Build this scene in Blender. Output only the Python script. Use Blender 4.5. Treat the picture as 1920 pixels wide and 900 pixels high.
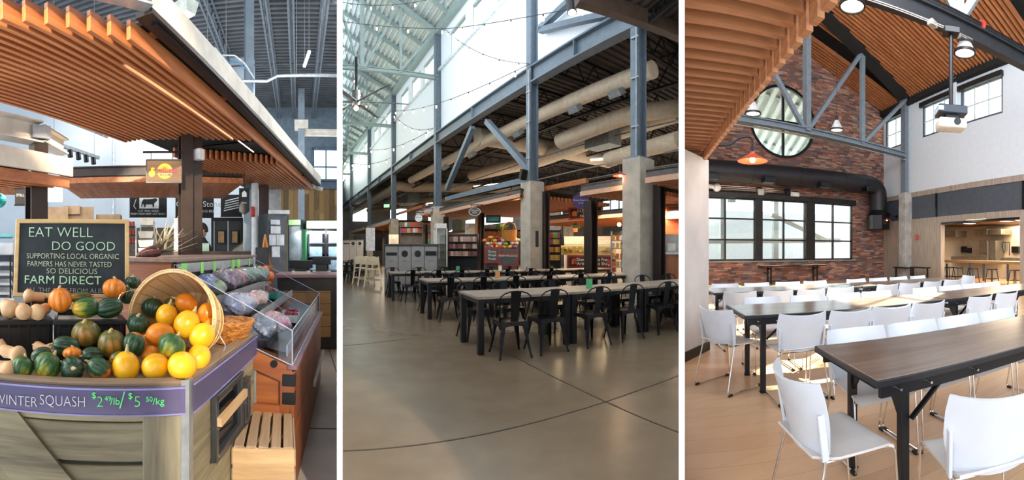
import bpy, bmesh, math, random
from mathutils import Vector, Matrix

C = bpy.context.scene.collection
for _o in list(bpy.data.objects): bpy.data.objects.remove(_o)
SC = bpy.context.scene
PI = math.pi
R = math.radians

# ---------------------------------------------------------------- camera, world, sun, exposure
F = 760.0        # pixels per radian of azimuth (1920 x 900 frame)
HY = 470.0       # row of the eye level
H = 1.34         # eye height
cam_d = bpy.data.cameras.new('camera')
cam_d.type = 'PANO'
cam_d.panorama_type = 'CENTRAL_CYLINDRICAL'
cam_d.central_cylindrical_range_u_min = -960 / F
cam_d.central_cylindrical_range_u_max = 960 / F
cam_d.central_cylindrical_range_v_min = -(900 - HY) / F
cam_d.central_cylindrical_range_v_max = HY / F
cam_d.central_cylindrical_radius = 1.0
cam_d.clip_start = 0.05; cam_d.clip_end = 500
cam = bpy.data.objects.new('camera', cam_d); C.objects.link(cam)
cam.location = (0, 0, H); cam.rotation_euler = (PI / 2, 0, 0)
SC.camera = cam

SC.view_settings.view_transform = 'Standard'
SC.view_settings.look = 'None'
SC.view_settings.gamma = 1.0
SC.view_settings.use_curve_mapping = False
SC.view_settings.exposure = 0.32
SC.cycles.use_denoising = True
SC.cycles.max_bounces = 6
SC.cycles.diffuse_bounces = 4
SC.cycles.glossy_bounces = 4
SC.cycles.transmission_bounces = 6
SC.cycles.transparent_max_bounces = 8
SC.cycles.sample_clamp_indirect = 6.0
SC.cycles.caustics_reflective = False
SC.cycles.caustics_refractive = False

world = bpy.data.worlds.new('sky'); SC.world = world; world.use_nodes = True
_bg = world.node_tree.nodes['Background']
_bg.inputs[0].default_value = (0.80, 0.90, 1.0, 1)
_bg.inputs[1].default_value = 2.2

def lamp(name, kind, loc, target, energy, color=(1, 1, 1), size=1.0, size_y=None, angle=None, blend=.3):
    d = bpy.data.lights.new(name, kind); d.energy = energy; d.color = color
    if kind == 'AREA':
        d.shape = 'RECTANGLE'; d.size = size; d.size_y = size_y or size
    elif kind == 'SUN': d.angle = R(angle or .5)
    else:
        d.shadow_soft_size = size
        if kind == 'SPOT': d.spot_size = R(angle or 60); d.spot_blend = blend
    o = bpy.data.objects.new(name, d); C.objects.link(o); o.location = loc
    v = Vector(target) - Vector(loc)
    o.rotation_euler = v.to_track_quat('-Z', 'Y').to_euler()
    return o

# sun: low, from the right of the camera, in through the high windows of the meeting hall
SUN_DIR = Vector((9.9, 2.8, 6.3)).normalized()
lamp('sun', 'SUN', (40, 12, 24), Vector((40, 12, 24)) - SUN_DIR, 60.0, (1, .90, .76), angle=.5)

# area lamps added out of view to brighten the bays, without window openings
def _pol(a, r, z=0): return Vector((r * math.sin(a), r * math.cos(a), z))
lamp('hall_roof_fill', 'AREA', _pol(-.28, 9.5, 9.6), _pol(-.36, 26, 14.5), 600, (.93, .97, 1), 3.0, 7)
lamp('hall_wall_fill', 'AREA', _pol(-.34, 9.0, 8.6), _pol(-.12, 26, 8.5), 95, (.92, .96, 1), 3.0, 5)
lamp('meeting_rear_fill', 'AREA', _pol(2.0, 5.5, 3.6), _pol(.8, 9, 2.2), 200, (.90, .95, 1), 6, 4)
lamp('meeting_high_fill', 'AREA', _pol(1.1, 4.2, 6.6), _pol(.85, 15, 3.8), 420, (.95, .97, 1), 4, 3)
lamp('stall_rear_fill', 'AREA', _pol(-2.0, 4.5, 3.4), _pol(-.8, 2.4, 1.2), 190, (1, .93, .84), 4, 3)

# ---------------------------------------------------------------- reading directions
def az(x): return (x - 960) / F
def pol(a, r, z=0): return Vector((r * math.sin(a), r * math.cos(a), z))
def pz(x, y, z):            # point at height z seen along pixel (x, y)
    return pol(az(x), (z - H) * F / (HY - y), z)
def pr(x, y, r): return pol(az(x), r, H + (HY - y) / F * r)
def zat(y, r): return H + (HY - y) / F * r

class Plane:                # a vertical plane; phi = azimuth of its normal, D = distance from the eye
    def __init__(s, phi, D):
        s.phi = phi; s.D = D
        s.n = Vector((math.sin(phi), math.cos(phi), 0)); s.t = Vector((math.cos(phi), -math.sin(phi), 0))
    def r(s, x): return s.D / math.cos(az(x) - s.phi)
    def p(s, x, y=None, z=None):
        r = s.r(x); return pol(az(x), r, zat(y, r) if z is None else z)
    def u(s, x): return s.p(x, z=0).dot(s.t)        # coordinate along the plane
    def at(s, u, z, out=0.0): return s.n * (s.D + out) + s.t * u + Vector((0, 0, z))
    def M(s): # local frame: x along plane, y away from the eye, z up, origin on the plane below the eye
        return Matrix.Translation(s.n * s.D) @ Matrix.Rotation(-s.phi, 4, 'Z')
def through(p, phi):        # plane with normal azimuth phi through point p
    n = Vector((math.sin(phi), math.cos(phi), 0)); return Plane(phi, p.x * n.x + p.y * n.y)

def ray_line(x, P, d):      # where the vertical plane of pixel column x meets line P + t d ; returns t
    a = az(x); n = Vector((math.cos(a), -math.sin(a), 0))
    return -(P.x * n.x + P.y * n.y) / (d.x * n.x + d.y * n.y)

# ---------------------------------------------------------------- materials
def lin(c):
    if isinstance(c, str):
        c = c.lstrip('#'); c = [int(c[i:i + 2], 16) / 255 for i in (0, 2, 4)]
    return tuple((v / 12.92 if v <= .04045 else ((v + .055) / 1.055) ** 2.4) for v in c)

class NT:
    def __init__(s, name):
        s.m = bpy.data.materials.new(name); s.m.use_nodes = True
        s.t = s.m.node_tree; s.b = s.t.nodes['Principled BSDF']; s.out = s.t.nodes['Material Output']
    def n(s, ty, **k):
        o = s.t.nodes.new(ty)
        for a, v in k.items(): setattr(o, a, v)
        return o
    def l(s, a, b): s.t.links.new(a, b)
    def math(s, op, a, b=None, c=None):
        o = s.n('ShaderNodeMath', operation=op)
        for i, v in enumerate((a, b, c)):
            if v is None: continue
            if isinstance(v, (int, float)): o.inputs[i].default_value = v
            else: s.l(v, o.inputs[i])
        return o.outputs[0]
    def coord(s, scale=(1, 1, 1), rot=(0, 0, 0)):
        tc = s.n('ShaderNodeTexCoord'); mp = s.n('ShaderNodeMapping')
        mp.inputs['Scale'].default_value = scale; mp.inputs['Rotation'].default_value = rot
        s.l(tc.outputs['Object'], mp.inputs[0]); return mp.outputs[0]
    def noise(s, vec, scale, detail=4, rough=.55):
        o = s.n('ShaderNodeTexNoise'); o.inputs['Scale'].default_value = scale
        o.inputs['Detail'].default_value = detail; o.inputs['Roughness'].default_value = rough
        if vec is not None: s.l(vec, o.inputs['Vector'])
        return o.outputs['Fac']
    def ramp(s, fac, stops, interp='LINEAR'):
        o = s.n('ShaderNodeValToRGB'); e = o.color_ramp.elements; o.color_ramp.interpolation = interp
        while len(e) < len(stops): e.new(.5)
        for i, (p, c) in enumerate(stops):
            e[i].position = p; e[i].color = (*lin(c), 1)
        s.l(fac, o.inputs[0]); return o.outputs[0]
    def mix(s, fac, a, b, mode='MIX'):
        o = s.n('ShaderNodeMix', data_type='RGBA', blend_type=mode)
        for sock, v in ((o.inputs[0], fac), (o.inputs[6], a), (o.inputs[7], b)):
            if isinstance(v, (int, float)): sock.default_value = v
            elif isinstance(v, (tuple, str)): sock.default_value = (*lin(v), 1)
            else: s.l(v, sock)
        return o.outputs[2]
    def bump(s, h, strength=.3, dist=.01):
        o = s.n('ShaderNodeBump'); o.inputs['Strength'].default_value = strength
        o.inputs['Distance'].default_value = dist; s.l(h, o.inputs['Height']); s.l(o.outputs[0], s.b.inputs['Normal'])
    def base(s, c):
        if isinstance(c, (tuple, str)): s.b.inputs['Base Color'].default_value = (*lin(c), 1)
        else: s.l(c, s.b.inputs['Base Color'])
    def set(s, rough=.5, metal=0.0, **k):
        s.b.inputs['Roughness'].default_value = rough; s.b.inputs['Metallic'].default_value = metal
        for a, v in k.items(): s.b.inputs[a.replace('_', ' ')].default_value = v
        return s.m

MATS = {}
def mat(name, c='#808080', rough=.5, metal=0.0, var=.10, scale=6.0, bump=0.0, c2=None, **k):
    """a painted / plain surface with a little procedural variation"""
    if name in MATS: return MATS[name]
    n = NT(name); v = n.coord(); f = n.noise(v, scale, 5)
    cc = [int(c.lstrip('#')[i:i + 2], 16) / 255 for i in (0, 2, 4)]
    if c2 is None:
        lo = tuple(max(0, x * (1 - var)) for x in cc); hi = tuple(min(1, x * (1 + var)) for x in cc)
    else: lo, hi = tuple(cc), c2
    n.base(n.ramp(f, [(.3, lo), (.7, hi)]))
    if bump: n.bump(n.noise(v, scale * 8, 3), bump, .004)
    MATS[name] = n.set(rough, metal, **k); return MATS[name]

def emis(name, c, strength, base='#ffffff'):
    if name in MATS: return MATS[name]
    n = NT(name); n.base(base); n.b.inputs['Emission Color'].default_value = (*lin(c), 1)
    n.b.inputs['Emission Strength'].default_value = strength
    MATS[name] = n.set(.4); return MATS[name]

def wood(name, c1='#806040', c2='#a08060', axis='x', rough=.5, scale=1.0, c3=None, ring=1.0, **k):
    if name in MATS: return MATS[name]
    n = NT(name); s = [14 * scale] * 3; s['xyz'.index(axis)] = 1.1 * scale
    v = n.coord(tuple(s)); f = n.noise(v, 1.6, 6, .62)
    g = n.noise(n.coord(tuple(q * 5 for q in s)), 2.0, 2)
    f2 = n.math('ADD', n.math('MULTIPLY', f, .8), n.math('MULTIPLY', g, .2))
    n.base(n.ramp(f2, [(.32, c1), (.5, c3 or tuple((a + b) / 2 for a, b in zip(hexf(c1), hexf(c2)))), (.68, c2)]))
    n.bump(f2, .15, .003)
    MATS[name] = n.set(rough, **k); return MATS[name]
def hexf(c): return tuple(int(c.lstrip('#')[i:i + 2], 16) / 255 for i in (0, 2, 4))

def tiles(name, su, sv, stops, gap='#404040', gw=.04, gwv=None, ua='x', va='z', rot=0.0, grain=0.0, rough=.7, offs=.5, jitter=0.0, interp='LINEAR', bump=.4, gscale=30, **k):
    """bricks, planks or panels: every unit gets its own tone"""
    if name in MATS: return MATS[name]
    n = NT(name); v = n.coord(rot=(0, 0, rot)); sp = n.n('ShaderNodeSeparateXYZ'); n.l(v, sp.inputs[0])
    u = n.math('DIVIDE', sp.outputs['xyz'.index(ua)], su); w = n.math('DIVIDE', sp.outputs['xyz'.index(va)], sv)
    row = n.math('FLOOR', w)
    if jitter:
        wn0 = n.n('ShaderNodeTexWhiteNoise', noise_dimensions='1D'); n.l(row, wn0.inputs['W'])
        u = n.math('ADD', u, n.math('MULTIPLY', wn0.outputs[0], jitter))
    else: u = n.math('ADD', u, n.math('MULTIPLY', row, offs))
    col = n.math('FLOOR', u); cb = n.n('ShaderNodeCombineXYZ'); n.l(col, cb.inputs[0]); n.l(row, cb.inputs[1])
    wn = n.n('ShaderNodeTexWhiteNoise', noise_dimensions='3D'); n.l(cb.outputs[0], wn.inputs['Vector'])
    fac = wn.outputs[0]
    if grain:
        sc = [gscale] * 3; sc['xyz'.index(ua)] = gscale * .06
        gr = n.noise(n.coord(tuple(sc), (0, 0, rot)), 1.0, 5, .6)
        fac = n.math('ADD', n.math('MULTIPLY', fac, 1 - grain), n.math('MULTIPLY', gr, grain))
    c = n.ramp(fac, stops, interp)
    fu = n.math('FRACT', u); fw = n.math('FRACT', w)
    m1 = n.math('LESS_THAN', fu, gw * sv / su); m2 = n.math('LESS_THAN', fw, gw if gwv is None else gwv)
    m = n.math('MAXIMUM', m1, m2)
    n.base(n.mix(m, c, gap))
    if bump: n.bump(n.math('SUBTRACT', 1.0, m), bump, .006)
    MATS[name] = n.set(rough, **k); return MATS[name]

def glass(name='window glass', tint='#f4fbfa', rough=.02, refl=.12):
    """thin architectural pane: mostly clear with a mirror-like sheen"""
    if name in MATS: return MATS[name]
    n = NT(name); t = n.t; t.nodes.remove(n.b)
    tr = n.n('ShaderNodeBsdfTransparent'); tr.inputs[0].default_value = (*lin(tint), 1)
    gl = n.n('ShaderNodeBsdfGlossy'); gl.inputs['Roughness'].default_value = rough
    lw = n.n('ShaderNodeLayerWeight'); lw.inputs[0].default_value = .5
    k = n.math('ADD', n.math('MULTIPLY', n.math('POWER', lw.outputs['Facing'], 4.0), .5), refl)
    mx = n.n('ShaderNodeMixShader'); n.l(k, mx.inputs[0])
    n.l(tr.outputs[0], mx.inputs[1]); n.l(gl.outputs[0], mx.inputs[2]); n.l(mx.outputs[0], n.out.inputs[0])
    MATS[name] = n.m; return n.m

# ---------------------------------------------------------------- mesh building
ID = Matrix.Identity(4)
def T(x, y, z): return Matrix.Translation((x, y, z))
def RZ(a): return Matrix.Rotation(a, 4, 'Z')
def RX(a): return Matrix.Rotation(a, 4, 'X')
def RY(a): return Matrix.Rotation(a, 4, 'Y')

class MB:
    def __init__(s, M=None): s.v = []; s.f = []; s.mi = []; s.M = M or ID
    def add(s, vs, fs, mi=0, M=None):
        M = M if M is not None else ID; k = len(s.v)
        s.v += [tuple(M @ Vector(p)) for p in vs]
        s.f += [tuple(i + k for i in f) for f in fs]; s.mi += [mi] * len(fs); return s
    def box(s, x0, x1, y0, y1, z0, z1, mi=0, M=None):
        vs = [(x, y, z) for z in (z0, z1) for x, y in ((x0, y0), (x1, y0), (x1, y1), (x0, y1))]
        return s.add(vs, [(3, 2, 1, 0), (4, 5, 6, 7), (0, 1, 5, 4), (1, 2, 6, 5), (2, 3, 7, 6), (3, 0, 4, 7)], mi, M)
    def cb(s, cx, cy, cz, sx, sy, sz, mi=0, M=None):
        return s.box(cx - sx / 2, cx + sx / 2, cy - sy / 2, cy + sy / 2, cz - sz / 2, cz + sz / 2, mi, M)
    def beam(s, p0, p1, w, h, mi=0, up=(0, 0, 1)):
        p0 = Vector(p0); p1 = Vector(p1); d = (p1 - p0); L = d.length; d.normalize()
        u = Vector(up); sd = d.cross(u)
        if sd.length < 1e-4: sd = d.cross(Vector((1, 0, 0)))
        sd.normalize(); u = sd.cross(d).normalized()
        M = Matrix((( *sd, 0), (*d, 0), (*u, 0), (0, 0, 0, 1))).transposed(); M.translation = p0
        return s.box(-w / 2, w / 2, 0, L, -h / 2, h / 2, mi, M)
    def ibeam(s, p0, p1, w, h, t=.02, mi=0, up=(0, 0, 1)):
        p0 = Vector(p0); p1 = Vector(p1); d = (p1 - p0).normalized(); u = Vector(up); sd = d.cross(u)
        if sd.length < 1e-4: sd = d.cross(Vector((1, 0, 0)))
        sd.normalize(); u = sd.cross(d).normalized(); o = u * (h / 2 - t / 2)
        s.beam(p0 + o, p1 + o, w, t, mi, up); s.beam(p0 - o, p1 - o, w, t, mi, up); return s.beam(p0, p1, t, h - 2 * t, mi, up)
    def tube(s, pts, r, seg=8, mi=0, cap=True, closed=False):
        pts = [Vector(p) for p in pts]; n = len(pts); rs = r if isinstance(r, (list, tuple)) else [r] * n
        vs = []; nrm = None
        for i, p in enumerate(pts):
            if closed: d = pts[(i + 1) % n] - pts[i - 1]
            elif i == 0: d = pts[1] - p
            elif i == n - 1: d = p - pts[-2]
            else: d = (pts[i + 1] - p).normalized() + (p - pts[i - 1]).normalized()
            d.normalize()
            if nrm is None:
                nrm = d.cross(Vector((0, 0, 1)))
                if nrm.length < .01: nrm = d.cross(Vector((1, 0, 0)))
            nrm = (nrm - d * nrm.dot(d)).normalized(); b = d.cross(nrm)
            for k in range(seg):
                a = 2 * PI * k / seg; vs.append(p + (nrm * math.cos(a) + b * math.sin(a)) * rs[i])
        fs = []; m = n if closed else n - 1
        for i in range(m):
            for k in range(seg):
                a = i * seg + k; b_ = i * seg + (k + 1) % seg; c = ((i + 1) % n) * seg + (k + 1) % seg; d_ = ((i + 1) % n) * seg + k
                fs.append((a, b_, c, d_))
        if cap and not closed: fs += [tuple(range(seg))[::-1], tuple(range((n - 1) * seg, n * seg))]
        return s.add(vs, fs, mi)
    def cyl(s, p0, p1, r0, r1=None, seg=16, mi=0, cap=True):
        return s.tube([p0, p1], [r0, r0 if r1 is None else r1], seg, mi, cap)
    def lathe(s, prof, seg=24, mi=0, M=None, a0=0, a1=2 * PI):
        full = abs(a1 - a0 - 2 * PI) < 1e-6; ns = seg if full else seg + 1; vs = []
        for r, z in prof:
            for k in range(ns):
                a = a0 + (a1 - a0) * k / seg; vs.append((r * math.cos(a), r * math.sin(a), z))
        fs = []
        for i in range(len(prof) - 1):
            for k in range(seg):
                k2 = (k + 1) % ns; fs.append((i * ns + k, i * ns + k2, (i + 1) * ns + k2, (i + 1) * ns + k))
        return s.add(vs, fs, mi, M)
    def prism(s, poly, z0, z1, mi=0, M=None):
        n = len(poly); vs = [(x, y, z0) for x, y in poly] + [(x, y, z1) for x, y in poly]
        return s.add(vs, [tuple(range(n))[::-1], tuple(range(n, 2 * n))] + [(i, (i + 1) % n, n + (i + 1) % n, n + i) for i in range(n)], mi, M)
    def shell(s, fn, nu, nv, th=.0, mi=0, M=None):
        """surface fn(u,v) for u,v in 0..1, thickened by th along its normal"""
        P = [[Vector(fn(i / nu, j / nv)) for j in range(nv + 1)] for i in range(nu + 1)]
        vs = []; idx = lambda i, j: i * (nv + 1) + j
        for i in range(nu + 1):
            for j in range(nv + 1): vs.append(P[i][j])
        fs = [(idx(i, j), idx(i + 1, j), idx(i + 1, j + 1), idx(i, j + 1)) for i in range(nu) for j in range(nv)]
        if th:
            N = len(vs); ws = []
            for i in range(nu + 1):
                for j in range(nv + 1):
                    a = P[min(i + 1, nu)][j] - P[max(i - 1, 0)][j]; b = P[i][min(j + 1, nv)] - P[i][max(j - 1, 0)]
                    nn = a.cross(b); nn = nn.normalized() if nn.length > 1e-9 else Vector((0, 0, 1)); ws.append(P[i][j] - nn * th)
            vs = vs + ws; fs = fs + [tuple(N + k for k in f[::-1]) for f in fs]
            ring = [idx(i, 0) for i in range(nu + 1)] + [idx(nu, j) for j in range(1, nv + 1)] + [idx(i, nv) for i in range(nu - 1, -1, -1)] + [idx(0, j) for j in range(nv - 1, 0, -1)]
            for a, b in zip(ring, ring[1:] + ring[:1]): fs.append((b, a, N + a, N + b))
        return s.add(vs, fs, mi, M)
    def ball(s, c, r, seg=12, mi=0, sz=(1, 1, 1)):
        prof = [(max(1e-4, math.sin(PI * i / (seg // 2))) * r, -math.cos(PI * i / (seg // 2)) * r) for i in range(seg // 2 + 1)]
        return s.lathe(prof, seg, mi, Matrix.Translation(c) @ Matrix.Diagonal((*sz, 1)))
    def build(s, name, m, parent=None, loc=None, rotz=0, smooth=False, bevel=0, seg=1, M=None):
        me = bpy.data.meshes.new(name); me.from_pydata(s.v, [], s.f)
        for q in (m if isinstance(m, (list, tuple)) else [m]): me.materials.append(q)
        me.polygons.foreach_set('material_index', s.mi)
        bm = bmesh.new(); bm.from_mesh(me)
        bmesh.ops.remove_doubles(bm, verts=bm.verts, dist=1e-6)
        if bevel:
            es = [e for e in bm.edges if len(e.link_faces) == 2 and e.calc_face_angle(0) > .6]
            bmesh.ops.bevel(bm, geom=es, offset=bevel, segments=seg, affect='EDGES', profile=.5, clamp_overlap=True)
        bmesh.ops.recalc_face_normals(bm, faces=bm.faces)
        bm.to_mesh(me); bm.free()
        if smooth:
            me.polygons.foreach_set('use_smooth', [True] * len(me.polygons))
            me.set_sharp_from_angle(angle=R(38))
        o = bpy.data.objects.new(name, me); C.objects.link(o)
        if M is not None: me.transform(s.M); o.matrix_basis = M
        elif loc is None: o.matrix_basis = s.M
        else: me.transform(s.M)
        if loc is not None: o.location = loc; o.rotation_euler = (0, 0, rotz)
        if parent: o.parent = parent
        return o

def thing(name, label, cat, loc=(0, 0, 0), rotz=0, group=None, rot=None):
    o = bpy.data.objects.new(name, None); C.objects.link(o); o.empty_display_size = .1
    o.location = loc; o.rotation_euler = rot or (0, 0, rotz)
    return tag(o, label, cat, group)
def tag(o, label, cat, group=None, kind=None):
    o['label'] = label; o['category'] = cat
    if group: o['group'] = group
    if kind: o['kind'] = kind
    return o
def struct(o, label=None, cat=None):
    o['kind'] = 'structure'
    if label: o['label'] = label
    if cat: o['category'] = cat
    return o
def stuff(o): o['kind'] = 'stuff'; return o
def dup(o, parent=None):
    c = o.copy(); C.objects.link(c)
    if parent: c.parent = parent
    for ch in list(o.children): dup(ch, c)
    return c
def put(root, loc, rotz=0, label=None, group=None, scale=None):
    root.location = loc; root.rotation_euler = (0, 0, rotz)
    if label: root['label'] = label
    if group: root['group'] = group
    if scale: root.scale = (scale,) * 3
    return root
def text(body, size, m, name='lettering', parent=None, M=None, depth=.002, align='CENTER', xs=1.0, off=0.0, spacing=1.0, shear=0.0):
    cu = bpy.data.curves.new(name, 'FONT'); cu.body = body; cu.size = size; cu.extrude = depth; cu.align_x = align; cu.align_y = 'CENTER'
    cu.offset = off; cu.space_character = spacing; cu.shear = shear; cu.resolution_u = 3
    t = bpy.data.objects.new(name + '_tmp', cu); C.objects.link(t); bpy.context.view_layer.update()
    me = bpy.data.meshes.new_from_object(t.evaluated_get(bpy.context.evaluated_depsgraph_get()))
    bpy.data.objects.remove(t); bpy.data.curves.remove(cu)
    if xs != 1: me.transform(Matrix.Diagonal((xs, 1, 1, 1)))
    me.materials.clear(); me.materials.append(m)
    o = bpy.data.objects.new(name, me); C.objects.link(o)
    if parent: o.parent = parent
    if M is not None: o.matrix_local = M
    return o
ORD = ['first', 'second', 'third', 'fourth', 'fifth', 'sixth', 'seventh', 'eighth', 'ninth', 'tenth', 'eleventh', 'twelfth', 'thirteenth', 'fourteenth', 'fifteenth', 'sixteenth', 'seventeenth', 'eighteenth', 'nineteenth', 'twentieth']
def bend(a, b, c, n=5):     # rounded corner a-b-c as points
    a, b, c = Vector(a), Vector(b), Vector(c); return [a.lerp(b, i / n).lerp(b.lerp(c, i / n), i / n) for i in range(n + 1)]
def arc_path(pts, r=.05, n=4):
    pts = [Vector(p) for p in pts]; out = [pts[0]]
    for a, b, c in zip(pts, pts[1:], pts[2:]):
        ra = min(r, (a - b).length * .45, (c - b).length * .45)
        out += bend(b + (a - b).normalized() * ra, b, b + (c - b).normalized() * ra, n)
    return out + [pts[-1]]

ZONES = {}
def zone_start(): return set(bpy.data.objects)
def zone_end(key, before): ZONES[key] = [o for o in bpy.data.objects if o not in before]
# columns of the picture where one bay ends and the next begins
E0, E1, E2, E3 = 632.0, 642.0, 1273.0, 1283.5
# ---------------------------------------------------------------- shared materials and builders
m_white_pl = mat('white moulded plastic', '#cdd2dc', .38, var=.02)
m_seat_pl = mat('warm grey seat plastic', '#c9c5c2', .45, var=.03)
m_chrome = mat('chrome tube', '#d8d8d8', .18, 1.0, var=.03)
m_black = mat('black painted steel', '#15161a', .38, .3, var=.2)
m_black_pl = mat('black rubber', '#0c0c0d', .6, var=.2)
m_lam = wood('walnut laminate', '#6a5446', '#9c8674', 'x', .30, .8, c3='#836c5c', Coat_Weight=.9, Coat_Roughness=.18)
m_edge = mat('black vinyl edge', '#191b20', .35, var=.15)
m_bluesteel = mat('blue grey painted steel', '#7d8a94', .5, .1, var=.06)
m_bluegrey = mat('slate blue panel', '#4b525c', .6, var=.06)
m_conc = mat('fair faced concrete', '#a9a7a3', .8, var=.12, scale=3, bump=.15)
m_wpaint = mat('white wall paint', '#dde5ed', .8, var=.015)
m_dkmetal = mat('dark bronze metal', '#2b2826', .45, .4, var=.15)
m_slatw = wood('cedar slat wood', '#a06440', '#c98c5c', 'x', .55, .7, c3='#b5774a')
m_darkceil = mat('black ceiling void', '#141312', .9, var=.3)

m_inox = mat('brushed steel', '#8d8a84', .35, .7, var=.1)
def wall_holes(pl, u0, u1, z0, z1, holes, m, name, th=.2, zt=None):
    """a wall with rectangular openings; holes = (ua, ub, za, zb)"""
    mb = MB(pl.M()); us = sorted({u0, u1, *[h[0] for h in holes], *[h[1] for h in holes]})
    for a, b in zip(us, us[1:]):
        hs = sorted([h for h in holes if h[0] <= a + 1e-6 and h[1] >= b - 1e-6], key=lambda h: h[2]); z = z0
        for h in hs + [(0, 0, z1, z1)]:
            if h[2] > z + 1e-6: mb.box(a, b, 0, th, z, h[2])
            z = h[3]
    return mb.build(name, m)

def corr(mb, p0, du, dv, n, h, mi=0):
    """corrugated sheet: from p0, ribs run along dv, n ribs across du"""
    p0 = Vector(p0); du = Vector(du); dv = Vector(dv); nn = du.cross(dv).normalized()
    if nn.z > 0: nn = -nn
    vs = []; k = 0
    for i in range(n):
        for f, q in ((0, 0), (.42, 0), (.5, 1), (.92, 1)):
            p = p0 + du * ((i + f) / n) + nn * (h * q); vs += [p, p + dv]
    p = p0 + du; vs += [p, p + dv]
    m = len(vs) // 2
    mb.add(vs, [(2 * i, 2 * i + 2, 2 * i + 3, 2 * i + 1) for i in range(m - 1)], mi); return mb
m_barn = mat('red enamel shade', '#b8442c', .35, var=.05)
def barn(p, toward, s, lab, arm_dx=None):
    t = thing('gooseneck_barn_lamp', lab, 'wall lamp', p, toward)
    MB().tube(arc_path([(0, .62, .22), (0, .35, .22), (0, .22, .34), (0, 0, .38), (0, 0, .12)], .16, 6), .016 * 1, 10).build('gooseneck_arm', m_black, t, smooth=True)
    MB().cyl((0, .62, .22), (0, .66, .22), .07, seg=16).build('wall_rose', m_black, t, smooth=True)
    MB().lathe([(.03, .13), (.05, .09), (.13, .05), (.24, -.01), (.24, -.02), (.12, .035), (.04, .07)], 28).build('lamp_shade', m_barn, t, smooth=True)
    MB().ball((0, 0, .0), .045, 12).build('bulb', emis('warm bulb glow', '#ffd9a8', 30), t, smooth=True)
    t.scale = (s,) * 3; lamp('barn_lamp_light', 'POINT', Vector(p) + Vector((0, 0, -.1)), (0, 0, 0), 12 * s, (1, .72, .45), .05); return t

# ================================================================ PRODUCE STALL (left bay)
_z = zone_start()
m_ced = wood('stall cedar', '#9a5526', '#cf8048', 'x', .5, .7, c3='#b66a36')
m_galv = mat('galvanised steel', '#aeb4b8', .35, .7, var=.10, scale=12)
m_barn_w = wood('weathered barn board', '#5a5040', '#a89a7a', 'x', .8, .5, c3='#857a60')
m_barn_v = wood('weathered barn board upright', '#5f5748', '#a2967a', 'z', .8, .5, c3='#877d66')
m_case = wood('orange case wood', '#733d20', '#a2622f', 'x', .45, .5, c3='#8c5029')
m_case_v = wood('orange case wood upright', '#673619', '#93552c', 'z', .45, .5)
m_dpost = mat('brown steel post', '#33261f', .45, .3, var=.15)
m_wst = mat('weathered white steel', '#cfc8bb', .6, .1, var=.08, scale=4)
m_stfl = mat('stall concrete floor', '#9a948c', .35, var=.14, scale=1.5)
fl = [pol(-1.5, .25), pol(-1.5, 24), pol(az(E0 + 5), 24), pol(az(E0 + 5), .25)]
MB().prism([(p.x, p.y) for p in fl], -.05, 0).build('floor', m_stfl)['kind'] = 'structure'
for i, (a, b) in enumerate((((585, 653), (632, 652)), ((575, 803), (632, 804)), ((612, 640), (632, 700)))):
    A, B = pz(*a, 0), pz(*b, 0); MB().beam(A + Vector((0, 0, .001)), B + Vector((0, 0, .001)), .012, .004).build('trim_%d' % (60 + i), mat('dark saw joint', '#3a3026'))['kind'] = 'structure'

# ---- the squash bin
BZ = .88
C0 = pz(350, 714, BZ); CL = pz(-40, 702, BZ); C1 = pz(477, 624, BZ)
def flat(v): return Vector((v.x, v.y, 0))
def frame2(a, b):      # local frame with x from a to b, y to the left of it (into the bin for a = right corner going left)
    d = (flat(b) - flat(a)); L = d.length; d.normalize(); M = Matrix((( *d, 0), (-d.y, d.x, 0, 0), (0, 0, 1, 0), (0, 0, 0, 1))).transposed(); M.translation = flat(a); return M, L, d
MF, LF, dF = frame2(CL, C0)      # front: x to the right, y away from the viewer
MS, LS, dS = frame2(C0, C1)      # side: x away, y to the left (inside)
t_bin = thing('squash_bin', 'weathered barn board bin full of winter squash at lower left', 'produce bin', (0, 0, 0))
inner = [flat(CL), flat(C0), flat(C1), flat(C1) + (flat(CL) - flat(C0))]
def plank(M, x0, x1, y0, y1, z0, z1, m, nm='board', bv=.003, par=None): return MB(M).box(x0, x1, y0, y1, z0, z1).build(nm, m, par or t_bin, bevel=bv)
plank(MF, 0, LF, .02, .04, 0, BZ - .13, mat('bin back board', '#3b362d', .9), 'back_board')
zs = [(.745, .765 + .02), (.60, .735), (.45, .585), (.30, .435), (.15, .285), (0, .135)]
plank(MF, 0, LF, -.0, .022, .742, BZ - .004, m_barn_w, 'front_board')
for a, b in zs[1:]: plank(MF, 0, LF - .13, .004, .022, a, b, m_barn_w, 'front_board')
plank(MF, LF - .155, LF - .012, -.006, .022, 0, .775, m_barn_v, 'front_board')
# diagonal board
MB(MF).add([(LF - .72, -.012, .765), (LF - .60, -.012, .765), (LF - .28, -.012, .40), (LF - .16, -.012, .26), (LF - .16, -.012, 0), (LF - .24, -.012, 0), (LF - .78, -.012, .72),
          (LF - .72, .008, .765), (LF - .60, .008, .765), (LF - .28, .008, .40), (LF - .16, .008, .26), (LF - .16, .008, 0), (LF - .24, .008, 0), (LF - .78, .008, .72)],
         [(6, 5, 4, 3, 2, 1, 0), (7, 8, 9, 10, 11, 12, 13)] + [(i, (i + 1) % 7, 7 + (i + 1) % 7, 7 + i) for i in range(7)]).build('diagonal_board', m_barn_w, t_bin)
plank(MF, 0, LF, -.004, .05, BZ - .014, BZ, wood('bin rim wood', '#6d5a48', '#9a8268', 'x', .6), 'rim_board')
plank(MS, 0, LS, -.004, .05, BZ - .014, BZ, wood('bin rim wood'), 'rim_board')
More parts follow.
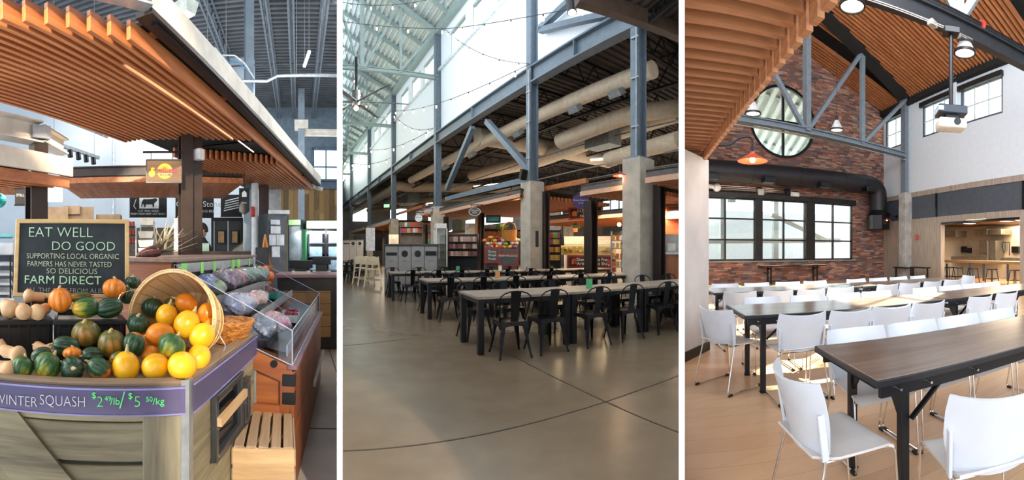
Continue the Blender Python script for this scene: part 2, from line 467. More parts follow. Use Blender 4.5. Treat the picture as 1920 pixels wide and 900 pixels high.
for a, b in ((.62, BZ - .016), (.44, .61), (.22, .43), (0, .21)): plank(MS, .0, LS, .0, .022, a, b, m_barn_w, 'side_board')
MB().prism([(p.x, p.y) for p in inner], BZ - .06, BZ - .035).build('bin_floor', wood('bin rim wood'), t_bin)
mg = m_galv
MB().box(-.028, 0, -.014, -.008, 0, BZ + .006, M=MF @ T(LF + .006, 0, 0)).build('corner_angle', mg, t_bin); MB(MS).box(-.004, .03, -.012, -.004, 0, BZ + .006).build('corner_angle', mg, t_bin)
MB(MS).box(LS - .006, LS, -.012, .0, 0, BZ + .0).build('corner_angle', mg, t_bin)
# translucent violet price rails
def rail_mat():
    n = NT('violet clear rail'); t = n.t; t.nodes.remove(n.b)
    tr = n.n('ShaderNodeBsdfTransparent'); tr.inputs[0].default_value = (*lin('#d6d0e6'), 1)
    gl = n.n('ShaderNodeBsdfPrincipled'); gl.inputs['Base Color'].default_value = (*lin('#8a84a8'), 1); gl.inputs['Roughness'].default_value = .15
    mx = n.n('ShaderNodeMixShader'); mx.inputs[0].default_value = .30; n.l(tr.outputs[0], mx.inputs[1]); n.l(gl.outputs[0], mx.inputs[2]); n.l(mx.outputs[0], n.out.inputs[0]); return n.m
m_rail = rail_mat(); m_raile = mat('violet rail edge', '#8a84b4', .3)
rl = thing('price_rail', 'long violet clear price rail reading WINTER SQUASH on the bin front', 'price rail', (0, 0, 0))
MB(MF).box(0, LF - .008, -.020, -.017, .77, .868).build('clear_panel', m_rail, rl)
for z in (.77, .86): MB(MF).box(0, LF - .008, -.024, -.018, z, z + .005).build('rail_edge', m_raile, rl)
rl2 = thing('price_rail', 'shorter violet clear price rail along the side of the bin', 'price rail', (0, 0, 0))
MB(MS).box(.02, LS - .01, -.020, -.017, .762, .872).build('clear_panel', m_rail, rl2)
for z in (.762, .862): MB(MS).box(.02, LS - .01, -.024, -.018, z, z + .005).build('rail_edge', m_raile, rl2)
m_cw = mat('white chalk pen', '#dcd6d8', .7); m_cg = mat('green chalk pen', '#63e07a', .6)
def onf(x): return ray_line(x, flat(CL), dF)
TX = lambda u, z, M=MF, o=-.025: M @ T(u, o, z) @ RX(PI / 2)
def tx(body, x, y, size, m, **k):
    u = onf(x); r = (flat(CL) + dF * u).length; return text(body, size, m, 'lettering', rl, TX(u, zat(y, r)), .0008, **k)
tx('WINTER', 32, 747, .052, m_cw, xs=.82, off=-.0012); tx('SQUASH', 119, 748, .052, m_cw, xs=.82, off=-.0012)
tx('$', 177, 737, .03, m_cg); tx('2', 188, 749, .052, m_cg, off=-.001); tx('49', 203, 743, .024, m_cg); tx('/lb', 216, 748, .034, m_cg); tx('/', 229, 747, .085, m_cg, off=-.001)
tx('$', 244, 738, .03, m_cg); tx('5', 257, 749, .054, m_cg, off=-.001); tx('50', 279, 744, .024, m_cg); tx('/kg', 296, 748, .034, m_cg)
# old door window frames set in the bin side
def sx(x): return ray_line(x, flat(C0), dS)
def szp(x, y): return zat(y, (flat(C0) + dS * sx(x)).length)
def wframe(x0, x1, yt, yb, nm, lab):
    a, b = sx(x0), sx(x1); zt = szp(x0, yt); zb_ = szp(x0, yb); t = thing('side_window_frame', lab, 'hatch frame', (0, 0, 0))
    ring = [(a, zb_), (b, zb_), (b, zt), (a, zt)]; w = .028; mb = MB(MS)
    mb.box(a, b, -.03, -.0, zt - w, zt); mb.box(a, b, -.03, -.0, zb_, zb_ + w); mb.box(a, a + w, -.03, 0, zb_, zt); mb.box(b - w, b, -.03, 0, zb_, zt)
    mb.build('frame', mat('pewter frame', '#4c4e50', .35, .6), t, bevel=.006, seg=2)
    MB(MS).box(a + w, b - w, -.006, -.003, zb_ + w, zt - w).build('window_pane', mat('dark glazing', '#10161c', .08, var=.3), t)
    mb = MB(MS)
    for q in (.1, .5, .9):
        for s_ in (a + w / 2, b - w / 2): mb.cyl((s_, -.034, zb_ + (zt - zb_) * q), (s_, -.02, zb_ + (zt - zb_) * q), .005, seg=6)
    mb.build('screws', m_chrome, t); return t, a, b, zb_, zt
t, a, b, z0_, z1_ = wframe(394, 446, 742, 868, 'a', 'larger pewter framed hatch in the side of the bin')
MB(MS).box(a, b + .0, -.05, -.03, z0_ + (z1_ - z0_) * .56, z0_ + (z1_ - z0_) * .56 + .035).build('wooden_bar', wood('pale bar', '#b08c62', '#d4b488', 'x'), t)
wframe(449, 460, 715, 800, 'b', 'narrow pewter framed hatch at the far end of the bin side')

# ---- squash
def squash_mat(name, stops, scale, stripe=None, rough=.35, bump=.05):
    if name in MATS: return MATS[name]
    n = NT(name); f = n.noise(n.coord(), scale, 3, .5); c = n.ramp(f, stops)
    if stripe:
        tc = n.n('ShaderNodeTexCoord'); sp = n.n('ShaderNodeSeparateXYZ'); n.l(tc.outputs['Object'], sp.inputs[0])
        a = n.math('ARCTAN2', sp.outputs[1], sp.outputs[0]); w = n.math('SINE', n.math('MULTIPLY', a, 10.0))
        m = n.math('MULTIPLY', n.math('GREATER_THAN', w, .78), .42); c = n.mix(m, c, stripe)
    n.base(c); n.b.inputs['Specular IOR Level'].default_value = .5; n.bump(n.noise(n.coord(), 60, 3), bump, .002)
    MATS[name] = n.set(rough); return n.m
SQ = {'yellow': squash_mat('spaghetti squash skin', [(.3, '#e0960f'), (.5, '#f0b018'), (.75, '#f3bd2c')], 9, rough=.3),
      'orange': squash_mat('orange squash skin', [(.3, '#d2700f'), (.55, '#e8891a'), (.8, '#eda136')], 12),
      'green': squash_mat('acorn squash dark skin', [(.3, '#16281c'), (.55, '#24402a'), (.75, '#3b5a2e')], 10, '#3f6a3c'),
      'greeny': squash_mat('acorn squash yellow blotch skin', [(.25, '#1c3a22'), (.5, '#3c5e2a'), (.58, '#93922c'), (.66, '#d9a324')], 9, '#4d7a38'),
      'olive': squash_mat('acorn squash olive skin', [(.25, '#3a4a22'), (.48, '#64602a'), (.62, '#9a6a24'), (.75, '#b8791f')], 10, '#4a5526'),
      'orgreen': squash_mat('acorn squash orange blotch skin', [(.3, '#1d3a26'), (.52, '#2f5030'), (.56, '#dd7424'), (.8, '#e8862e')], 7, '#3d6640'),
      'pumpkin': squash_mat('orange acorn skin', [(.25, '#7a7426'), (.4, '#d97a1c'), (.6, '#e8862a'), (.8, '#ef9a3a')], 8, '#c96a1a'),
      'butter': squash_mat('butternut skin', [(.3, '#bf8f60'), (.6, '#cfa678'), (.8, '#d8b48a')], 8, rough=.5)}
m_stem = mat('dry stem', '#b9a272', .9, var=.2, bump=.3)
def squash(shape, skin, lab, x, y, r, w, h, ax, roll=0.0):
    """x, y the picture column / row of the middle; w, h its size there in pixels; ax = where the stem points (right, away, up)"""
    c = pr(x, y, r); k = r / F
    a = az(x); right = Vector((math.cos(a), -math.sin(a), 0)); away = Vector((math.sin(a), math.cos(a), 0)); up = Vector((0, 0, 1))
    v = (right * ax[0] + away * ax[1] + up * ax[2]).normalized()
    q = v.to_track_quat('Z', 'Y').to_matrix().to_4x4() @ RZ(roll)
    t = thing('squash', lab, 'squash', c, 0, 'winter squash in the bin'); t.rotation_euler = q.to_euler()
    prof = []; ns = 40 if shape == 'acorn' else 24; nr = 16
    along = max(abs(ax[0]) * w, abs(ax[2]) * h); across = min(w, h) if abs(ax[1]) < .8 else (w + h) / 2
    vis = math.hypot(v.dot(right), v.dot(up))
    if shape == 'oval': Rr = across * k / 2; Lh = max(Rr * 1.12, (along * k / 2 if vis > .7 else Rr * 1.18))
    elif shape == 'acorn': Rr = (w if abs(ax[2]) > .6 or abs(ax[1]) > .6 else h) * k / 2; Lh = (h if abs(ax[2]) > .6 else (w if abs(ax[0]) > .6 else w)) * k / 2
    else: Rr = h * k / 2 if abs(ax[0]) > .4 or abs(ax[1]) > .5 else w * k / 2; Lh = Rr * 1.6
    mb = MB(); vs = []; n1 = nr
    for i in range(n1 + 1):
        f = i / n1; th_ = PI * f
        if shape == 'butter':
            z = -Lh + 2 * Lh * f; 
            bulb = math.sqrt(max(0, 1 - ((f - .262) / .262) ** 2)) if f < .53 else 0
            neck = .68 * (1 if f < .9 else math.sqrt(max(0.0, 1 - ((f - .9) / .1) ** 2))) if f > .3 else 0
            rad = max(bulb, neck * min(1, (f - .2) / .2) if f > .2 else 0) * Rr
            rad = max(rad, 1e-4)
        else:
            z = -math.cos(th_) * Lh; rad = max(math.sin(th_), 1e-3) ** (.86 if shape == 'acorn' else .95) * Rr
            if shape == 'acorn' and f < .5: rad *= 1 - .10 * (1 - f * 2)
        for j in range(ns):
            a_ = 2 * PI * j / ns; rib = 1 - (.09 * (1 - abs(math.cos(a_ * 5)) ** .7) * math.sin(th_) ** .5 if shape == 'acorn' else 0)
            vs.append((rad * rib * math.cos(a_), rad * rib * math.sin(a_), z - (.04 * Lh if shape == 'acorn' and f > .97 else 0)))
    fs = [(i * ns + j, i * ns + (j + 1) % ns, (i + 1) * ns + (j + 1) % ns, (i + 1) * ns + j) for i in range(n1) for j in range(ns)]
    MB().add(vs, fs).build('skin', SQ[skin], t, smooth=True)
    sl = .25 if shape != 'oval' else .42
    MB().tube([(0, 0, Lh * .93), (Rr * .05, 0, Lh * (1 + sl * .5)), (Rr * .16, 0, Lh * (1 + sl))], [Rr * .20, Rr * .11, Rr * .09], 7).build('stem', m_stem, t, smooth=True)
    return t
UP = (0, .1, 1); CAM = (.1, -1, .3)
SL = [
 ('oval', 'yellow', 'yellow spaghetti squash with upright dry stem, leftmost on the front edge', 236, 688, 1.53, 52, 52, (.06, .0, 1)),
 ('oval', 'yellow', 'yellow spaghetti squash in the middle of the front edge', 291, 687, 1.52, 55, 48, (.9, .5, .15)),
 ('oval', 'yellow', 'yellow spaghetti squash at the corner of the bin front', 342, 686, 1.50, 54, 53, (.5, .8, -.2)),
 ('oval', 'yellow', 'yellow spaghetti squash behind the corner one against the basket rim', 373, 669, 1.62, 42, 46, (.3, .8, .5)),
 ('oval', 'orange', 'small orange yellow squash behind the middle front one', 281, 664, 1.66, 36, 32, (.8, .5, .3)),
 ('oval', 'orange', 'orange yellow squash with its stem to the left inside the basket mouth', 300, 627, 1.72, 54, 44, (-1, -.2, -.1)),
 ('oval', 'yellow', 'yellow squash with upright stem in the middle of the basket', 312, 592, 1.86, 46, 40, (.3, 0, 1)),
 ('oval', 'yellow', 'big tilted yellow squash in the centre of the basket mouth', 350, 608, 1.76, 54, 48, (.5, .2, .8)),
 ('oval', 'yellow', 'big yellow squash at the lower right of the basket mouth', 379, 630, 1.70, 56, 46, (.7, .2, .6)),
 ('oval', 'orange', 'orange squash at the top of the heap in the basket', 349, 569, 1.98, 48, 37, (-.9, .2, .4)),
 ('oval', 'orange', 'orange squash half hidden at the right inside the basket', 388, 588, 1.92, 36, 40, (.2, .3, 1)),
 ('oval', 'orange', 'small orange squash at the right rim inside the basket', 396, 608, 1.86, 30, 24, (1, .3, .2)),
 ('acorn', 'green', 'dark green acorn squash at the upper left inside the basket', 287, 578, 1.98, 44, 37, (.2, .3, 1)),
 ('acorn', 'green', 'almost black acorn squash at the left rim inside the basket', 259, 607, 1.82, 44, 38, (0, -.5, .9)),
 ('acorn', 'olive', 'small olive squash behind the yellow ones in the basket', 321, 569, 2.02, 26, 20, (.2, -.2, 1)),
 ('acorn', 'greeny', 'green squash with yellow streaks tilted before the basket mouth', 322, 649, 1.59, 54, 46, (.5, .1, .8)),
 ('acorn', 'orgreen', 'green squash with an orange cheek left of the basket mouth', 252, 645, 1.66, 48, 44, (-.3, -.3, -.9)),
 ('acorn', 'olive', 'olive brown ribbed squash with a pale stem left of the orange cheeked one', 209, 644, 1.68, 54, 50, (-.1, -.3, 1)),
 ('acorn', 'olive', 'large olive brown squash with a pale stem, highest of the lower heap', 161, 625, 1.74, 56, 46, (-.15, -.25, 1)),
 ('acorn', 'green', 'green squash lying left of the large olive one', 124, 648, 1.66, 52, 36, (-1, 0, .1)),
 ('acorn', 'greeny', 'green and yellow squash, leftmost of the green row on the front edge', 41, 689, 1.55, 44, 42, (.3, .3, .9)),
 ('acorn', 'greeny', 'long green squash with a yellow patch second in the front row', 89, 686, 1.54, 52, 50, (.5, .1, .8)),
 ('acorn', 'green', 'green ribbed squash with its pale stem facing the viewer', 135, 691, 1.52, 48, 42, CAM),
 ('acorn', 'orgreen', 'dark green squash with an orange side beside the first yellow one', 185, 692, 1.52, 48, 42, (-.8, .2, .5)),
 ('acorn', 'pumpkin', 'small orange and green squash in the middle of the green heap', 136, 663, 1.61, 38, 24, (0, .2, 1)),
 ('acorn', 'green', 'dark green squash with a pale stem behind the orange sided one', 173, 667, 1.61, 46, 34, (-.8, -.5, .1)),
 ('acorn', 'green', 'dull green squash low behind the long streaked one', 77, 665, 1.63, 40, 28, (.9, 0, .3)),
 ('acorn', 'olive', 'small dull green squash behind the first yellow one', 221, 672, 1.61, 34, 26, (.8, 0, .3)),
 ('butter', 'butter', 'tan butternut squash lying at the left in the lower heap', 24, 662, 1.70, 52, 34, (-.8, .6, .1)),
 ('butter', 'butter', 'tan butternut squash at the far left on the front edge', 6, 692, 1.57, 40, 40, (-.8, .6, .1)),
 ('butter', 'butter', 'tan butternut squash behind the green squash of the lower heap', 82, 656, 1.74, 48, 30, (-.7, .7, .2)),
 ('butter', 'butter', 'small tan butternut squash at the far left edge behind the others', 8, 653, 1.74, 30, 24, (-.5, .4, .6)),
 ('butter', 'butter', 'tan butternut squash, leftmost on the upper crates', 16, 577, 1.90, 42, 36, (-.2, .95, .1)),
 ('butter', 'butter', 'tan butternut squash, second on the upper crates', 43, 582, 1.86, 40, 32, (-.1, .95, .1)),
 ('butter', 'butter', 'tan butternut squash, third on the upper crates', 76, 583, 1.86, 40, 32, (.5, .8, .1)),
 ('butter', 'butter', 'tan butternut squash lying across on top of the three others', 64, 556, 1.98, 60, 27, (.97, .1, -.1)),
 ('acorn', 'pumpkin', 'round orange and green squash standing on the upper crates', 113, 563, 1.88, 46, 46, (-.1, -.2, 1)),
 ('acorn', 'greeny', 'green squash lying left of its darker neighbour on the upper crates', 160, 577, 1.86, 52, 40, (.9, .1, .1)),
 ('acorn', 'green', 'dark green squash lying next to the basket rim on the upper crates', 205, 577, 1.86, 52, 40, (-.9, 0, -.2)),
 ('acorn', 'pumpkin', 'bright orange acorn squash in front of the chalkboard corner', 214, 542, 1.98, 46, 38, (.1, .3, 1)),
 ('acorn', 'olive', 'orange and green squash lying behind on the upper crates', 150, 557, 2.02, 44, 20, (.9, .2, .1)),
 ('acorn', 'green', 'dark green squash peeping over the basket beside the chalkboard', 249, 530, 2.10, 32, 24, (.1, .2, 1)),
 ('acorn', 'green', 'dark squash behind the basket rim', 238, 554, 2.02, 30, 32, (.1, .2, 1)),
]
for s_ in SL: squash(*s_)
# black produce crates under the upper heap
for k, (xa, xb) in enumerate(((-30, 99), (101, 236))):
    P = Plane(az((xa + xb) / 2) - .05, 1.82); a, b = P.u(xa), P.u(xb); zc0, zc1 = BZ - .034, zat(600, 1.82)
    t = thing('black_crate', ['left', 'right'][k] + ' black plastic crate under the upper squash', 'crate', (0, 0, 0)); mb = MB(P.M())
    mb.box(a, b, 0, .012, zc0, zc1 - .02); mb.box(a, a + .012, 0, .35, zc0, zc1); mb.box(b - .012, b, 0, .35, zc0, zc1); mb.box(a, b, .338, .35, zc0, zc1); mb.box(a, b, .0, .35, zc1 - .035, zc1 - .025)
    mb.build('crate_body', mat('black crate plastic', '#101012', .35, var=.2), t)
    mb = MB(P.M()); mb.box(a - .004, b + .004, -.012, .02, zc1 - .022, zc1)
    mb.build('crate_rim', mat('black crate plastic'), t, bevel=.003); mb = MB(P.M())
    for i in range(7): u = a + (b - a) * (i + .5) / 7; mb.box(u - .004, u + .004, -.008, .0, zc0, zc1 - .02)
    mb.build('crate_ribs', mat('black crate plastic'), t)

# ---- bushel basket on its side
bc = pr(319, 594, 1.83); a = az(319); right = Vector((math.cos(a), -math.sin(a), 0)); away = Vector((math.sin(a), math.cos(a), 0))
axv = (-away * .86 - right * .40 + Vector((0, 0, .20))).normalized()
t = thing('bushel_basket', 'pale wood bushel basket tipped on its side spilling yellow squash', 'basket', bc); t.rotation_euler = axv.to_track_quat('Z', 'Y').to_euler()
def slat_mat():
    n = NT('bushel slat wood'); tc = n.n('ShaderNodeTexCoord'); sp = n.n('ShaderNodeSeparateXYZ'); n.l(tc.outputs['Object'], sp.inputs[0])
    a_ = n.math('MULTIPLY', n.math('ARCTAN2', sp.outputs[1], sp.outputs[0]), 24 / (2 * PI)); fl_ = n.math('FLOOR', a_); fr = n.math('FRACT', a_)
    wn = n.n('ShaderNodeTexWhiteNoise', noise_dimensions='1D'); n.l(fl_, wn.inputs['W']); g = n.noise(n.coord((10, 10, 2)), 3, 4)
    c = n.ramp(n.math('ADD', n.math('MULTIPLY', wn.outputs[0], .5), n.math('MULTIPLY', g, .5)), [(.25, '#c9a06a'), (.55, '#dfbd8a'), (.8, '#ebd2a8')])
    n.base(n.mix(n.math('LESS_THAN', fr, .06), c, '#8a6236')); return n.set(.6)
m_slat = slat_mat(); Rb = .213; D_ = .30
prof = [(.148, -D_), (.155, -D_ + .01)] + [(.155 + (Rb - .155) * f ** .7, -D_ + .01 + (D_ - .01) * f) for f in (.15, .3, .5, .7, .85, 1)]
MB().lathe(prof + [(Rb - .004, 0)] + [(p[0] - .005, p[1] + .002) for p in prof[::-1]] + [(.001, -D_ + .006)], 48).add([(0, 0, 0)], []).build('basket_wall', m_slat, t, smooth=True)
MB().lathe([(.001, -D_), (.148, -D_)], 48).build('basket_base', m_slat, t)
m_hoop = wood('basket hoop', '#c49a60', '#e2c08c', 'x', .6)
for z0, z1, nm in ((-.035, .002, 'rim_hoop'), (-.16, -.13, 'middle_hoop'), (-.285, -.262, 'lower_hoop')):
    rr = lambda z: .155 + (Rb - .155) * max(0, (z + D_ - .01) / (D_ - .01)) ** .7
    MB().lathe([(rr(z0) + .001, z0), (rr(z0) + .007, z0), (rr(z1) + .007, z1), (rr(z1) + .001, z1), (rr(z0) + .001, z0)], 48).build(nm, m_hoop, t, smooth=True)
MB().lathe([(Rb - .011, -.03), (Rb - .005, -.03), (Rb - .005, .002), (Rb - .011, .002), (Rb - .011, -.03)], 48).build('rim_hoop', m_hoop, t, smooth=True)
inv = t.rotation_euler.to_matrix().inverted()
for sgn in (-1, 1):
    d_ = inv @ (right * sgn * .94 + Vector((0, 0, .35 if sgn < 0 else -.5))); d_.z = 0; d_.normalize(); s2 = Vector((-d_.y, d_.x, 0))
    p = d_ * (Rb + .008); o_ = inv @ (right * sgn * .5 - away * .3 + Vector((0, 0, -.1 if sgn < 0 else -.7))); o_.normalize()
    MB().tube(arc_path([p + s2 * .055, p + s2 * .05 + o_ * .075, p - s2 * .05 + o_ * .075, p - s2 * .055], .015, 3), .0022, 6).build('wire_handle', m_chrome, t)
# small wicker basket
t = thing('wicker_basket', 'small orange wicker basket at the far corner of the bin', 'basket', pz(432, 640, BZ - .03) + Vector((0, 0, .0)))
m_wick = tiles('wicker weave', .012, .007, [(0, '#8a4f20'), (.5, '#b8742f'), (1, '#d59448')], '#5a3212', .12, None, 'x', 'z', rough=.6)
MB().lathe([(.001, .0), (.085, 0), (.10, .04), (.125, .10), (.128, .112), (.118, .112), (.092, .04), (.08, .01), (.001, .01)], 32).build('basket_wall', m_wick, t, smooth=True)
MB().lathe([(.118, .106), (.132, .106), (.132, .118), (.118, .118), (.118, .106)], 32).build('basket_rim', m_wick, t, smooth=True)

# ---- chalkboard
P = Plane(az(132) + .06, 2.12); c = P.p(134, 484); t = thing('chalkboard', 'framed chalkboard reading EAT WELL DO GOOD behind the squash', 'chalkboard', c); t.rotation_euler = (R(-8), R(.5), -P.phi)
wb, hb = abs(P.u(241) - P.u(27)), 148 / F * 2.13; fw = .022
m_fr = wood('pine board frame', '#b8935c', '#dcbb84', 'x', .5)
MB().box(-wb / 2 + .01, wb / 2 - .01, .0, .01, -hb / 2, hb / 2).build('board_face', mat('chalk dusted slate', '#2c3236', .85, var=.18, scale=9), t)
for x in (-wb / 2, wb / 2 - fw): MB().box(x, x + fw, -.012, .014, -hb / 2, hb / 2).build('frame_rail', m_fr, t, bevel=.003)
for z in (-hb / 2, hb / 2 - fw): MB().box(-wb / 2, wb / 2, -.0125, .0142, z, z + fw).build('frame_rail', m_fr, t, bevel=.003)
MB().beam((0, .012, hb * .4), (0, .16, -hb / 2 - .0), .02, .012).build('back_strut', m_fr, t)
m_ch1 = mat('mint chalk', '#b4d8b4', .9, var=.1); m_ch2 = mat('pale chalk', '#c3cfae', .9, var=.12)
k_ = 2.13 / F
def cb(body, x, y, s, m=m_ch2, **q): text(body, s * k_ * 1.35, m, 'lettering', t, T((x - 134) * k_, -.003, (486 - y) * k_) @ RX(PI / 2), .001, **q)
cb('EAT WELL', 112, 438, 20, m_ch1, xs=1.0, off=-.001); cb('DO GOOD', 156, 464, 18, m_ch1, xs=1.0, off=-.001); cb('SUPPORTING LOCAL ORGANIC', 136, 483, 10.5, xs=.86, off=-.0005); cb('FARMERS HAS NEVER TASTED', 130, 498, 10.5, xs=.84, off=-.0005); cb('SO DELICIOUS', 135, 511, 10.5, xs=1.04, off=-.0005)
cb('FARM DIRECT', 118, 528, 16, m_ch1, xs=1.08); cb('ALL THE BEST FROM ALBERTA', 135, 547, 9.5, mat('pink chalk', '#a9a6a4', .9), off=-.0005)

# ---- display case with acrylic guard, and the spine behind it
O = Vector((-1.14, 1.893, 0)); dy = Vector((-.388, .922, 0)).normalized(); dx = Vector((-dy.y, dy.x, 0))     # dx to the left
MD = Matrix((( *dx, 0), (*dy, 0), (0, 0, 1, 0), (0, 0, 0, 1))).transposed(); MD.translation = O
Ld = 1.95; Wd = .72
t = thing('display_case', 'orange timber display case with clear guard right of the squash bin', 'display case', (0, 0, 0))
zf, zbk = .70, 1.0
MB(MD).add([(0.02, .03, 0), (Wd, .03, 0), (Wd, .03, zbk), (.02, .03, zf), (0.02, Ld - .03, 0), (Wd, Ld - .03, 0), (Wd, Ld - .03, zbk), (.02, Ld - .03, zf)], [(0, 1, 2, 3), (7, 6, 5, 4), (0, 3, 7, 4), (3, 2, 6, 7), (1, 5, 6, 2), (0, 4, 5, 1)]).build('case_body', m_case, t)
for a, b in ((.0, .07), (.62, .72)): MB(MD).box(a, b, 0, .035, 0, zf + (zbk - zf) * a / Wd).build('end_frame', m_case_v, t, bevel=.003)
MB(MD).box(.07, .62, 0, .035, .42, .49).build('end_frame', m_case, t, bevel=.003); MB(MD).box(.07, .62, 0, .035, .18, .25).build('end_frame', m_case, t, bevel=.003)
MB(MD).add([(0, -.002, zf - .10), (Wd, -.002, zbk - .12), (Wd, -.002, zbk), (0, -.002, zf), (0, .03, zf - .10), (Wd, .03, zbk - .12), (Wd, .03, zbk), (0, .03, zf)], [(0, 1, 2, 3), (7, 6, 5, 4), (3, 2, 6, 7), (0, 4, 5, 1), (0, 3, 7, 4), (1, 5, 6, 2)]).build('top_rail', m_case, t)
for a, b in ((0.02, .34), (.36, .68)): MB(MD).box(-.012, .02, 0, Ld, a, b).build('side_panel', m_case_v if a > .3 else m_case, t, bevel=.004)
MB(MD).box(-.03, .03, -.01, Ld + .02, zf - .01, zf + .015).build('ledge', wood('plum stained ledge', '#5a4048', '#86646c', 'y', .45), t, bevel=.004)
for z in (.50, .60): MB(MD).box(-.016, .055, -.006, .04, z, z + .065).build('corner_bracket', m_black, t, bevel=.003)
MB(MD).box(-.05, -.03, .9, Ld, .30, .33).build('bumper_rail', mat('alu rail', '#b9bcc0', .3, .8), t)
# spine
t = thing('shelf_spine', 'tall brown shelf spine with a ledge top and green price tags behind the case', 'shelf', (0, 0, 0))
ZS = 1.29
MB(MD).box(Wd, Wd + .62, 0, Ld + .1, 0, ZS - .02).build('carcass', m_case, t); MB(MD).box(Wd - .03, Wd + .72, -.03, Ld + .13, ZS - .02, ZS + .005).build('ledge_top', wood('grey brown ledge', '#6a5248', '#94786a', 'y', .4), t, bevel=.004)
MB(MD).box(Wd - .02, Wd, .03, Ld, ZS - .26, ZS - .02).build('dark_front', m_black, t)
MB(MD).box(Wd - .032, Wd - .02, .03, Ld, ZS - .09, ZS - .03).build('steel_channel', m_galv, t)
for k, y in enumerate((.06, .40, .66, 1.12, 1.30, 1.72)):
    o = MB(MD).box(Wd - .036, Wd - .032, y, y + (.10 if k in (0, 3, 4) else .05), ZS - .105, ZS - .028).build('price_tag', mat('lime tag', '#8fdc6c', .6)); tag(o, 'lime green price tag on the shelf spine, %s from the near end' % ORD[k], 'price tag', 'lime price tags')
# tiers
t = thing('tiered_shelf', 'black stepped tiers inside the display case', 'shelf', (0, 0, 0))
tiers = [(.50, .70, 1.05), (.28, .50, .93), (.04, .28, .80)]
for a, b, z in tiers:
    MB(MD).add([(a, .05, z - .03), (b, .05, z + .02), (b, Ld - .05, z + .02), (a, Ld - .05, z - .03)], [(0, 1, 2, 3)]).build('tier_tray', mat('black crate plastic'), t)
    MB(MD).box(a - .006, a, .05, Ld - .05, z - .05, z + .01).build('tier_lip', m_galv, t)
# acrylic
t = thing('acrylic_guard', 'clear acrylic sneeze guard round the display case', 'guard', (0, 0, 0)); m_ac = glass('acrylic', '#e9eef8', .03, .05); m_ace = mat('acrylic edge', '#9aa5bd', .2)
zl = zf + .015; zh = zl + .19
def panel(pts, nm='clear_panel'):
    MB(MD).add(pts, [tuple(range(len(pts)))]).build(nm, m_ac, t); MB(MD).tube([*pts, pts[0]], .0035, 5).build('panel_edge', m_ace, t)
panel([(0, .0, zl), (0, Ld, zl), (0, Ld, zh), (0, 0, zh)])
panel([(0, 0, zl), (0, 0, zh), (Wd - .02, 0, ZS - .03), (Wd - .02, 0, zbk)])
panel([(0, Ld, zl), (0, Ld, zh), (Wd - .02, Ld, ZS - .03), (Wd - .02, Ld, zbk)])
panel([(0, Ld * .48, zh), (0, Ld * .48, zl + .02), (Wd * .5, Ld * .48, .98), (Wd * .5, Ld * .48, 1.08)])
MB(MD).cyl((.10, -.012, zf + .02), (.10, .012, zf + .02), .02, seg=14).build('clamp_knob', m_black, t, smooth=True)
# bagged produce
def bag_mat(nm, c):
    if nm in MATS: return MATS[nm]
    n = NT(nm); f = n.noise(n.coord(), 22, 6, .7); n.base(n.ramp(f, [(.40, c), (.58, '#8d9099'), (.74, '#e4e7ec')])); n.bump(f, .9, .02); MATS[nm] = n.set(.15, Coat_Weight=.6); return n.m
random.seed(3)
def bag(x, y, z, s, c, lab, grp='bags of produce in the case'):
    t = thing('produce_bag', lab, 'bag', MD @ Vector((x, y, z)), random.random() * 6, grp)
    rnd = random.Random(int(x * 1000 + y * 77)); ph = [rnd.random() * 6 for _ in range(6)]
    def f(u, v):
        a_ = 2 * PI * u; th_ = PI * v; q = 1 + .10 * math.sin(3 * a_ + ph[0]) * math.sin(th_) + .08 * math.sin(5 * a_ + 4 * th_ + ph[1]) + .05 * math.sin(9 * th_ + 7 * a_ + ph[2])
        return (math.cos(a_) * math.sin(th_) * s * q, math.sin(a_) * math.sin(th_) * s * q * .8, s * .62 - math.cos(th_) * s * .62 * q)
    MB().shell(f, 28, 18).build('bag_body', bag_mat('bagged ' + c, c), t, smooth=True); return t
bag(.60, .28, 1.06, .10, '#3a6ab0', 'clear bag with blue print on the top tier nearest the basket')
bag(.56, .55, 1.06, .12, '#7a4a6a', 'large clear bag of purple produce on the top tier')
bag(.55, .32, 1.04, .09, '#8ab05a', 'clear bag of pale celery low on the top tier')
bag(.57, .85, 1.06, .11, '#c08a8a', 'clear bag of pink potatoes on the top tier')
bag(.57, 1.12, 1.06, .11, '#6f9a86', 'green netted bag in the middle of the top tier')
bag(.52, 1.36, 1.06, .11, '#7da594', 'pale green netted bag nearer the oranges')
bag(.36, .22, .94, .11, '#6a7aa0', 'clear bag of mixed roots nearest on the middle tier')
bag(.38, .48, .94, .09, '#b57a82', 'clear bag of radishes on the middle tier')
bag(.36, .70, .94, .09, '#b88a88', 'clear bag of small pink potatoes beside the green punnets')
bag(.20, .18, .82, .10, '#5a6a7a', 'clear bag of grey green vegetables nearest the guard')
bag(.14, .40, .82, .08, '#8a5a7a', 'clear bag of beets low in the case')
bag(.22, .58, .82, .08, '#a8627a', 'second clear bag of beets low in the case')
for k, (x, y) in enumerate(((.56, 1.55), (.50, 1.62), (.60, 1.68), (.52, 1.76), (.47, 1.70), (.55, 1.84))):
    o = MB().ball((0, 0, .0), .048, 14).build('orange', mat('orange peel', '#e8702a', .45, var=.1, bump=.2), loc=MD @ Vector((x, y, 1.09 + (.05 if k % 3 == 2 else 0))), smooth=True); tag(o, 'bright orange at the far end of the top tier', 'orange', 'oranges in the case')
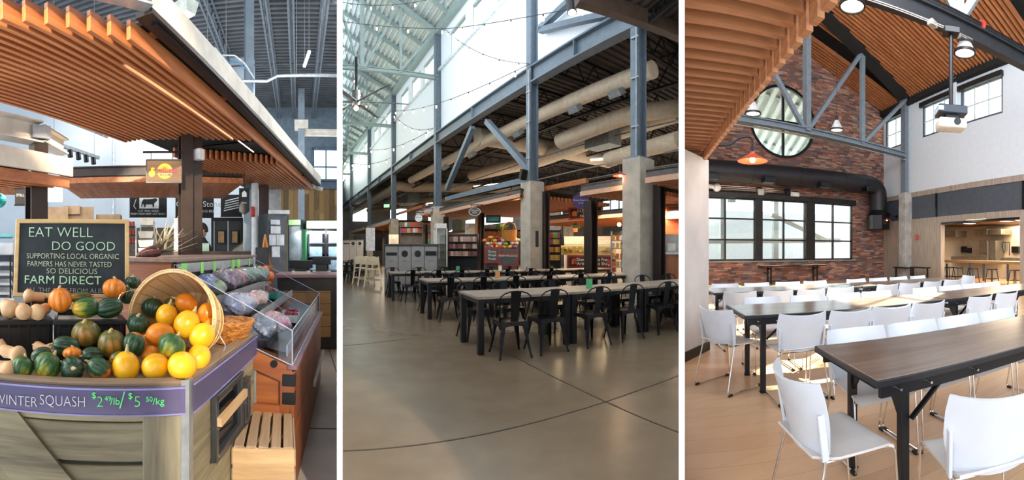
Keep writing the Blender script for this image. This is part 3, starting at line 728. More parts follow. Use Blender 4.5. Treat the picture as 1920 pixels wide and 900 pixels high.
def punnet(x, y, z, c, lab, fill):
    t = thing('fruit_punnet', lab, 'punnet', MD @ Vector((x, y, z)), math.atan2(dx.y, dx.x)); mb = MB()
    mb.add([(-.055, -.055, 0), (.055, -.055, 0), (.055, .055, 0), (-.055, .055, 0), (-.065, -.065, .06), (.065, -.065, .06), (.065, .065, .06), (-.065, .065, .06)], [(3, 2, 1, 0), (0, 1, 5, 4), (1, 2, 6, 5), (2, 3, 7, 6), (3, 0, 4, 7)])
    mb.build('punnet_tray', mat('punnet ' + c, c, .6), t); mb = MB(); rnd = random.Random(7)
    for i in range(22): mb.ball((rnd.uniform(-.05, .05), rnd.uniform(-.05, .05), .05 + rnd.random() * .018), .012, 6)
    stuff(mb.build('berries', mat('berry ' + fill, fill, .35), t, smooth=True))
for k, (x, y) in enumerate(((.42, .98), (.42, 1.12), (.36, 1.25), (.40, 1.38))): punnet(x, y, .93, '#3f9c8c', 'teal card punnet of berries on the middle tier, %s from the near end' % ORD[k], '#7a2f3a')
for k, (x, y) in enumerate(((.14, .86), (.16, 1.02))): punnet(x, y, .80, '#c9d6cf', 'pale punnet of dark red berries on the lowest tier, %s' % ['nearer', 'farther'][k], '#8a1f3a')
# dried corn on the ledge
def cob(p, d, lab, c):
    t = thing('dried_corn', lab, 'corn', p); d = Vector(d).normalized(); t.rotation_euler = d.to_track_quat('Z', 'Y').to_euler()
    prof = [(.001, -.09), (.016, -.08), (.025, -.05), (.028, -.01), (.026, .03), (.02, .05)]
    MB().lathe(prof, 16).build('corn_cob', tiles('corn kernels ' + c, .008, .008, [(0, c), (.5, '#5a2a26'), (1, '#8a4a40')], '#2a1512', .1, None, 'z', 'x', rough=.4), t, smooth=True); rnd = random.Random(len(lab)); mb = MB()
    for i in range(16):
        a_ = rnd.random() * 2 * PI; sp = rnd.uniform(.05, .40); L = rnd.uniform(.14, .34); e = Vector((math.cos(a_) * sp, math.sin(a_) * sp, 1)).normalized(); sd = e.cross(Vector((0, 1, .3))).normalized()
        bend_ = Vector((rnd.uniform(-.1, .1), rnd.uniform(-.1, .1), rnd.uniform(-.05, .05)))
        pts = [Vector((0, 0, .03)), Vector((0, 0, .03)) + e * L * .35 + bend_ * .1, e * L * .7 + bend_ * .5, e * L + bend_]; ws = [.012, .018, .013, .003]
        k = len(mb.v); vs = []
        for p_, w_ in zip(pts, ws): vs += [p_ - sd * w_, p_ + sd * w_]
        mb.add(vs, [(0, 1, 3, 2), (2, 3, 5, 4), (4, 5, 7, 6)])
    mb.build('husk', mat('dry husk', '#ddcfae', .8, var=.12), t)
pc = pr(283, 466, 2.8); a = az(283); right = Vector((math.cos(a), -math.sin(a), 0)); away = Vector((math.sin(a), math.cos(a), 0))
cob(Vector((*pr(276, 470, 2.85).xy, ZS + .045)), right * .85 + Vector((0, 0, .45)) - away * .1, 'dark red ear of dried corn with husks standing up on the ledge', '#7a3028')
cob(Vector((*pr(288, 470, 2.78).xy, ZS + .032)), right * .98 + Vector((0, 0, .12)), 'brown ear of dried corn lying with its husks to the right', '#4a3a34')
cob(Vector((*pr(292, 470, 2.95).xy, ZS + .06)), right * .75 + Vector((0, 0, .62)) + away * .2, 'dried corn ear whose pale husks fan out highest on the ledge', '#6a4a3a')

# ---- wooden crate
ca, cbp = pz(436, 834, .45), pz(552, 837, .45); Mc, Lc, dc = frame2(ca, cbp); Dc = .40
m_cr = wood('crate pine', '#a98a64', '#cfb084', 'x', .6, c3='#bc9b72'); m_cry = wood('crate pine lengthwise', '#917a62', '#b89c7e', 'y', .6)
t = thing('wooden_crate', 'upturned slatted wooden crate on the floor beside the bin', 'crate', (0, 0, 0))
for i in range(5): x = Lc * (i + .5) / 5; MB(Mc).box(x - .0225, x + .0225, -.006, Dc + .006, .438, .45).build('top_slat', m_cry, t, bevel=.002)
for y in (0, Dc - .015):
    MB(Mc).box(0, Lc, y, y + .015, .2, .438).build('end_board', m_cr, t, bevel=.002); MB(Mc).box(0, Lc, y, y + .015, .0, .11).build('end_board', m_cr, t, bevel=.002)
    for a, b in ((0, Lc * .32), (Lc * .68, Lc)): MB(Mc).box(a, b, y, y + .015, .11, .2).build('end_board', m_cr, t)
for x in (-.006, Lc - .004):
    for k in range(5): z = .01 + k * .087; MB(Mc).box(x, x + .01, 0, Dc, z, z + .072).build('side_slat', m_cry, t, bevel=.002)

# ---- canopy overhead
Zb = 2.75; P0 = pz(244.5, 73, Zb); sd = Vector((math.sin(-.326), math.cos(-.326), 0)); e_ = Vector((-.157, -.83, 0)) / 6; nrm = Vector((math.cos(-.326), -math.sin(-.326), 0))
t = thing('slatted_canopy', 'large cedar slatted canopy slanting across the upper left of the stall', 'canopy', (0, 0, 0))
ex = e_.dot(nrm)       # perpendicular step per slat (negative = to the left)
pe = pz(266, 262, Zb); po = pz(588, 356, Zb)
def farp(i): q0 = flat(po); return q0
ndir = lambda p: sd * flat(p).dot(sd)
NS = 19; m_cs1 = wood('stall canopy slat', '#93532c', '#c98556', 'y', .45, .55, c3='#b06a3c')
s_start0 = flat(P0).dot(sd); s_end_in = flat(pe).dot(sd); s_end_out = flat(po).dot(sd)
for i in range(NS + 4):
    q = flat(P0) + e_ * i; s0 = q.dot(sd); f = min(1, i / NS)
    s1 = (s_end_out if i == 0 else (5.0 + (s_end_in - 5.0) * f))
    if s1 - s0 < .3: s1 = s0 + .3
    M = Matrix((( *nrm, 0), (*sd, 0), (0, 0, 1, 0), (0, 0, 0, 1))).transposed(); M.translation = Vector((q.x, q.y, 0))
    MB(M).box(-.034, 0, 0, s1 - s0, Zb, Zb + .135).build('slat', m_cs1, t, bevel=.002)
# light line between two slats, hidden timber above, steel edge
q = flat(P0) + e_ * 3 + nrm * -.05; MB().beam(q + sd * .7 + Vector((0, 0, Zb + .03)), q + sd * 3.8 + Vector((0, 0, Zb + .03)), .008, .008).build('light_strip', emis('warm strip glow', '#fff0d0', 9), t)
Mq = Matrix((( *nrm, 0), (*sd, 0), (0, 0, 1, 0), (0, 0, 0, 1))).transposed(); Mq.translation = flat(P0)
cw = abs(ex) * NS
Le = s_end_out - s_start0
MB(Mq).box(-cw - .3, .12, .15, Le, Zb + .16, Zb + .19).build('deck', m_darkceil, t)
mb = MB(); 
for f in (.25, 1.6, 3.2, 4.6): MB(Mq).box(-cw - .1, .1, f, f + .06, Zb + .135, Zb + .16).build('batten', m_case, t)
MB(Mq).box(.14, .17, .0, Le + .2, Zb + .155, Zb + .34).build('edge_fascia', m_wst, t); MB(Mq).box(.04, .17, .0, Le + .2, Zb + .12, Zb + .15).build('edge_flange', m_dpost, t)
A = pr(-10, -12, 2.55); B = pz(266, 38, Zb + .17); dd = flat(P0) + e_ * 9
MB().beam(flat(P0) + nrm * .16 + Vector((0, 0, Zb + .30)), flat(P0) + e_ * 9 + nrm * .1 + Vector((0, 0, Zb + .30)), .03, .30).build('end_fascia', mat('raw steel plate', '#5f625f', .4, .5, var=.15, scale=3), t)
MB().beam(flat(P0) + nrm * .16 + sd * -.01 + Vector((0, 0, Zb + .15)), flat(P0) + e_ * 9 + nrm * .1 + Vector((0, 0, Zb + .15)), .10, .015).build('end_flange', m_galv, t)
MB(Mq).box(.10, .14, .1, Le, Zb + .10, Zb + .13).build('light_track', m_black, t)
# second canopy bay
t2 = thing('slatted_canopy', 'second cedar slatted canopy bay farther back above the till', 'canopy', (0, 0, 0))
Zc = Zb - .02; s2a = flat(pz(528, 307, Zb)).dot(sd)
for i in range(1, 20):
    q = flat(P0) + e_ * i; s0 = s2a - (i / 19) * 1.15; M = Matrix((( *nrm, 0), (*sd, 0), (0, 0, 1, 0), (0, 0, 0, 1))).transposed(); b0 = nrm * (flat(P0).dot(nrm) + ex * i * 1.02); M.translation = b0
    MB(M).box(-.034, 0, s0, s_end_out - .1 - i * .02, Zc, Zc + .135).build('slat', m_cs1, t2, bevel=.002)
MB(Mq).box(-cw - .1, .1, s2a - s_start0 - 1.0, Le, Zb + .135, Zb + .155).build('deck', m_darkceil, t2)
# track spots
def spot(x, y, r, c, lab, d=(.5, .2, -.7), s=1.0):
    p = pr(x, y, r); a_ = az(x); rt = Vector((math.cos(a_), -math.sin(a_), 0)); aw = Vector((math.sin(a_), math.cos(a_), 0)); v = (rt * d[0] + aw * d[1] + Vector((0, 0, d[2]))).normalized()
    t = thing('track_spotlight', lab, 'spotlight', p); t.rotation_euler = v.to_track_quat('Z', 'Y').to_euler(); m = m_black if c == 'b' else m_wst
    MB().lathe([(.001, -.09 * s), (.036 * s, -.09 * s), (.042 * s, -.08 * s), (.042 * s, .08 * s), (.038 * s, .085 * s), (.034 * s, .07 * s), (.001, .06 * s)], 20).build('housing', m, t, smooth=True)
    mb = MB()
    for k in range(3): mb.lathe([(.0425 * s, -.05 * s + k * .02 * s), (.045 * s, -.045 * s + k * .02 * s), (.0425 * s, -.04 * s + k * .02 * s)], 20)
    mb.build('cooling_fins', m, t, smooth=True)
    inv = t.rotation_euler.to_matrix().inverted(); w = inv @ (-rt * .13 * s + Vector((0, 0, .0)))
    MB().tube([Vector((0, 0, -.05 * s)), w * .5, w], .009 * s, 8).build('swivel_arm', m, t, smooth=True)
spot(329, 74, 3.25, 'b', 'nearest black track spotlight pointing down', (-.25, .1, -.9), 1.15); spot(381, 103, 3.7, 'b', 'second black track spotlight pointing right', (.8, .1, -.45), 1.2)
spot(466, 201, 4.9, 'w', 'nearer white track spotlight', (.7, .1, -.5), 1.1); spot(498, 246, 5.8, 'w', 'farther white track spotlight', (.3, .1, -.8), 1.1)
spot(529, 285, 6.8, 'b', 'third black track spotlight', (.1, .1, -.9), 1.2); spot(566, 320, 8.2, 'b', 'farthest black track spotlight', (.5, .1, -.8), 1.2); spot(597, 353, 9.6, 'w', 'white spotlight at the tip of the canopy', (.9, .1, -.3), 1.2)
# posts
for x, w_, r, lab in ((348, .13, 5.0, 'left brown steel post of the pair under the canopy'), (369, .09, 5.1, 'right brown steel post of the pair under the canopy')):
    t = thing('canopy_post', lab, 'post', pol(az(x), r), -az(x) + .3); MB().ibeam((0, 0, 0), (0, 0, Zb + .1), w_ + .02, w_ + .02, .015, up=(0, 1, 0)).build('shaft', m_dpost, t); MB().cb(0, 0, .01, .25, .25, .02).build('base_plate', m_dpost, t)
t = thing('electrical_conduit', 'thin pale conduit with a blue cable between the brown posts', 'conduit', pol(az(358.5), 4.98)); MB().cyl((0, 0, 0), (0, 0, Zb + .05), .016, seg=10).build('pipe', m_galv, t, smooth=True); MB().cyl((.025, 0, 0), (.025, 0, Zb), .006, seg=6).build('blue_cable', mat('blue cable', '#3f78a8', .5), t)
o = MB().cb(0, 0, 0, .12, .1, .14, M=Matrix.Translation(pr(373, 290, 5.0))).build('junction_box', mat('white plastic box', '#dcdcd8', .5), bevel=.012); tag(o, 'white junction box at the top of the brown posts', 'electrical box')
t = thing('canopy_post', 'dark steel post behind the chalkboard at left', 'post', pol(az(68), 3.9), -az(68) + .4); MB().ibeam((0, 0, 0), (0, 0, 2.1), .17, .17, .02, up=(0, 1, 0)).build('shaft', m_dpost, t); MB().cb(0, 0, .01, .3, .3, .02).build('base_plate', m_dpost, t)
# left lower canopy and steel above it
t = thing('slatted_canopy', 'low sunlit canopy with a white steel fascia at the left edge', 'canopy', (0, 0, 0))
a = pr(-20, 287, 3.3); b = pr(135, 318, 3.9); b.z = a.z; mid = Vector((0, 0, 0))
MB().beam(a, b, .03, .17).build('steel_fascia', m_wst, t); dab = (b - a); dab.normalize(); nb = Vector((-dab.y, dab.x, 0)); 
for i in range(9): o_ = nb * (.05 + i * .09) + Vector((0, 0, -.14)); MB().beam(a + o_, b + o_ * 1 - dab * (.12 * i), .035, .10).build('slat', m_cs1, t, bevel=.002)
MB().beam(a + nb * .4 + Vector((0, 0, -.075)), b - dab * .5 + nb * .4 + Vector((0, 0, -.075)), .8, .015).build('deck', m_darkceil, t)
t = thing('steel_beam', 'sunlit white I-beam on a short stub above the left canopy', 'beam', (0, 0, 0)); a2 = pr(-20, 232, 3.5); b2 = pr(72, 252, 3.8); b2.z = a2.z
MB().ibeam(a2, b2, .16, .20, .015).build('beam', m_wst, t); c2 = pr(118, 247, 4.3); c2.z = a2.z; MB().ibeam(b2, c2, .14, .16, .015).build('beam_end', m_wst, t); MB().beam(Vector((b2.x, b2.y, a2.z - .1)), Vector((b2.x, b2.y, a.z + .05)), .14, .14, up=(1, 0, 0)).build('stub', m_dpost, t)
MB().cb(0, 0, 0, .16, .18, .12, M=Matrix.Translation(b2)).build('bolt_plate', m_galv, t)
# track with small spots hanging left
t = thing('light_track', 'pale light track with six small black spots at the left', 'light track', (0, 0, 0)); a = pr(90, 265, 5.5); b = pr(185, 296, 6.6); MB().beam(a, b, .04, .05).build('track', m_galv, t)
for k in range(6): p = a.lerp(b, (k + .4) / 6.2); MB().cyl(p + Vector((0, 0, -.03)), p + Vector((.02, 0, -.13)), .04, seg=10).build('spot_head', m_black, t, smooth=True)
for f in (.1, .9): p = a.lerp(b, f); MB().cyl(p, p + Vector((0, 0, 4)), .006, seg=5).build('hanger_wire', m_galv, t)
# back canopy with dark steel fascia
t = thing('slatted_canopy', 'wide dark canopy with horizontal cedar slats across the back of the stall', 'canopy', (0, 0, 0))
Pb = Plane(az(290), 7.2); MBk = Pb.M(); ua, ub_ = Pb.u(112), Pb.u(455); zt = zat(312, 7.2)
MB(MBk).box(ua, ub_, 0, .05, zt - .17, zt).build('steel_fascia', mat('brown black steel', '#3a302c', .5, .2), t); MB(MBk).box(ua, ub_, -.06, .06, zt - .01, zt + .01).build('top_flange', mat('brown black steel'), t)
for k in range(20): MB(MBk).box(ua, ub_, -.02 + k * .11, .03 + k * .11, zt - .28, zt - .18).build('slat', m_cs1, t)
MB(MBk).box(ua, ub_, .0, 2.4, zt - .17, zt - .15).build('deck', m_darkceil, t)
t = thing('slatted_canopy', 'dark cedar canopy edge at the far left behind the round blue ball', 'canopy', (0, 0, 0)); Pl = Plane(az(30), 6.5); u1, u2 = Pl.u(-20), Pl.u(50); z_ = zat(333, 6.5)
for k in range(10): MB(Pl.M()).box(u1, u2, k * .12, k * .12 + .05, z_ - .12, z_).build('slat', m_cs1, t)
MB(Pl.M()).box(u1, u2, 0, 1.2, z_, z_ + .05).build('deck', m_darkceil, t)

def bbox(x0, x1, y0, y1, r, th, name, m, parent=None, bevel=0, tilt=0.0, floor=False):
    return sbox(x0, x1, y0, y1, r, th, name, m, parent, bevel, tilt, 0 if floor else None)
def sbox(x0, x1, y0, y1, r, th, name, m, parent=None, bevel=0, tilt=0.0, zb=None):
    P = Plane(az((x0 + x1) / 2) + tilt, r * math.cos(tilt)); a, b = P.u(x0), P.u(x1); z0 = zat(y1, r) if zb is None else zb
    return MB(P.M()).box(min(a, b), max(a, b), 0, th, max(0, z0), zat(y0, r)).build(name, m, parent, bevel=bevel)
# signs
t = thing('farm_sign', 'hanging wooden sign with a rising sun reading SUNWORKS FARM', 'sign', pr(307.5, 321, 4.7), -az(307)); w, h = 66 / F * 4.7, 43 / F * 4.7
MB().box(-w / 2, w / 2, 0, .03, -h / 2, h / 2).build('sign_board', wood('dark sign board', '#4a3626', '#6e543a', 'x', .7), t, bevel=.004)
for a_, b_ in (((-w / 2, -h / 2), (w / 2, -h / 2)), ((-w / 2, h / 2), (w / 2, h / 2)), ((-w / 2, -h / 2), (-w / 2, h / 2)), ((w / 2, -h / 2), (w / 2, h / 2))): MB().beam((a_[0], .015, a_[1]), (b_[0], .015, b_[1]), .04, .012, up=(0, 0, 1) if a_[1] == b_[1] else (1, 0, 0)).build('sign_frame', m_black, t)
my = mat('sun yellow', '#e8b81f', .6); mo = mat('sun orange', '#d9662a', .6); mr = mat('sign red', '#b3272a', .6)
MB().lathe([(.001, -.002), (.088, -.002), (.088, .002), (.001, .002)], 32, M=T(.01, -.003, .0) @ RX(PI / 2)).build('sun_disc', my, t)
mb = MB()
for k in range(9): a_ = PI * (k + .5) / 9; mb.prism([(math.cos(a_ - .1) * .035, math.sin(a_ - .1) * .035), (math.cos(a_) * .08, math.sin(a_) * .08), (math.cos(a_ + .1) * .035, math.sin(a_ + .1) * .035)], 0, .003, M=T(.01, -.005, .01) @ RX(PI / 2))
mb.build('sun_rays', mo, t); MB().lathe([(.001, 0), (.036, 0), (.036, .004), (.001, .004)], 20, M=T(.01, -.005, .008) @ RX(PI / 2), a0=0, a1=PI).build('sun_core', mo, t)
MB().box(-.10, .17, -.008, -.004, -.025, .022).build('name_band', mat('band brown', '#3a2418', .6), t)
text('UNWORKS', .058, mr, 'lettering', t, T(.045, -.012, .0) @ RX(PI / 2), .002, xs=.85, off=.001); text('S', .09, my, 'lettering', t, T(-.13, -.012, .0) @ RX(PI / 2), .002, off=.004)
MB().lathe([(.001, 0), (.036, 0), (.036, .004), (.001, .004)], 20, M=T(-.14, -.006, -.03) @ RX(PI / 2)).build('yellow_gourd', my, t); MB().box(-.05, .08, -.01, -.005, -.055, -.032).build('farm_band', m_black, t); text('FARM', .022, my, 'lettering', t, T(.015, -.012, -.044) @ RX(PI / 2), .001, spacing=1.4)
MB().tube([(-w * .6, 0, h / 2 + .09), (w * .5, 0, h / 2 + .09)], .012, 8).build('hanging_bar', m_black, t)
for q in (-.15, .1): MB().cyl((q, 0, h / 2), (q, 0, h / 2 + .09), .005, seg=6).build('hanging_chain', m_black, t)
def board(x0, x1, y0, y1, r, lab, lines, name='menu_banner', face='#16171a', cat='banner', tilt=0):
    P = Plane(az((x0 + x1) / 2) + tilt, r); c = P.p((x0 + x1) / 2, (y0 + y1) / 2); w = abs(P.u(x1) - P.u(x0)); h = (y1 - y0) / F * r
    t = thing(name, lab, cat, c, -P.phi); MB().box(-w / 2, w / 2, 0, .02, -h / 2, h / 2).build('banner_face', mat('banner ' + face, face, .6), t)
    MB().box(-w / 2 - .01, w / 2 + .01, -.004, .024, -h / 2 - .012, -h / 2 + .005).build('bottom_bar', m_black, t); MB().box(-w / 2 - .01, w / 2 + .01, -.004, .024, h / 2 - .005, h / 2 + .012).build('top_bar', m_black, t)
    for s_, dx_, dz, size in lines: text(s_, size, m_chalkw2, 'lettering', t, T(dx_, -.004, dz) @ RX(PI / 2), .001)
    return t, w, h
m_chalkw2 = mat('banner white ink', '#e6e6e4', .7)
t, w, h = board(243, 313, 366, 407, 10, 'black banner with a white cow panel and fresh beef lettering', [('CUT AND AGED', 0, -h * 0 - .12, .07), ('FARM FRESH BEEF CUT DAILY', 0, -.19, .065)])
MB().box(-.22, .26, -.006, 0, -.06, .24).build('white_panel', m_chalkw2, t, bevel=.02)
cow = [(-.16, .10), (-.12, .17), (.02, .17), (.12, .18), (.18, .20), (.23, .15), (.19, .11), (.15, .07), (.14, -.03), (.11, -.03), (.10, .04), (-.06, .04), (-.07, -.03), (-.10, -.03), (-.11, .05), (-.14, .05), (-.15, -.02), (-.17, -.02)]
MB().prism(cow, 0, .003, M=T(0, -.009, 0) @ RX(PI / 2)).build('cow_silhouette', mat('cow black', '#1a1a1c', .6), t)
for sx_ in (-1, 1): MB().beam((-.36 * 1, -.004, .0), (-.30, -.004, .12 * sx_ + .05), .01, .015).build('crossed_tool', m_chalkw2, t)
board(329, 401, 366, 408, 10, 'black banner behind the brown posts ending in the letters one', [('Corner Stone', .10, .05, .20), ('LOCAL ANGUS BEEF', .12, -.12, .09)])
t, w, h = board(414, 454, 366, 406, 10, 'black banner with slanting white rows at the right', [])
for k in range(5): MB().beam((-.15 - k * .01, -.004, .12 - k * .06), (.18, -.004, .20 - k * .06), .008, .022).build('white_row', m_chalkw2, t)
board(28, 48, 354, 384, 5.6, 'small dark hanging sign at the left edge under the canopy', [('STILL', 0, .02, .05)], 'hanging_sign', '#2e2a28', 'sign')
t = thing('hexagon_sign', 'small black hanging sign with a white house at the end of the back canopy', 'sign', pr(458, 375, 7.0), -az(458)); MB().prism([(-.09, -.2), (0, -.26), (.09, -.2), (.09, .2), (-.09, .2)], -.02, .02, M=RX(PI / 2)).build('sign_board', m_black, t)
MB().prism([(-.04, .05), (.04, .05), (.04, .12), (0, .16), (-.04, .12)], 0, .003, M=T(0, -.022, 0) @ RX(PI / 2)).build('house_icon', m_chalkw2, t); text('Farm', .04, m_chalkw2, 'lettering', t, T(0, -.024, -.05) @ RX(PI / 2)); MB().cyl((0, 0, .2), (0, 0, .55), .006).build('hanging_rod', m_black, t)
# backdrop
m_bw = mat('stall white wall', '#b4c0ca', .8, var=.04, scale=1); 
Pw = Plane(az(230), 12.5); MB(Pw.M()).box(Pw.u(-45), Pw.u(478), 0, .15, 0, 13.0).build('wall_back_white', m_bw)['kind'] = 'structure'
Pq = Plane(az(560), 17.5); MW = Pq.M()
planks = tiles('reclaimed plank wall', 3.0, .22, [(0, '#8a6a42'), (.3, '#a5804f'), (.6, '#6e5638'), (.8, '#b8935e'), (1, '#5c4a38')], '#3a2c1e', .01, .03, 'z', 'x', jitter=5, grain=.4, rough=.7)
MB(MW).box(Pq.u(515), Pq.u(680), -.1, .1, 0, zat(352, 17.5)).build('wall_planks', planks)['kind'] = 'structure'
wz0_, wz1_ = zat(340, 17.5), zat(277, 17.5)
o = wall_holes(Pq, Pq.u(440), Pq.u(720), zat(352, 17.5), 9.0, [(Pq.u(585), Pq.u(664), wz0_, wz1_), (Pq.u(533), Pq.u(551), wz0_, wz1_)], mat('blue grey plaster', '#6f7d88', .8, var=.08), 'wall_back_blue'); o['kind'] = 'structure'
for k, (xa, xb) in enumerate(((585, 664), (533, 551))):
    a, b = Pq.u(xa), Pq.u(xb); t = thing('window_%d' % (60 + k), ['large bright', 'small bright'][k] + ' high window in the back wall over the plank wall', 'window', Pq.at((a + b) / 2, (wz0_ + wz1_) / 2), -Pq.phi); struct(t); w = b - a; h = wz1_ - wz0_; mb = MB()
    for q in (-1, 1): mb.cb(q * (w / 2 - .05), 0, 0, .1, .12, h); mb.cb(0, 0, q * (h / 2 - .05), w, .12, .1)
    for q in ((-.17, .17) if k == 0 else ()): mb.cb(q * w, 0, 0, .05, .1, h)
    if k == 0: mb.cb(0, 0, -.1, w, .1, .05)
    mb.build('window_frame', mat('blue steel sash', '#56697c', .5), t); MB().cb(0, .02, 0, w, .01, h).build('window_pane', glass('clear sky glass'), t)
MB(MW).box(Pq.u(480), Pq.u(700), -.25, .0, wz0_ - .35, wz0_ - .08).build('trim_70', mat('blue steel sash'))['kind'] = 'structure'
# ceiling deck and joists
m_cd = mat('grey roof deck', '#55585c', .6, .2, var=.12, scale=2)
Zr = 7.6; A = pol(az(250), 3.0); ctr = pol(az(480), 12)
v1_ = Pq.t; v2_ = Pq.n
org = v2_ * 2.0 + v1_ * -24.0
mb = MB(); corr(mb, Vector((org.x, org.y, Zr)), v2_ * 16, v1_ * 31, 78, .07); mb.build('ceiling_deck', m_cd)['kind'] = 'structure'
MB().prism([(p.x, p.y) for p in (org, org + v2_ * 16, org + v2_ * 16 + v1_ * 31, org + v1_ * 31)], Zr + .05, Zr + .2).build('ceiling', m_cd)['kind'] = 'structure'
m_gj = mat('grey open joist', '#5d646b', .5, .3, var=.1)
for k, x in enumerate((385, 495, 545, 610)):
    f = (x - 560) / F * 9.5; p0 = v2_ * 3.5 + v1_ * (Pq.u(x) * 5 / 17.5 * 1.0 if False else f); 
    A_ = Vector((*(v2_ * 3.0 + v1_ * f).xy, Zr - .06)); B_ = Vector((*(v2_ * 17.4 + v1_ * f).xy, Zr - .06)); webjoist_s = None
    tj = thing('open_web_joist', 'grey open web joist under the roof deck, %s from the left' % ORD[k], 'joist', (0, 0, 0), 0, 'grey roof joists of the stall'); dn = Vector((0, 0, -.5)); n_ = 18; mb = MB()
    for q in (-.06, .06): MB().beam(A_ + v1_ * q, B_ + v1_ * q, .05, .05).build('top_chord', m_gj, tj); MB().beam(A_ + dn + v1_ * q, B_ + dn + v1_ * q, .05, .05).build('bottom_chord', m_gj, tj)
    for i in range(n_): p = A_.lerp(B_, i / n_); q = A_.lerp(B_, (i + .5) / n_) + dn; r_ = A_.lerp(B_, (i + 1) / n_); mb.beam(p, q, .03, .03); mb.beam(q, r_, .03, .03)
    mb.build('web', m_gj, tj)
for k, y in enumerate((7.5, 12.5)): o = MB().beam(Vector((*(v2_ * y + v1_ * -7).xy, Zr - .5)), Vector((*(v2_ * y + v1_ * 5).xy, Zr - .5)), .04, .04).build('bridging_bar', m_gj); tag(o, ['nearer', 'farther'][k] + ' cross bar tying the grey roof joists', 'bar')
# blue grey column, pipes
t = thing('steel_column', 'tall blue grey steel column rising behind the canopy to the roof', 'column', pol(az(467), 8.6), -az(467) + .2); MB().ibeam((0, 0, 0), (0, 0, Zr), .18, .18, .015, up=(0, 1, 0)).build('shaft', m_bluesteel, t); MB().cb(0, 0, .01, .35, .35, .02).build('base_plate', m_bluesteel, t)
t = thing('steel_column', 'farther pale steel column at the right near the window', 'column', pol(az(565), 15.0), -az(565)); MB().ibeam((0, 0, 0), (0, 0, Zr - .3), .24, .24, .02, up=(0, 1, 0)).build('shaft', m_bluesteel, t); MB().cb(0, 0, zat(235, 15), .5, .4, .3).build('beam_seat', m_wst, t); MB().ibeam((0, 0, zat(249, 15)), (3, 0, zat(249, 15)), .2, .22, .02).build('side_beam', m_wst, t)
t = thing('cable_conduit', 'silver conduit bending round the blue grey column', 'conduit', (0, 0, 0)); L_ = [pr(*q) for q in ((385, 92, 7.6), (402, 90, 7.8), (452, 152, 8.2), (500, 152, 8.4), (520, 142, 8.4), (640, 142, 8.4))]
MB().tube(L_, .035, 8).build('conduit', m_galv, t, smooth=True); MB().tube([pr(400, 103, 7.9), pr(440, 104, 8), pr(458, 118, 8.2), pr(476, 146, 8.4), pr(476, 200, 8.4)], .02, 8).build('conduit', m_galv, t, smooth=True); MB().tube([pr(400, 117, 7.9), pr(445, 117, 8), pr(470, 135, 8.4), pr(478, 200, 8.4)], .012, 6).build('blue_cable', mat('blue cable'), t)
for k, (x, y, r) in enumerate(((389, 92, 7.7), (424, 100, 8), (556, 142, 8.4))): o = MB().cyl(pr(x, y, r), Vector((*pr(x, y, r).xy, Zr)), .006, seg=5).build('hanger_wire', m_galv); tag(o, 'thin wire holding up the silver conduit, %s from the left' % ORD[k], 'wire')
t = thing('strip_light', 'small hanging strip light near the top right of the stall', 'light', pr(575, 111, 9), -.9); MB().cb(0, 0, 0, .7, .06, .05).build('diffuser', emis('dim strip', '#e8eef2', 1.0), t)
for q in (-.3, .3): MB().cyl((q, 0, 0), (q, 0, 2.2), .005, seg=5).build('hanger_wire', m_galv, t)
t = thing('high_bay_light', 'square high bay lamp at the top centre of the stall', 'light', pr(350, 14, 6.5), -az(350)); MB().lathe([(.14, -.12), (.2, .08), (.001, .08)], 4).build('lamp_shade', mat('acrylic shade', '#c9cfc4', .2), t); MB().lathe([(.001, -.12), (.14, -.12)], 4).build('diffuser', emis('bay glow', '#f3f0da', 1.5), t); MB().cyl((0, 0, .08), (0, 0, 1), .02).build('hanging_rod', m_galv, t)
t = thing('cable_tray', 'long cable tray high in front of the white wall at left', 'cable tray', (0, 0, 0)); a = pr(-30, 168, 9.5); b = pr(210, 256, 11.5)
dv = (b - a).normalized(); sdv = dv.cross(Vector((0, 0, 1))).normalized()
for q in (-.15, .15): MB().beam(a + sdv * q, b + sdv * q, .03, .07).build('tray_rail', m_galv, t)
mb = MB()
for i in range(24): p = a.lerp(b, i / 24); mb.beam(p - sdv * .15, p + sdv * .15, .02, .02)
mb.build('tray_rungs', m_galv, t); MB().tube([a + Vector((0, 0, .03)), b + Vector((0, 0, .03))], .05, 8).build('cable_bundle', mat('dark blue cable', '#2c3f5c', .6), t)
for i in range(7): p = a.lerp(b, (i + .5) / 7); MB().cyl(p, Vector((p.x, p.y, 8)), .006, seg=5).build('hanger_wire', m_galv, t)
t = thing('wall_pipe', 'vertical grey pipe on the white wall', 'pipe', pol(az(213), 12.2)); MB().cyl((0, 0, 0), (0, 0, zat(245, 12.2)), .05, seg=12).build('pipe', m_galv, t, smooth=True)
for z in (1.9, 3.5): MB().cb(0, 0, z, .3, .05, .05).build('pipe_clamp', m_galv, t)
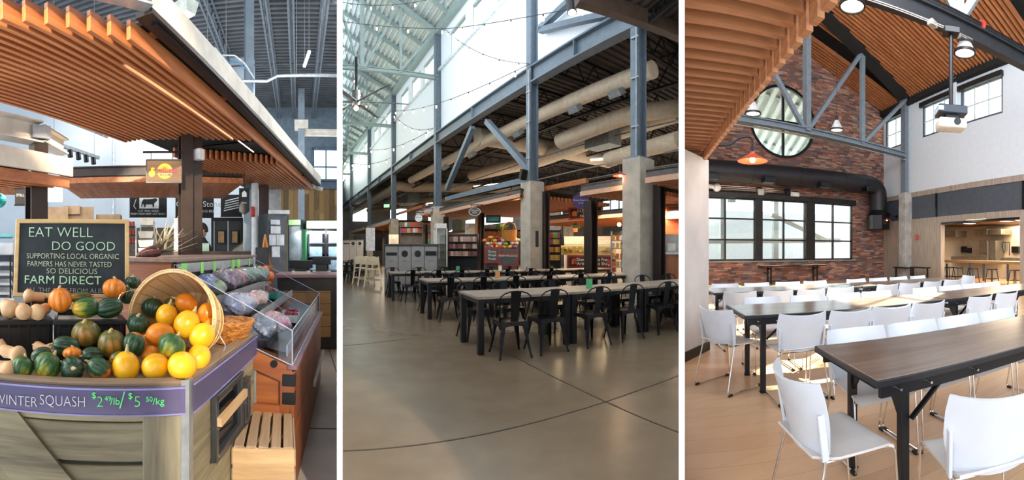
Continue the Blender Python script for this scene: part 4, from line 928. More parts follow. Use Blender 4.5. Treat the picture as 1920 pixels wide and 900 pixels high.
# left background: white light panel, blue ball, cartons
o = bbox(86, 117, 337, 378, 5.0, .04, 'bright_panel', emis('bright panel glow', '#f4f8fb', 1.3)); tag(o, 'small bright white panel beside the dark post', 'panel')
t = thing('disco_ball', 'turquoise mirror ball at the left edge', 'ball', pr(-2, 376, 4.6)); MB().ball((0, 0, 0), .085, 28).build('ball', mat('turquoise foil', '#3fb6b8', .2, .5, var=.3, scale=30), t, smooth=True); MB().cyl((0, 0, .08), (0, 0, 5.6), .003, seg=5).build('hanging_cord', m_black, t)
for k, (x0, x1, y0, y1) in enumerate(((88, 128, 388, 414), (118, 150, 386, 402), (125, 176, 388, 416), (180, 226, 402, 418))):
    o = bbox(x0, x1, y0, y1, 6.6 + k * .05, .4, 'cardboard_box', mat('cardboard', '#8a7660', .8, var=.12), bevel=.004, tilt=.1 * (k % 2)); tag(o, ['leftmost flat cardboard box on the shelf above the chalkboard', 'topmost stack of flattened cardboard above the chalkboard', 'wide cardboard box on the shelf above the chalkboard', 'low pile of flattened card right of the boxes'][k], 'box')
o = bbox(80, 232, 414, 420, 6.6, .5, 'box_shelf', m_galv); tag(o, 'high shelf carrying the cardboard boxes', 'shelf')
for k, x in enumerate((84, 228)): o = bbox(x, x + 3, 420, 700, 6.7, .05, 'shelf_upright', m_galv, floor=True); tag(o, ['left', 'right'][k] + ' upright of the shelf with cardboard boxes', 'upright')
t = thing('dairy_cooler', 'open white cooler with shelves at the far left behind the chalkboard', 'cooler', (0, 0, 0))
bbox(-40, 26, 438, 444, 3.4, .5, 'top_panel', mat('turquoise rim', '#7fc4c8', .5), t); bbox(-40, 26, 455, 478, 3.4, .5, 'canopy_panel', m_bwhite2 if 'm_bwhite2' in globals() else mat('cooler white', '#d5d8da', .4), t, bevel=.01)
for y in (493, 512, 530, 548): bbox(-40, 24, y, y + 5, 3.35, .45, 'cooler_shelf', mat('cooler white', '#d5d8da', .4), t)
bbox(-40, 26, 560, 900, 3.3, .5, 'cooler_base', mat('cooler white'), t, floor=True); bbox(-40, 26, 478, 560, 3.9, .03, 'cooler_back', mat('cooler back', '#5a6672', .5), t); bbox(18, 21, 478, 560, 3.34, .03, 'cooler_post', m_black, t)
# shelving with white tubs
t = thing('wire_shelving', 'metal shelving with white tubs behind the dried corn', 'shelf', (0, 0, 0))
for x in (262, 288): bbox(x, x + 2.5, 415, 900, 7.6, .03, 'upright', m_galv, t, floor=True)
for y in (424, 447, 463, 476): bbox(262, 290, y, y + 2, 7.6, .4, 'wire_shelf', m_galv, t)
m_tub = mat('white tub', '#dcd6c8', .5)
for k, (x0, x1, y0, y1) in enumerate(((262, 289, 409, 423), (259, 288, 434, 447), (259, 288, 450, 463), (259, 288, 465, 476))):
    P_ = Plane(az((x0 + x1) / 2), 7.5); c = P_.p((x0 + x1) / 2, y1); w = (x1 - x0) / F * 7.5; h = (y1 - y0) / F * 7.5; o = MB().add([(-w * .42, -.1, 0), (w * .42, -.1, 0), (w * .42, .2, 0), (-w * .42, .2, 0), (-w / 2, -.13, h), (w / 2, -.13, h), (w / 2, .23, h), (-w / 2, .23, h)], [(3, 2, 1, 0), (4, 5, 6, 7), (0, 1, 5, 4), (1, 2, 6, 5), (2, 3, 7, 6), (3, 0, 4, 7)]).build('white_tub', m_tub, loc=c, rotz=-P_.phi, bevel=.008); tag(o, 'white plastic tub on the metal shelving, %s from the top' % ORD[k], 'tub', 'white tubs on the shelving')
t = thing('jar_shelf', 'small rack of red jars left of the white tubs', 'shelf', (0, 0, 0))
for y in (424, 440, 455, 470): bbox(240, 256, y, y + 2, 7.4, .2, 'shelf_board', m_black, t)
bbox(254, 256, 420, 900, 7.4, .2, 'upright', m_galv, t, floor=True)
for k, (x, y) in enumerate(((244, 440), (250, 440), (244, 455), (250, 455), (244, 424), (250, 424))):
    o = MB().lathe([(.001, 0), (.028, 0), (.028, .075), (.02, .085), (.001, .085)], 12).build('jar', mat('red jar', '#a83428', .3, var=.2), loc=pr(x, y, 7.45), smooth=True); tag(o, 'red jar on the small rack beside the chalkboard', 'jar', 'red jars on the small rack')
o = bbox(326, 338, 409, 477, 6.8, .12, 'white_roll', mat('white paper', '#dfe4ea', .6)); tag(o, 'upright white roll behind the dried corn', 'roll')
o = bbox(240, 335, 427, 900, 9.5, .5, 'grey_counter_unit', mat('taupe unit', '#5f574c', .6, var=.15), floor=True); tag(o, 'taupe unit at the back behind the metal shelving', 'cabinet')
# swing doors and person
t = thing('double_swing_door', 'black double swing doors with square windows at the back of the stall', 'door', (0, 0, 0)); m_do = mat('charcoal door', '#34363a', .5)
bbox(396, 456, 408, 414, 9.6, .15, 'door_frame', m_black, t); bbox(396, 401, 408, 560, 9.6, .15, 'door_frame', m_black, t, floor=True); bbox(452, 456, 408, 560, 9.6, .15, 'door_frame', m_black, t, floor=True)
for a_, b_ in ((402, 427), (428, 452)):
    bbox(a_, b_, 414, 560, 9.65, .05, 'door_leaf', m_do, t, floor=True); bbox(a_ + 4, b_ - 4, 431, 458, 9.6, .04, 'window_rim', m_black, t); bbox(a_ + 7, b_ - 7, 434, 455, 9.58, .02, 'window_pane', mat('amber door glass', '#a5824e', .3, var=.2), t)
def person():
    t = thing('person', 'person in a dark top standing behind the counter, mostly hidden by the post', 'person', pol(az(381), 6.45), -az(381) + PI - 1.2)
    V = {'pel': (0, 0, .95), 'sp': (0, .01, 1.15), 'ch': (0, .0, 1.34), 'nk': (0, .0, 1.5), 'hd': (0, .03, 1.56),
         'sl': (-.18, 0, 1.42), 'el': (-.24, .06, 1.16), 'wl': (-.17, .26, 1.12), 'sr': (.18, 0, 1.42), 'er': (.25, .1, 1.18), 'wr': (.2, .34, 1.2),
         'hl': (-.1, 0, .92), 'kl': (-.11, .02, .5), 'al': (-.11, -.02, .08), 'tl': (-.11, .14, .04), 'hr': (.1, 0, .92), 'kr': (.11, .02, .5), 'ar': (.11, -.02, .08), 'tr': (.11, .14, .04)}
    Ed = ['pel sp', 'sp ch', 'ch nk', 'nk hd', 'ch sl', 'sl el', 'el wl', 'ch sr', 'sr er', 'er wr', 'pel hl', 'hl kl', 'kl al', 'al tl', 'pel hr', 'hr kr', 'kr ar', 'ar tr']
    Rd = {'pel': .15, 'sp': .135, 'ch': .15, 'nk': .055, 'hd': .06, 'sl': .065, 'el': .045, 'wl': .03, 'sr': .065, 'er': .045, 'wr': .03, 'hl': .095, 'kl': .06, 'al': .045, 'tl': .04, 'hr': .095, 'kr': .06, 'ar': .045, 'tr': .04}
    def skin(V, Ed, Rd, root, nm, m, lv=1):
        ks = list(V); me = bpy.data.meshes.new(nm); me.from_pydata([V[k] for k in ks], [(ks.index(e.split()[0]), ks.index(e.split()[1])) for e in Ed], []); o = bpy.data.objects.new(nm, me); C.objects.link(o)
        md = o.modifiers.new('s', 'SKIN'); 
        for i, k in enumerate(ks): me.skin_vertices[0].data[i].radius = (Rd[k], Rd[k] * (.75 if k in ('ch', 'sp', 'pel') else 1))
        me.skin_vertices[0].data[ks.index(root)].use_root = True
        s_ = o.modifiers.new('u', 'SUBSURF'); s_.levels = lv + 1; s_.render_levels = lv + 1; bpy.context.view_layer.update()
        m2 = bpy.data.meshes.new_from_object(o.evaluated_get(bpy.context.evaluated_depsgraph_get())); bpy.data.objects.remove(o); m2.materials.clear(); m2.materials.append(m)
        m2.polygons.foreach_set('use_smooth', [True] * len(m2.polygons)); r = bpy.data.objects.new(nm, m2); C.objects.link(r); r.parent = t; return r
    skn = mat('skin tone', '#b98a6c', .55, var=.05)
    skin(V, Ed, Rd, 'pel', 'body_in_dark_clothes', mat('black work clothes', '#1b1c20', .8, var=.1))
    def hf(u, v):
        a_ = 2 * PI * u; th_ = PI * v; x = math.sin(th_) * math.cos(a_) * .075; y = math.sin(th_) * math.sin(a_) * .092; z = -math.cos(th_) * .118
        if y > 0: y += .018 * math.exp(-((z + .005) / .022) ** 2 - (x / .014) ** 2) * 1.3; y -= .006 * math.exp(-((z - .02) / .014) ** 2 - ((abs(x) - .03) / .016) ** 2); y += .006 * math.exp(-((z + .055) / .01) ** 2 - (x / .03) ** 2)
        if z < -.03: x *= 1 - .25 * (-z - .03) / .09
        return (x, y + .03, z + 1.655)
    h_ = MB().shell(hf, 32, 24).build('head', skn, t, smooth=True)
    def hair(u, v): a_ = 2 * PI * u; th_ = PI * (.42 + .58 * v); return (math.sin(th_) * math.cos(a_) * .083, math.sin(th_) * math.sin(a_) * .1 + .018, -math.cos(th_) * .124 + 1.665)
    MB().shell(hair, 24, 10).build('hair', mat('dark hair', '#1d1713', .8), t, smooth=True)
    MB().shell(lambda u, v: (math.cos(PI * u) * .066, .03 + math.sin(PI * u) * (.088), 1.60 - .06 * v + .03 * abs(math.cos(PI * u))), 16, 4, .008).build('beard', mat('dark hair'), t, smooth=True)
    for s_ in (-1, 1): MB().ball((s_ * .077, .02, 1.655), .02, 10, sz=(.4, .8, 1.3)).build('ear', skn, t, smooth=True); MB().ball((s_ * .028, .108, 1.675), .011, 10).build('eye', mat('eye white', '#d8d4cc', .3), t, smooth=True)
    for nm, base, dr, m_ in (('left_hand', Vector(V['wl']), Vector((.15, .9, -.1)), skn), ('gloved_right_hand', Vector(V['wr']), Vector((-.1, .9, .05)), mat('yellow glove', '#e3c02a', .5))):
        dr.normalize(); sdv = dr.cross(Vector((0, 0, 1))).normalized(); up_ = sdv.cross(dr); Vh = {'w': base, 'p': base + dr * .05}; Eh = ['w p']; Rh = {'w': .026, 'p': .03}
        for k in range(4):
            o_ = sdv * (-.027 + .018 * k); L = [.07, .08, .075, .06][k]; Vh['a%d' % k] = base + dr * .085 + o_; Vh['b%d' % k] = base + dr * (.085 + L * .5) + o_ - up_ * .006; Vh['c%d' % k] = base + dr * (.085 + L * .9) + o_ - up_ * .03; Eh += ['p a%d' % k, 'a%d b%d' % (k, k), 'b%d c%d' % (k, k)]; Rh.update({'a%d' % k: .0095, 'b%d' % k: .0085, 'c%d' % k: .0075})
        Vh['t0'] = base + dr * .04 + sdv * .035; Vh['t1'] = base + dr * .08 + sdv * .05 - up_ * .01; Eh += ['w t0', 't0 t1']; Rh.update({'t0': .011, 't1': .009})
        skin({k: tuple(v) for k, v in Vh.items()}, Eh, Rh, 'w', nm, m_)
    return t
person()
o = bbox(389, 413, 439, 473, 6.02, .05, 'beige_board', mat('beige card', '#b39b7c', .7), tilt=.2); o.matrix_world = o.matrix_world; tag(o, 'leaning beige board on the counter right of the person', 'board')
o = bbox(372, 392, 456, 471, 6.0, .2, 'packet_box', mat('pale green box', '#9db8a8', .5)); tag(o, 'pale green box on the counter in front of the person', 'box')
o = bbox(325, 470, 471, 900, 5.9, .5, 'service_counter', mat('dark service counter', '#3a302a', .5), floor=True); tag(o, 'dark service counter behind the shelf spine', 'counter')
# pillar right of the doors, white pipe, fridge, cooler
o = bbox(457, 470, 355, 900, 7.6, .2, 'grey_steel_post', m_bluesteel, floor=True); tag(o, 'grey steel post at the end of the back canopy', 'post')
t = thing('white_drain_pipe', 'tall white pipe with a red valve left of the steel fridge', 'pipe', pol(az(478), 8.2)); MB().cyl((0, 0, 0), (0, 0, 2.7), .075, seg=16).build('pipe', mat('white pipe', '#e1e4e6', .4), t, smooth=True); MB().cb(.0, -.12, zat(398, 8.2), .14, .1, .2).build('red_valve', mat('valve red', '#c4362e', .4), t, bevel=.02)
o = bbox(485, 504, 345, 900, 8.6, .3, 'brown_wall_panel', mat('brown panel', '#4c3b37', .6), floor=True); tag(o, 'dark brown panel between the white pipe and the fridge', 'panel')
o = bbox(504, 527, 340, 400, 9.5, .2, 'white_wall_piece', m_bwt if 'm_bwt' in globals() else mat('bright white plaster', '#eef0f0', .8)); tag(o, 'bright white wall piece above the steel fridge', 'panel')
t = thing('upright_fridge', 'steel sided upright fridge with paper notices and a green header', 'fridge', (0, 0, 0)); m_fs = mat('fridge side steel', '#6a6f75', .3, .6, var=.1)
bbox(503, 538, 400, 900, 7.9, .7, 'side_wall', m_fs, t, floor=True, tilt=-.35); bbox(503, 543, 394, 401, 7.8, .7, 'top_panel', mat('fridge white', '#e4e6e6', .4), t)
bbox(540, 564, 411, 900, 8.2, .5, 'fridge_front', mat('cooler back'), t, floor=True, tilt=.25); bbox(541, 563, 412, 422, 8.15, .03, 'header_sign', emis('green header', '#6fae3c', .9), t, tilt=.25); bbox(542, 563, 424, 500, 8.12, .02, 'glass_door', mat('pale glass door', '#aebcc4', .1, var=.2, scale=4), t, tilt=.25)
for k, (x0, x1, y0, y1) in enumerate(((508, 525, 412, 421), (508, 526, 424, 438), (505, 518, 440, 460), (519, 533, 440, 460), (510, 525, 462, 482))):
    o = bbox(x0, x1, y0, y1, 7.75, .01, 'paper_notice', mat('white paper'), tilt=-.35); tag(o, 'white paper notice on the steel fridge side, %s from the top' % ORD[k], 'notice', 'paper notices on the fridge')
t = thing('double_door_cooler', 'black double door drinks cooler with a bright green lettered header', 'cooler', (0, 0, 0)); Pc = Plane(az(610), 8.2); McD = Pc.M(); ua, ub_ = Pc.u(573), Pc.u(650); z0_, z1_ = 0, zat(413, 8.25)
MB(McD).box(ua, ub_, .3, .8, 0, z1_).build('carcass', m_black, t); hz = zat(430, 8.25)
MB(McD).box(ua, ub_, -.02, .3, hz, z1_).build('header_box', m_black, t); MB(McD).box(ua + .02, ub_ - .02, -.03, -.02, hz + .015, z1_ - .015).build('header_sign', emis('lime header', '#9ccc2e', 1.1), t)
text('Green Drop', .14, emis('header white', '#ffffff', 1.2), 'lettering', t, Matrix.Translation(Pc.p(610, 422) - Pc.n * .04) @ RZ(-Pc.phi) @ RX(PI / 2))
for x in (573, 609, 648): u = Pc.u(x); MB(McD).box(u, u + .05, 0, .3, 0, hz).build('door_frame', m_black, t)
for z in (.3, .65, .95, 1.22, 1.5): MB(McD).box(ua, ub_, .03, .3, z - .015, z).build('wire_shelf', m_galv, t)
MB(McD).box(ua + .02, ub_ - .02, .005, .015, .1, hz).build('glass_door', m_ac, t)
for q, x in enumerate((592, 628)):
    for k, z in enumerate((.95, 1.22, 1.5)):
        o = MB(McD).box(Pc.u(x) - .13, Pc.u(x) + .13, .06, .26, z + .002, z + .2).build('milk_carton_box', mat('carton white green', '#cfe0d2', .5, var=.12, scale=14), bevel=.004); tag(o, 'white and green carton behind the %s cooler door, %s shelf up' % (['left', 'right'][q], ORD[k]), 'carton', 'cartons in the cooler')
o = bbox(566, 573, 430, 492, 8.0, .06, 'green_folded_stand', mat('bottle green', '#1f7a44', .5), tilt=.4); tag(o, 'green folded stand leaning beside the black cooler', 'stand')
# till counter
t = thing('till_counter', 'dark till counter with a timber plank panel at the right', 'counter', (0, 0, 0)); bbox(520, 652, 520, 900, 5.5, .6, 'counter_body', mat('dark stained ply', '#2c2826', .5, var=.2), t, floor=True); bbox(516, 655, 515, 521, 5.45, .75, 'counter_top', wood('plum counter top', '#6a5256', '#94787c', 'x', .4), t, bevel=.004)
bbox(530, 620, 546, 632, 5.47, .03, 'plank_panel', tiles('counter planks', 1.6, .155, [(0, '#8a6a42'), (.5, '#a5814f'), (1, '#6e5436')], '#2e2218', .0, .05, 'x', 'z', jitter=3, grain=.5), t)
def till(x0, x1, y0, y1, r, lab):
    t = thing('till_screen', lab, 'till', (0, 0, 0)); zc = zat(515, 5.5); c = pol(az((x0 + x1) / 2), r)
    bbox(x0, x1, y0, y1, r, .03, 'screen', m_black, t, bevel=.006, tilt=.15); xm = (x0 + x1) / 2; bbox(xm - 11, xm + 11, y1 - 2, 514, r + .03, .10, 'stand', mat('dark till', '#1a2026', .3), t); bbox(xm - 17, xm + 18, 509, 514.8, r + .0, .22, 'till_base', mat('till beige', '#c9c2b4', .5), t)
till(542, 586, 488, 503, 5.6, 'nearer till screen on the dark counter'); till(586, 620, 481, 496, 5.95, 'farther till screen on the dark counter')
# easel chalkboard
t = thing('small_easel', 'small black chalkboard on an orange easel behind the oranges', 'easel', (0, 0, 0)); r = 5.0; bbox(479, 504, 464, 496, r, .015, 'board_face', mat('chalk dusted slate'), t, tilt=.3)
for a_, b_ in (((497, 440), (486, 505)), ((497, 440), (508, 500)), ((497, 440), (498, 500))): MB().beam(pr(*a_, r + .04), pr(*b_, r + .04 + (.2 if b_[0] == 498 else 0)), .02, .02).build('easel_leg', wood('orange easel', '#b8722e', '#d89650', 'z'), t)
o = sbox(468, 512, 500, 900, 4.9, .4, 'plant_stand_box', m_case, zb=0); tag(o, 'timber box carrying the small easel', 'box')
# lamps of the stall, some added as unseen fill or for sunlight
lamp('stall_fill', 'AREA', pol(az(150), 5.0, 2.45), pol(az(150), 5.0, 0), 60, (1, .82, .62), 2.5, 1.5)
lamp('back_shop_light', 'AREA', pol(az(300), 10.5, 5.5), pol(az(300), 12.5, 2.0), 170, (1, .95, .9), 5, 2)
lamp('till_fill', 'AREA', pol(az(585), 6.6, 4.6), pol(az(600), 7.2, 0), 130, (.95, .97, 1), 2.5, 2)  # unseen fill lamp added to brighten the till corner
lamp('cooler_light', 'AREA', pol(az(606), 8.0, 1.72), pol(az(612), 8.5, .9), 16, (.95, 1, 1), 1.0, .1)
lamp('roof_light', 'AREA', pol(az(520), 12, 4.6), pol(az(520), 12, 8), 240, (.9, .95, 1), 8, 8)
lamp('sun_standin_spot', 'SPOT', (3.2, -2.2, 3.6), pz(590, 800, .3), 1900, (1, .86, .66), .05, angle=16, blend=.15)  # added spot in place of sunlight on the crate
lamp('sun_standin_spot', 'SPOT', (2.2, -4.5, 4.4), pr(110, 18, 2.6), 9000, (1, .84, .62), .05, angle=12, blend=.3)  # added spot in place of sunlight on the near slat ends
zone_end('stall', _z)
# ================================================================ LONG MARKET HALL (middle bay)
_z = zone_start()
CD = -.56                                  # azimuth the hall runs towards
WC_ = Plane(CD + PI / 2, 7.5)              # the colonnade plane, left to right down the hall
hd = Vector((math.sin(CD), math.cos(CD), 0)); hn = WC_.n       # along the hall / into the shops
m_steel = mat('hall blue grey steel', '#64717d', .5, .15, var=.06)
m_cream = mat('cream duct paint', '#d9c8b0', .55, var=.05)
m_whall = mat('hall white wall', '#dfe8f0', .8, var=.01)
m_deck2 = mat('roof deck galvanised', '#c3cdca', .5, .25, var=.06)
m_joist = mat('pale green grey joist', '#8f9f9d', .5, .1, var=.05)
m_dkdeck = mat('brown black deck', '#4b423b', .6, .1, var=.12)
m_dkweb = mat('black open web joist', '#1d1b1b', .6, .2, var=.15)
m_canw = wood('market cedar', '#8a4b26', '#c07a48', 'x', .5, .7, c3='#a86337')
m_canf = mat('grey brown canopy fascia', '#57504e', .6, var=.1)
m_bwhite = mat('stall white', '#d8d6d2', .6, var=.05)
m_brass = mat('bulb holder black', '#1b1a19', .5)
m_bulb = emis('string bulb glow', '#ffc98a', 5)
def crx(x): return WC_.p(x, z=0)

# polished concrete floor with saw cut joints
def concrete_floor():
    n = NT('polished concrete'); v = n.coord((.6, .6, .6)); f = n.noise(v, 1.1, 5, .5); g = n.noise(n.coord(), 3.5, 4, .5)
    k = n.math('ADD', n.math('MULTIPLY', f, .65), n.math('MULTIPLY', g, .35))
    n.base(n.ramp(k, [(.30, '#71614e'), (.5, '#7d6c58'), (.72, '#8a7962')]))
    rr = n.ramp(g, [(.3, '#848484'), (.7, '#8c8c8c')]); n.l(rr, n.b.inputs['Roughness'])
    n.b.inputs['Specular IOR Level'].default_value = .6
    return n.m
m_cf = concrete_floor()
fl = [pol(az(E1 - 5), .25), pol(az(E1 - 5), 75), pol(az(E2 + 5), 75), pol(az(E2 + 5), .25)]
MB().prism([(p.x, p.y) for p in fl], -.05, 0).build('floor', m_cf)['kind'] = 'structure'
m_joint = mat('dark saw joint', '#3a3026', .8)
for i, (a, b) in enumerate((((644, 846), (1271, 705)), ((644, 648.5), (772, 634)), ((905, 637), (1275, 812)), ((1120, 596), (1272, 566)))):
    A, B = pz(*a, 0), pz(*b, 0)
    MB().beam(A + Vector((0, 0, .001)), B + Vector((0, 0, .001)), .012, .004).build('trim_%d' % (20 + i), m_joint)['kind'] = 'structure'

# columns: concrete feet with steel above
colx = [1201, 994.7, 815, 733, 688, 655]
ends = []
for i, x in enumerate(colx):
    c = crx(x); M = Matrix.Translation(c) @ RZ(-WC_.phi)     # local x along hall (towards viewer is +x), y into the shops
    w = .58
    lab = ['nearest', 'second', 'third', 'fourth', 'fifth', 'farthest'][i]
    o = MB().box(-.02 - w, -.02, 0, w, 0, 3.62).build('concrete_column', mat('board marked concrete', '#b1a899', .8, var=.10, scale=2.5, bump=.12), M=M, bevel=.012)
    tag(o, lab + ' square concrete column of the hall colonnade', 'column', 'concrete columns of the colonnade'); struct(o)
    t = thing('steel_column', lab + ' tall blue grey steel column standing on its concrete column', 'column', c + hn * .28 + hd * .3, -WC_.phi, 'steel columns of the colonnade'); struct(t)
    MB().ibeam((0, 0, 3.62), (0, 0, 12.9 if i else 7.0), .26, .32, .035, up=(0, 1, 0)).build('shaft', m_steel, t)
    MB().cb(0, 0, 3.64, .5, .5, .04).build('base_plate', m_steel, t)
    if i < 2: MB().tube([(.10, -.2, 3.3), (.10, -.2, 7.3)], .025, 8).build('conduit', mat('galvanised conduit', '#8f979e', .45, .4), t, smooth=True)
    if i < 2:
        for z in (4.4, 5.6, 6.6): MB().cb(.05, -.2, z, .24, .04, .04).build('pipe_clamp', mat('galvanised conduit'), t)
    ends.append(c + hn * .28 + hd * .3)
far = ends[-1] + hd * 14; near = ends[0] - hd * 3.0
# sill beam
t = thing('sill_beam', 'deep blue grey steel beam running the length of the hall over the columns', 'beam', (0, 0, 0)); struct(t)
bz = 7.18
MB().ibeam(near + Vector((0, 0, bz)), far + Vector((0, 0, bz)), .34, .56, .05).build('beam', m_steel, t)
for i in range(len(ends) - 1):
    for f in (.0, .5):
        p = ends[i].lerp(ends[i + 1], f); MB().cb(0, 0, bz, .04, .34, .5, M=Matrix.Translation(p) @ RZ(-WC_.phi)).build('stiffener', m_steel, t)
# upper white wall with window pairs
WU = Plane(WC_.phi, WC_.D + .42)
def wu(p): return p.dot(WU.t)
u_near, u_far = wu(near), wu(far); a_, b_ = sorted((u_near, u_far))
holes = []
for i in range(len(ends)):
    p0 = wu(ends[i]); p1 = wu(ends[i + 1]) if i + 1 < len(ends) else wu(ends[i] + hd * 9)
    if i == 0: continue
    L = p1 - p0
    for f0, f1 in ((.10, .30), (.36, .56), (.64, .84)): holes.append((*sorted((p0 + L * f0, p0 + L * f1)), 10.95, 12.1))
o = wall_holes(WU, a_, b_, 7.45, 12.6, holes, m_whall, 'wall_clerestory', .2); struct(o, 'long white upper wall of the hall with a row of small windows', 'wall')
for k, (a, b, z0, z1) in enumerate(holes):
    t = thing('window_%d' % (20 + k), 'bright small high window in the long white wall, %s from the near end' % (ORD[k] if k < 20 else 'one'), 'window', WU.at((a + b) / 2, 0, .1), -WU.phi); struct(t)
    w = b - a; mb = MB()
    for q in (-1, 1): mb.cb(q * (w / 2 - .04), 0, (z0 + z1) / 2, .08, .1, z1 - z0)
    mb.cb(0, 0, z0 + .04, w, .1, .08); mb.cb(0, 0, z1 - .04, w, .1, .08)
    mb.build('window_frame', m_joist, t); MB().cb(0, 0, (z0 + z1) / 2, w, .01, z1 - z0).build('window_pane', glass('clear sky glass'), t)
MB(WU.M()).box(a_, b_, -.12, .0, 10.7, 10.85).build('trim_24', mat('pale grey ledge', '#cfd8dc', .6))['kind'] = 'structure'
# roof: ribbed deck and joists rising away from the eave
ze = 12.75; th = R(28)
def roof(p, s, dz=0): return p - hn * s + Vector((0, 0, ze + s * math.tan(th) + dz))
S = 11.0
rn, rf = ends[0] - hd * 1.0, far
mb = MB(); corr(mb, roof(rf, S, .3), roof(rf, -.4, .3) - roof(rf, S, .3), rn - rf, 44, .09)
mb.build('ceiling_deck', m_deck2)['kind'] = 'structure'
k = 0
L = (rf - rn).length
for i in range(int(L / 1.75)):
    p = rn + hd * (i * 1.75 + .3)
    o = MB().beam(roof(p, -.2, .12), roof(p, S, .12), .1, .24).build('roof_joist', m_joist); struct(o, 'pale green roof joist under the ribbed deck', 'joist')
MB().beam(Vector((*near.xy, ze)), Vector((*far.xy, ze)), .3, .35).build('trim_25', m_joist)['kind'] = 'structure'
# hall trusses at every column
for i in range(1, len(ends)):
    p = ends[i]; zc2 = 10.35; lab = ['', 'nearest', 'second', 'third', 'fourth', 'farthest'][i]
    t = thing('hall_truss', lab + ' blue grey roof truss crossing high over the hall floor', 'truss', (0, 0, 0), 0, 'roof trusses of the hall')
    q = lambda s, z: p - hn * s + Vector((0, 0, z))
    MB().ibeam(q(0, zc2), q(8.5, zc2), .2, .2, .03).build('bottom_chord', m_joist if i > 1 else m_steel, t)
    MB().beam(roof(p, 0, -.1), roof(p, 8.5, -.1), .2, .2).build('top_chord', m_joist, t)
    for s in (2, 4): MB().beam(q(s, zc2), roof(p, s, -.1), .2 if s == 4 else .1, .14, up=tuple(hd)).build('vertical_member', m_joist, t)
    for s0, s1, up0, up1 in ((2.1, .15, 0, 0), (3.9, 2.1, 0, 1), (4.1, 6, 0, 1)):
        MB().beam(q(s0, zc2), roof(p, s1, -.1), .1, .1).build('diagonal_member', m_joist, t)
# bracing in the colonnade plane
t = thing('column_brace', 'inverted V brace of blue grey steel between the second and third columns', 'brace', (0, 0, 0))
def wp(x, y): return WC_.p(x, y) + hn * .25
for a, b in (((829, 355), (877, 237)), ((903, 226), (980, 316)), ((829, 373), (980, 336))):
    MB().beam(wp(*a), wp(*b), .2, .22, up=tuple(hn)).build('brace_member', m_steel, t)
t = thing('column_brace', 'pair of steel braces against the white wall at the top beside the spotlight', 'brace', (0, 0, 0))
for a, b in (((1005, 52), (1066, -6)), ((1006, 55), (1152, 20))):
    MB().beam(wp(*a) - hn * .1, wp(*b) - hn * .1, .16, .2, up=tuple(hn)).build('brace_member', m_steel, t)

# lower market roof behind the beam
def SW(dd, s, z): return hn * (WC_.D + dd) - WC_.t * 0 + hd * s + Vector((0, 0, z))   # dd into the shops, s down the hall
s_of = lambda x, dd=0: None
mb = MB(); corr(mb, SW(.6, 0, 8.05), hd * 62, hn * 22, 190, .06)
mb.build('ceiling_market', m_dkdeck)['kind'] = 'structure'
MB().prism([(q.x, q.y) for q in (SW(.6, 0, 0), SW(.6, 62, 0), SW(22.6, 62, 0), SW(22.6, 0, 0))], 8.06, 8.3).build('ceiling_market_slab', m_dkdeck)['kind'] = 'structure'
def webjoist(A, B, h, lab, grp, seg=.9, wch=.09, m=None):
    t = thing('open_web_joist', lab, 'joist', (0, 0, 0), 0, grp); m = m or m_dkweb
    A = Vector(A); B = Vector(B); dn = Vector((0, 0, -h)); n = max(2, int((B - A).length / seg)); mb = MB()
    MB().beam(A, B, wch, .07).build('top_chord', m, t); MB().beam(A + dn, B + dn, wch, .07).build('bottom_chord', m, t)
    for i in range(n):
        p = A.lerp(B, i / n); q = A.lerp(B, (i + .5) / n) + dn; r_ = A.lerp(B, (i + 1) / n); mb.beam(p, q, .035, .035); mb.beam(q, r_, .035, .035)
    mb.build('web', m, t); return t
for i, s in enumerate((7.5, 10.5, 13.5, 17, 21, 25, 30, 36)):
    webjoist(SW(.7, s, 7.95), SW(20, s, 7.95), .75, 'black open web joist spanning into the market roof, %s from the near end' % ORD[i], 'black joists of the market roof')
for i, dd in enumerate((3.5, 8.5, 14)):
    webjoist(SW(dd, 2, 7.85), SW(dd, 45, 7.85), 1.0, 'long black girder under the market roof, %s behind the colonnade' % ORD[i], 'black girders of the market roof', 1.4, .16)
for i, (dd, z) in enumerate(((5, 6.2), (7, 5.7), (10, 5.9), (12, 5.4), (16, 5.6))):
    t = thing('hanging_light_track', 'thin metal light track hung below the market roof, %s behind the colonnade' % ORD[i], 'light track', (0, 0, 0), 0, 'hanging light tracks')
    MB().beam(SW(dd, 4, z), SW(dd, 30, z), .06, .05).build('track', mat('galvanised conduit'), t)
    for s in range(6, 30, 4): MB().cyl(SW(dd, s, z), SW(dd, s, 7.9), .008, seg=5).build('hanger_wire', mat('galvanised conduit'), t)
# ducts
def duct(pts, r, lab, m=m_cream, bendr=.9):
    t = thing('round_air_duct', lab, 'duct', (0, 0, 0)); MB().tube(arc_path(pts, bendr, 6), r, 20).build('duct', m, t, smooth=True); return t
def onoff(x, dd, z):         # the point of pixel column x lying dd behind the colonnade
    P = hn * (WC_.D + dd); tt = ray_line(x, P, hd); q = P + hd * tt; return Vector((q.x, q.y, z))
def oz(x, y, dd):
    q = onoff(x, dd, 0); return Vector((q.x, q.y, min(6.95, zat(y, q.xy.length))))
z1 = oz(1100, 178, 1.9).z
t = duct([onoff(1225, 1.9, z1), onoff(771, 1.9, z1)], .26, 'long cream air duct running down the hall just behind the columns')
for x in (1160, 1082, 975, 888, 838):
    q = onoff(x, 1.9, z1 - .3); MB().cb(0, -.12, 0, .5, .3, .22, M=Matrix.Translation(q) @ RZ(-WC_.phi) @ RX(.6)).build('side_diffuser', mat('galvanised vent', '#9aa0a2', .4, .5), t, bevel=.01)
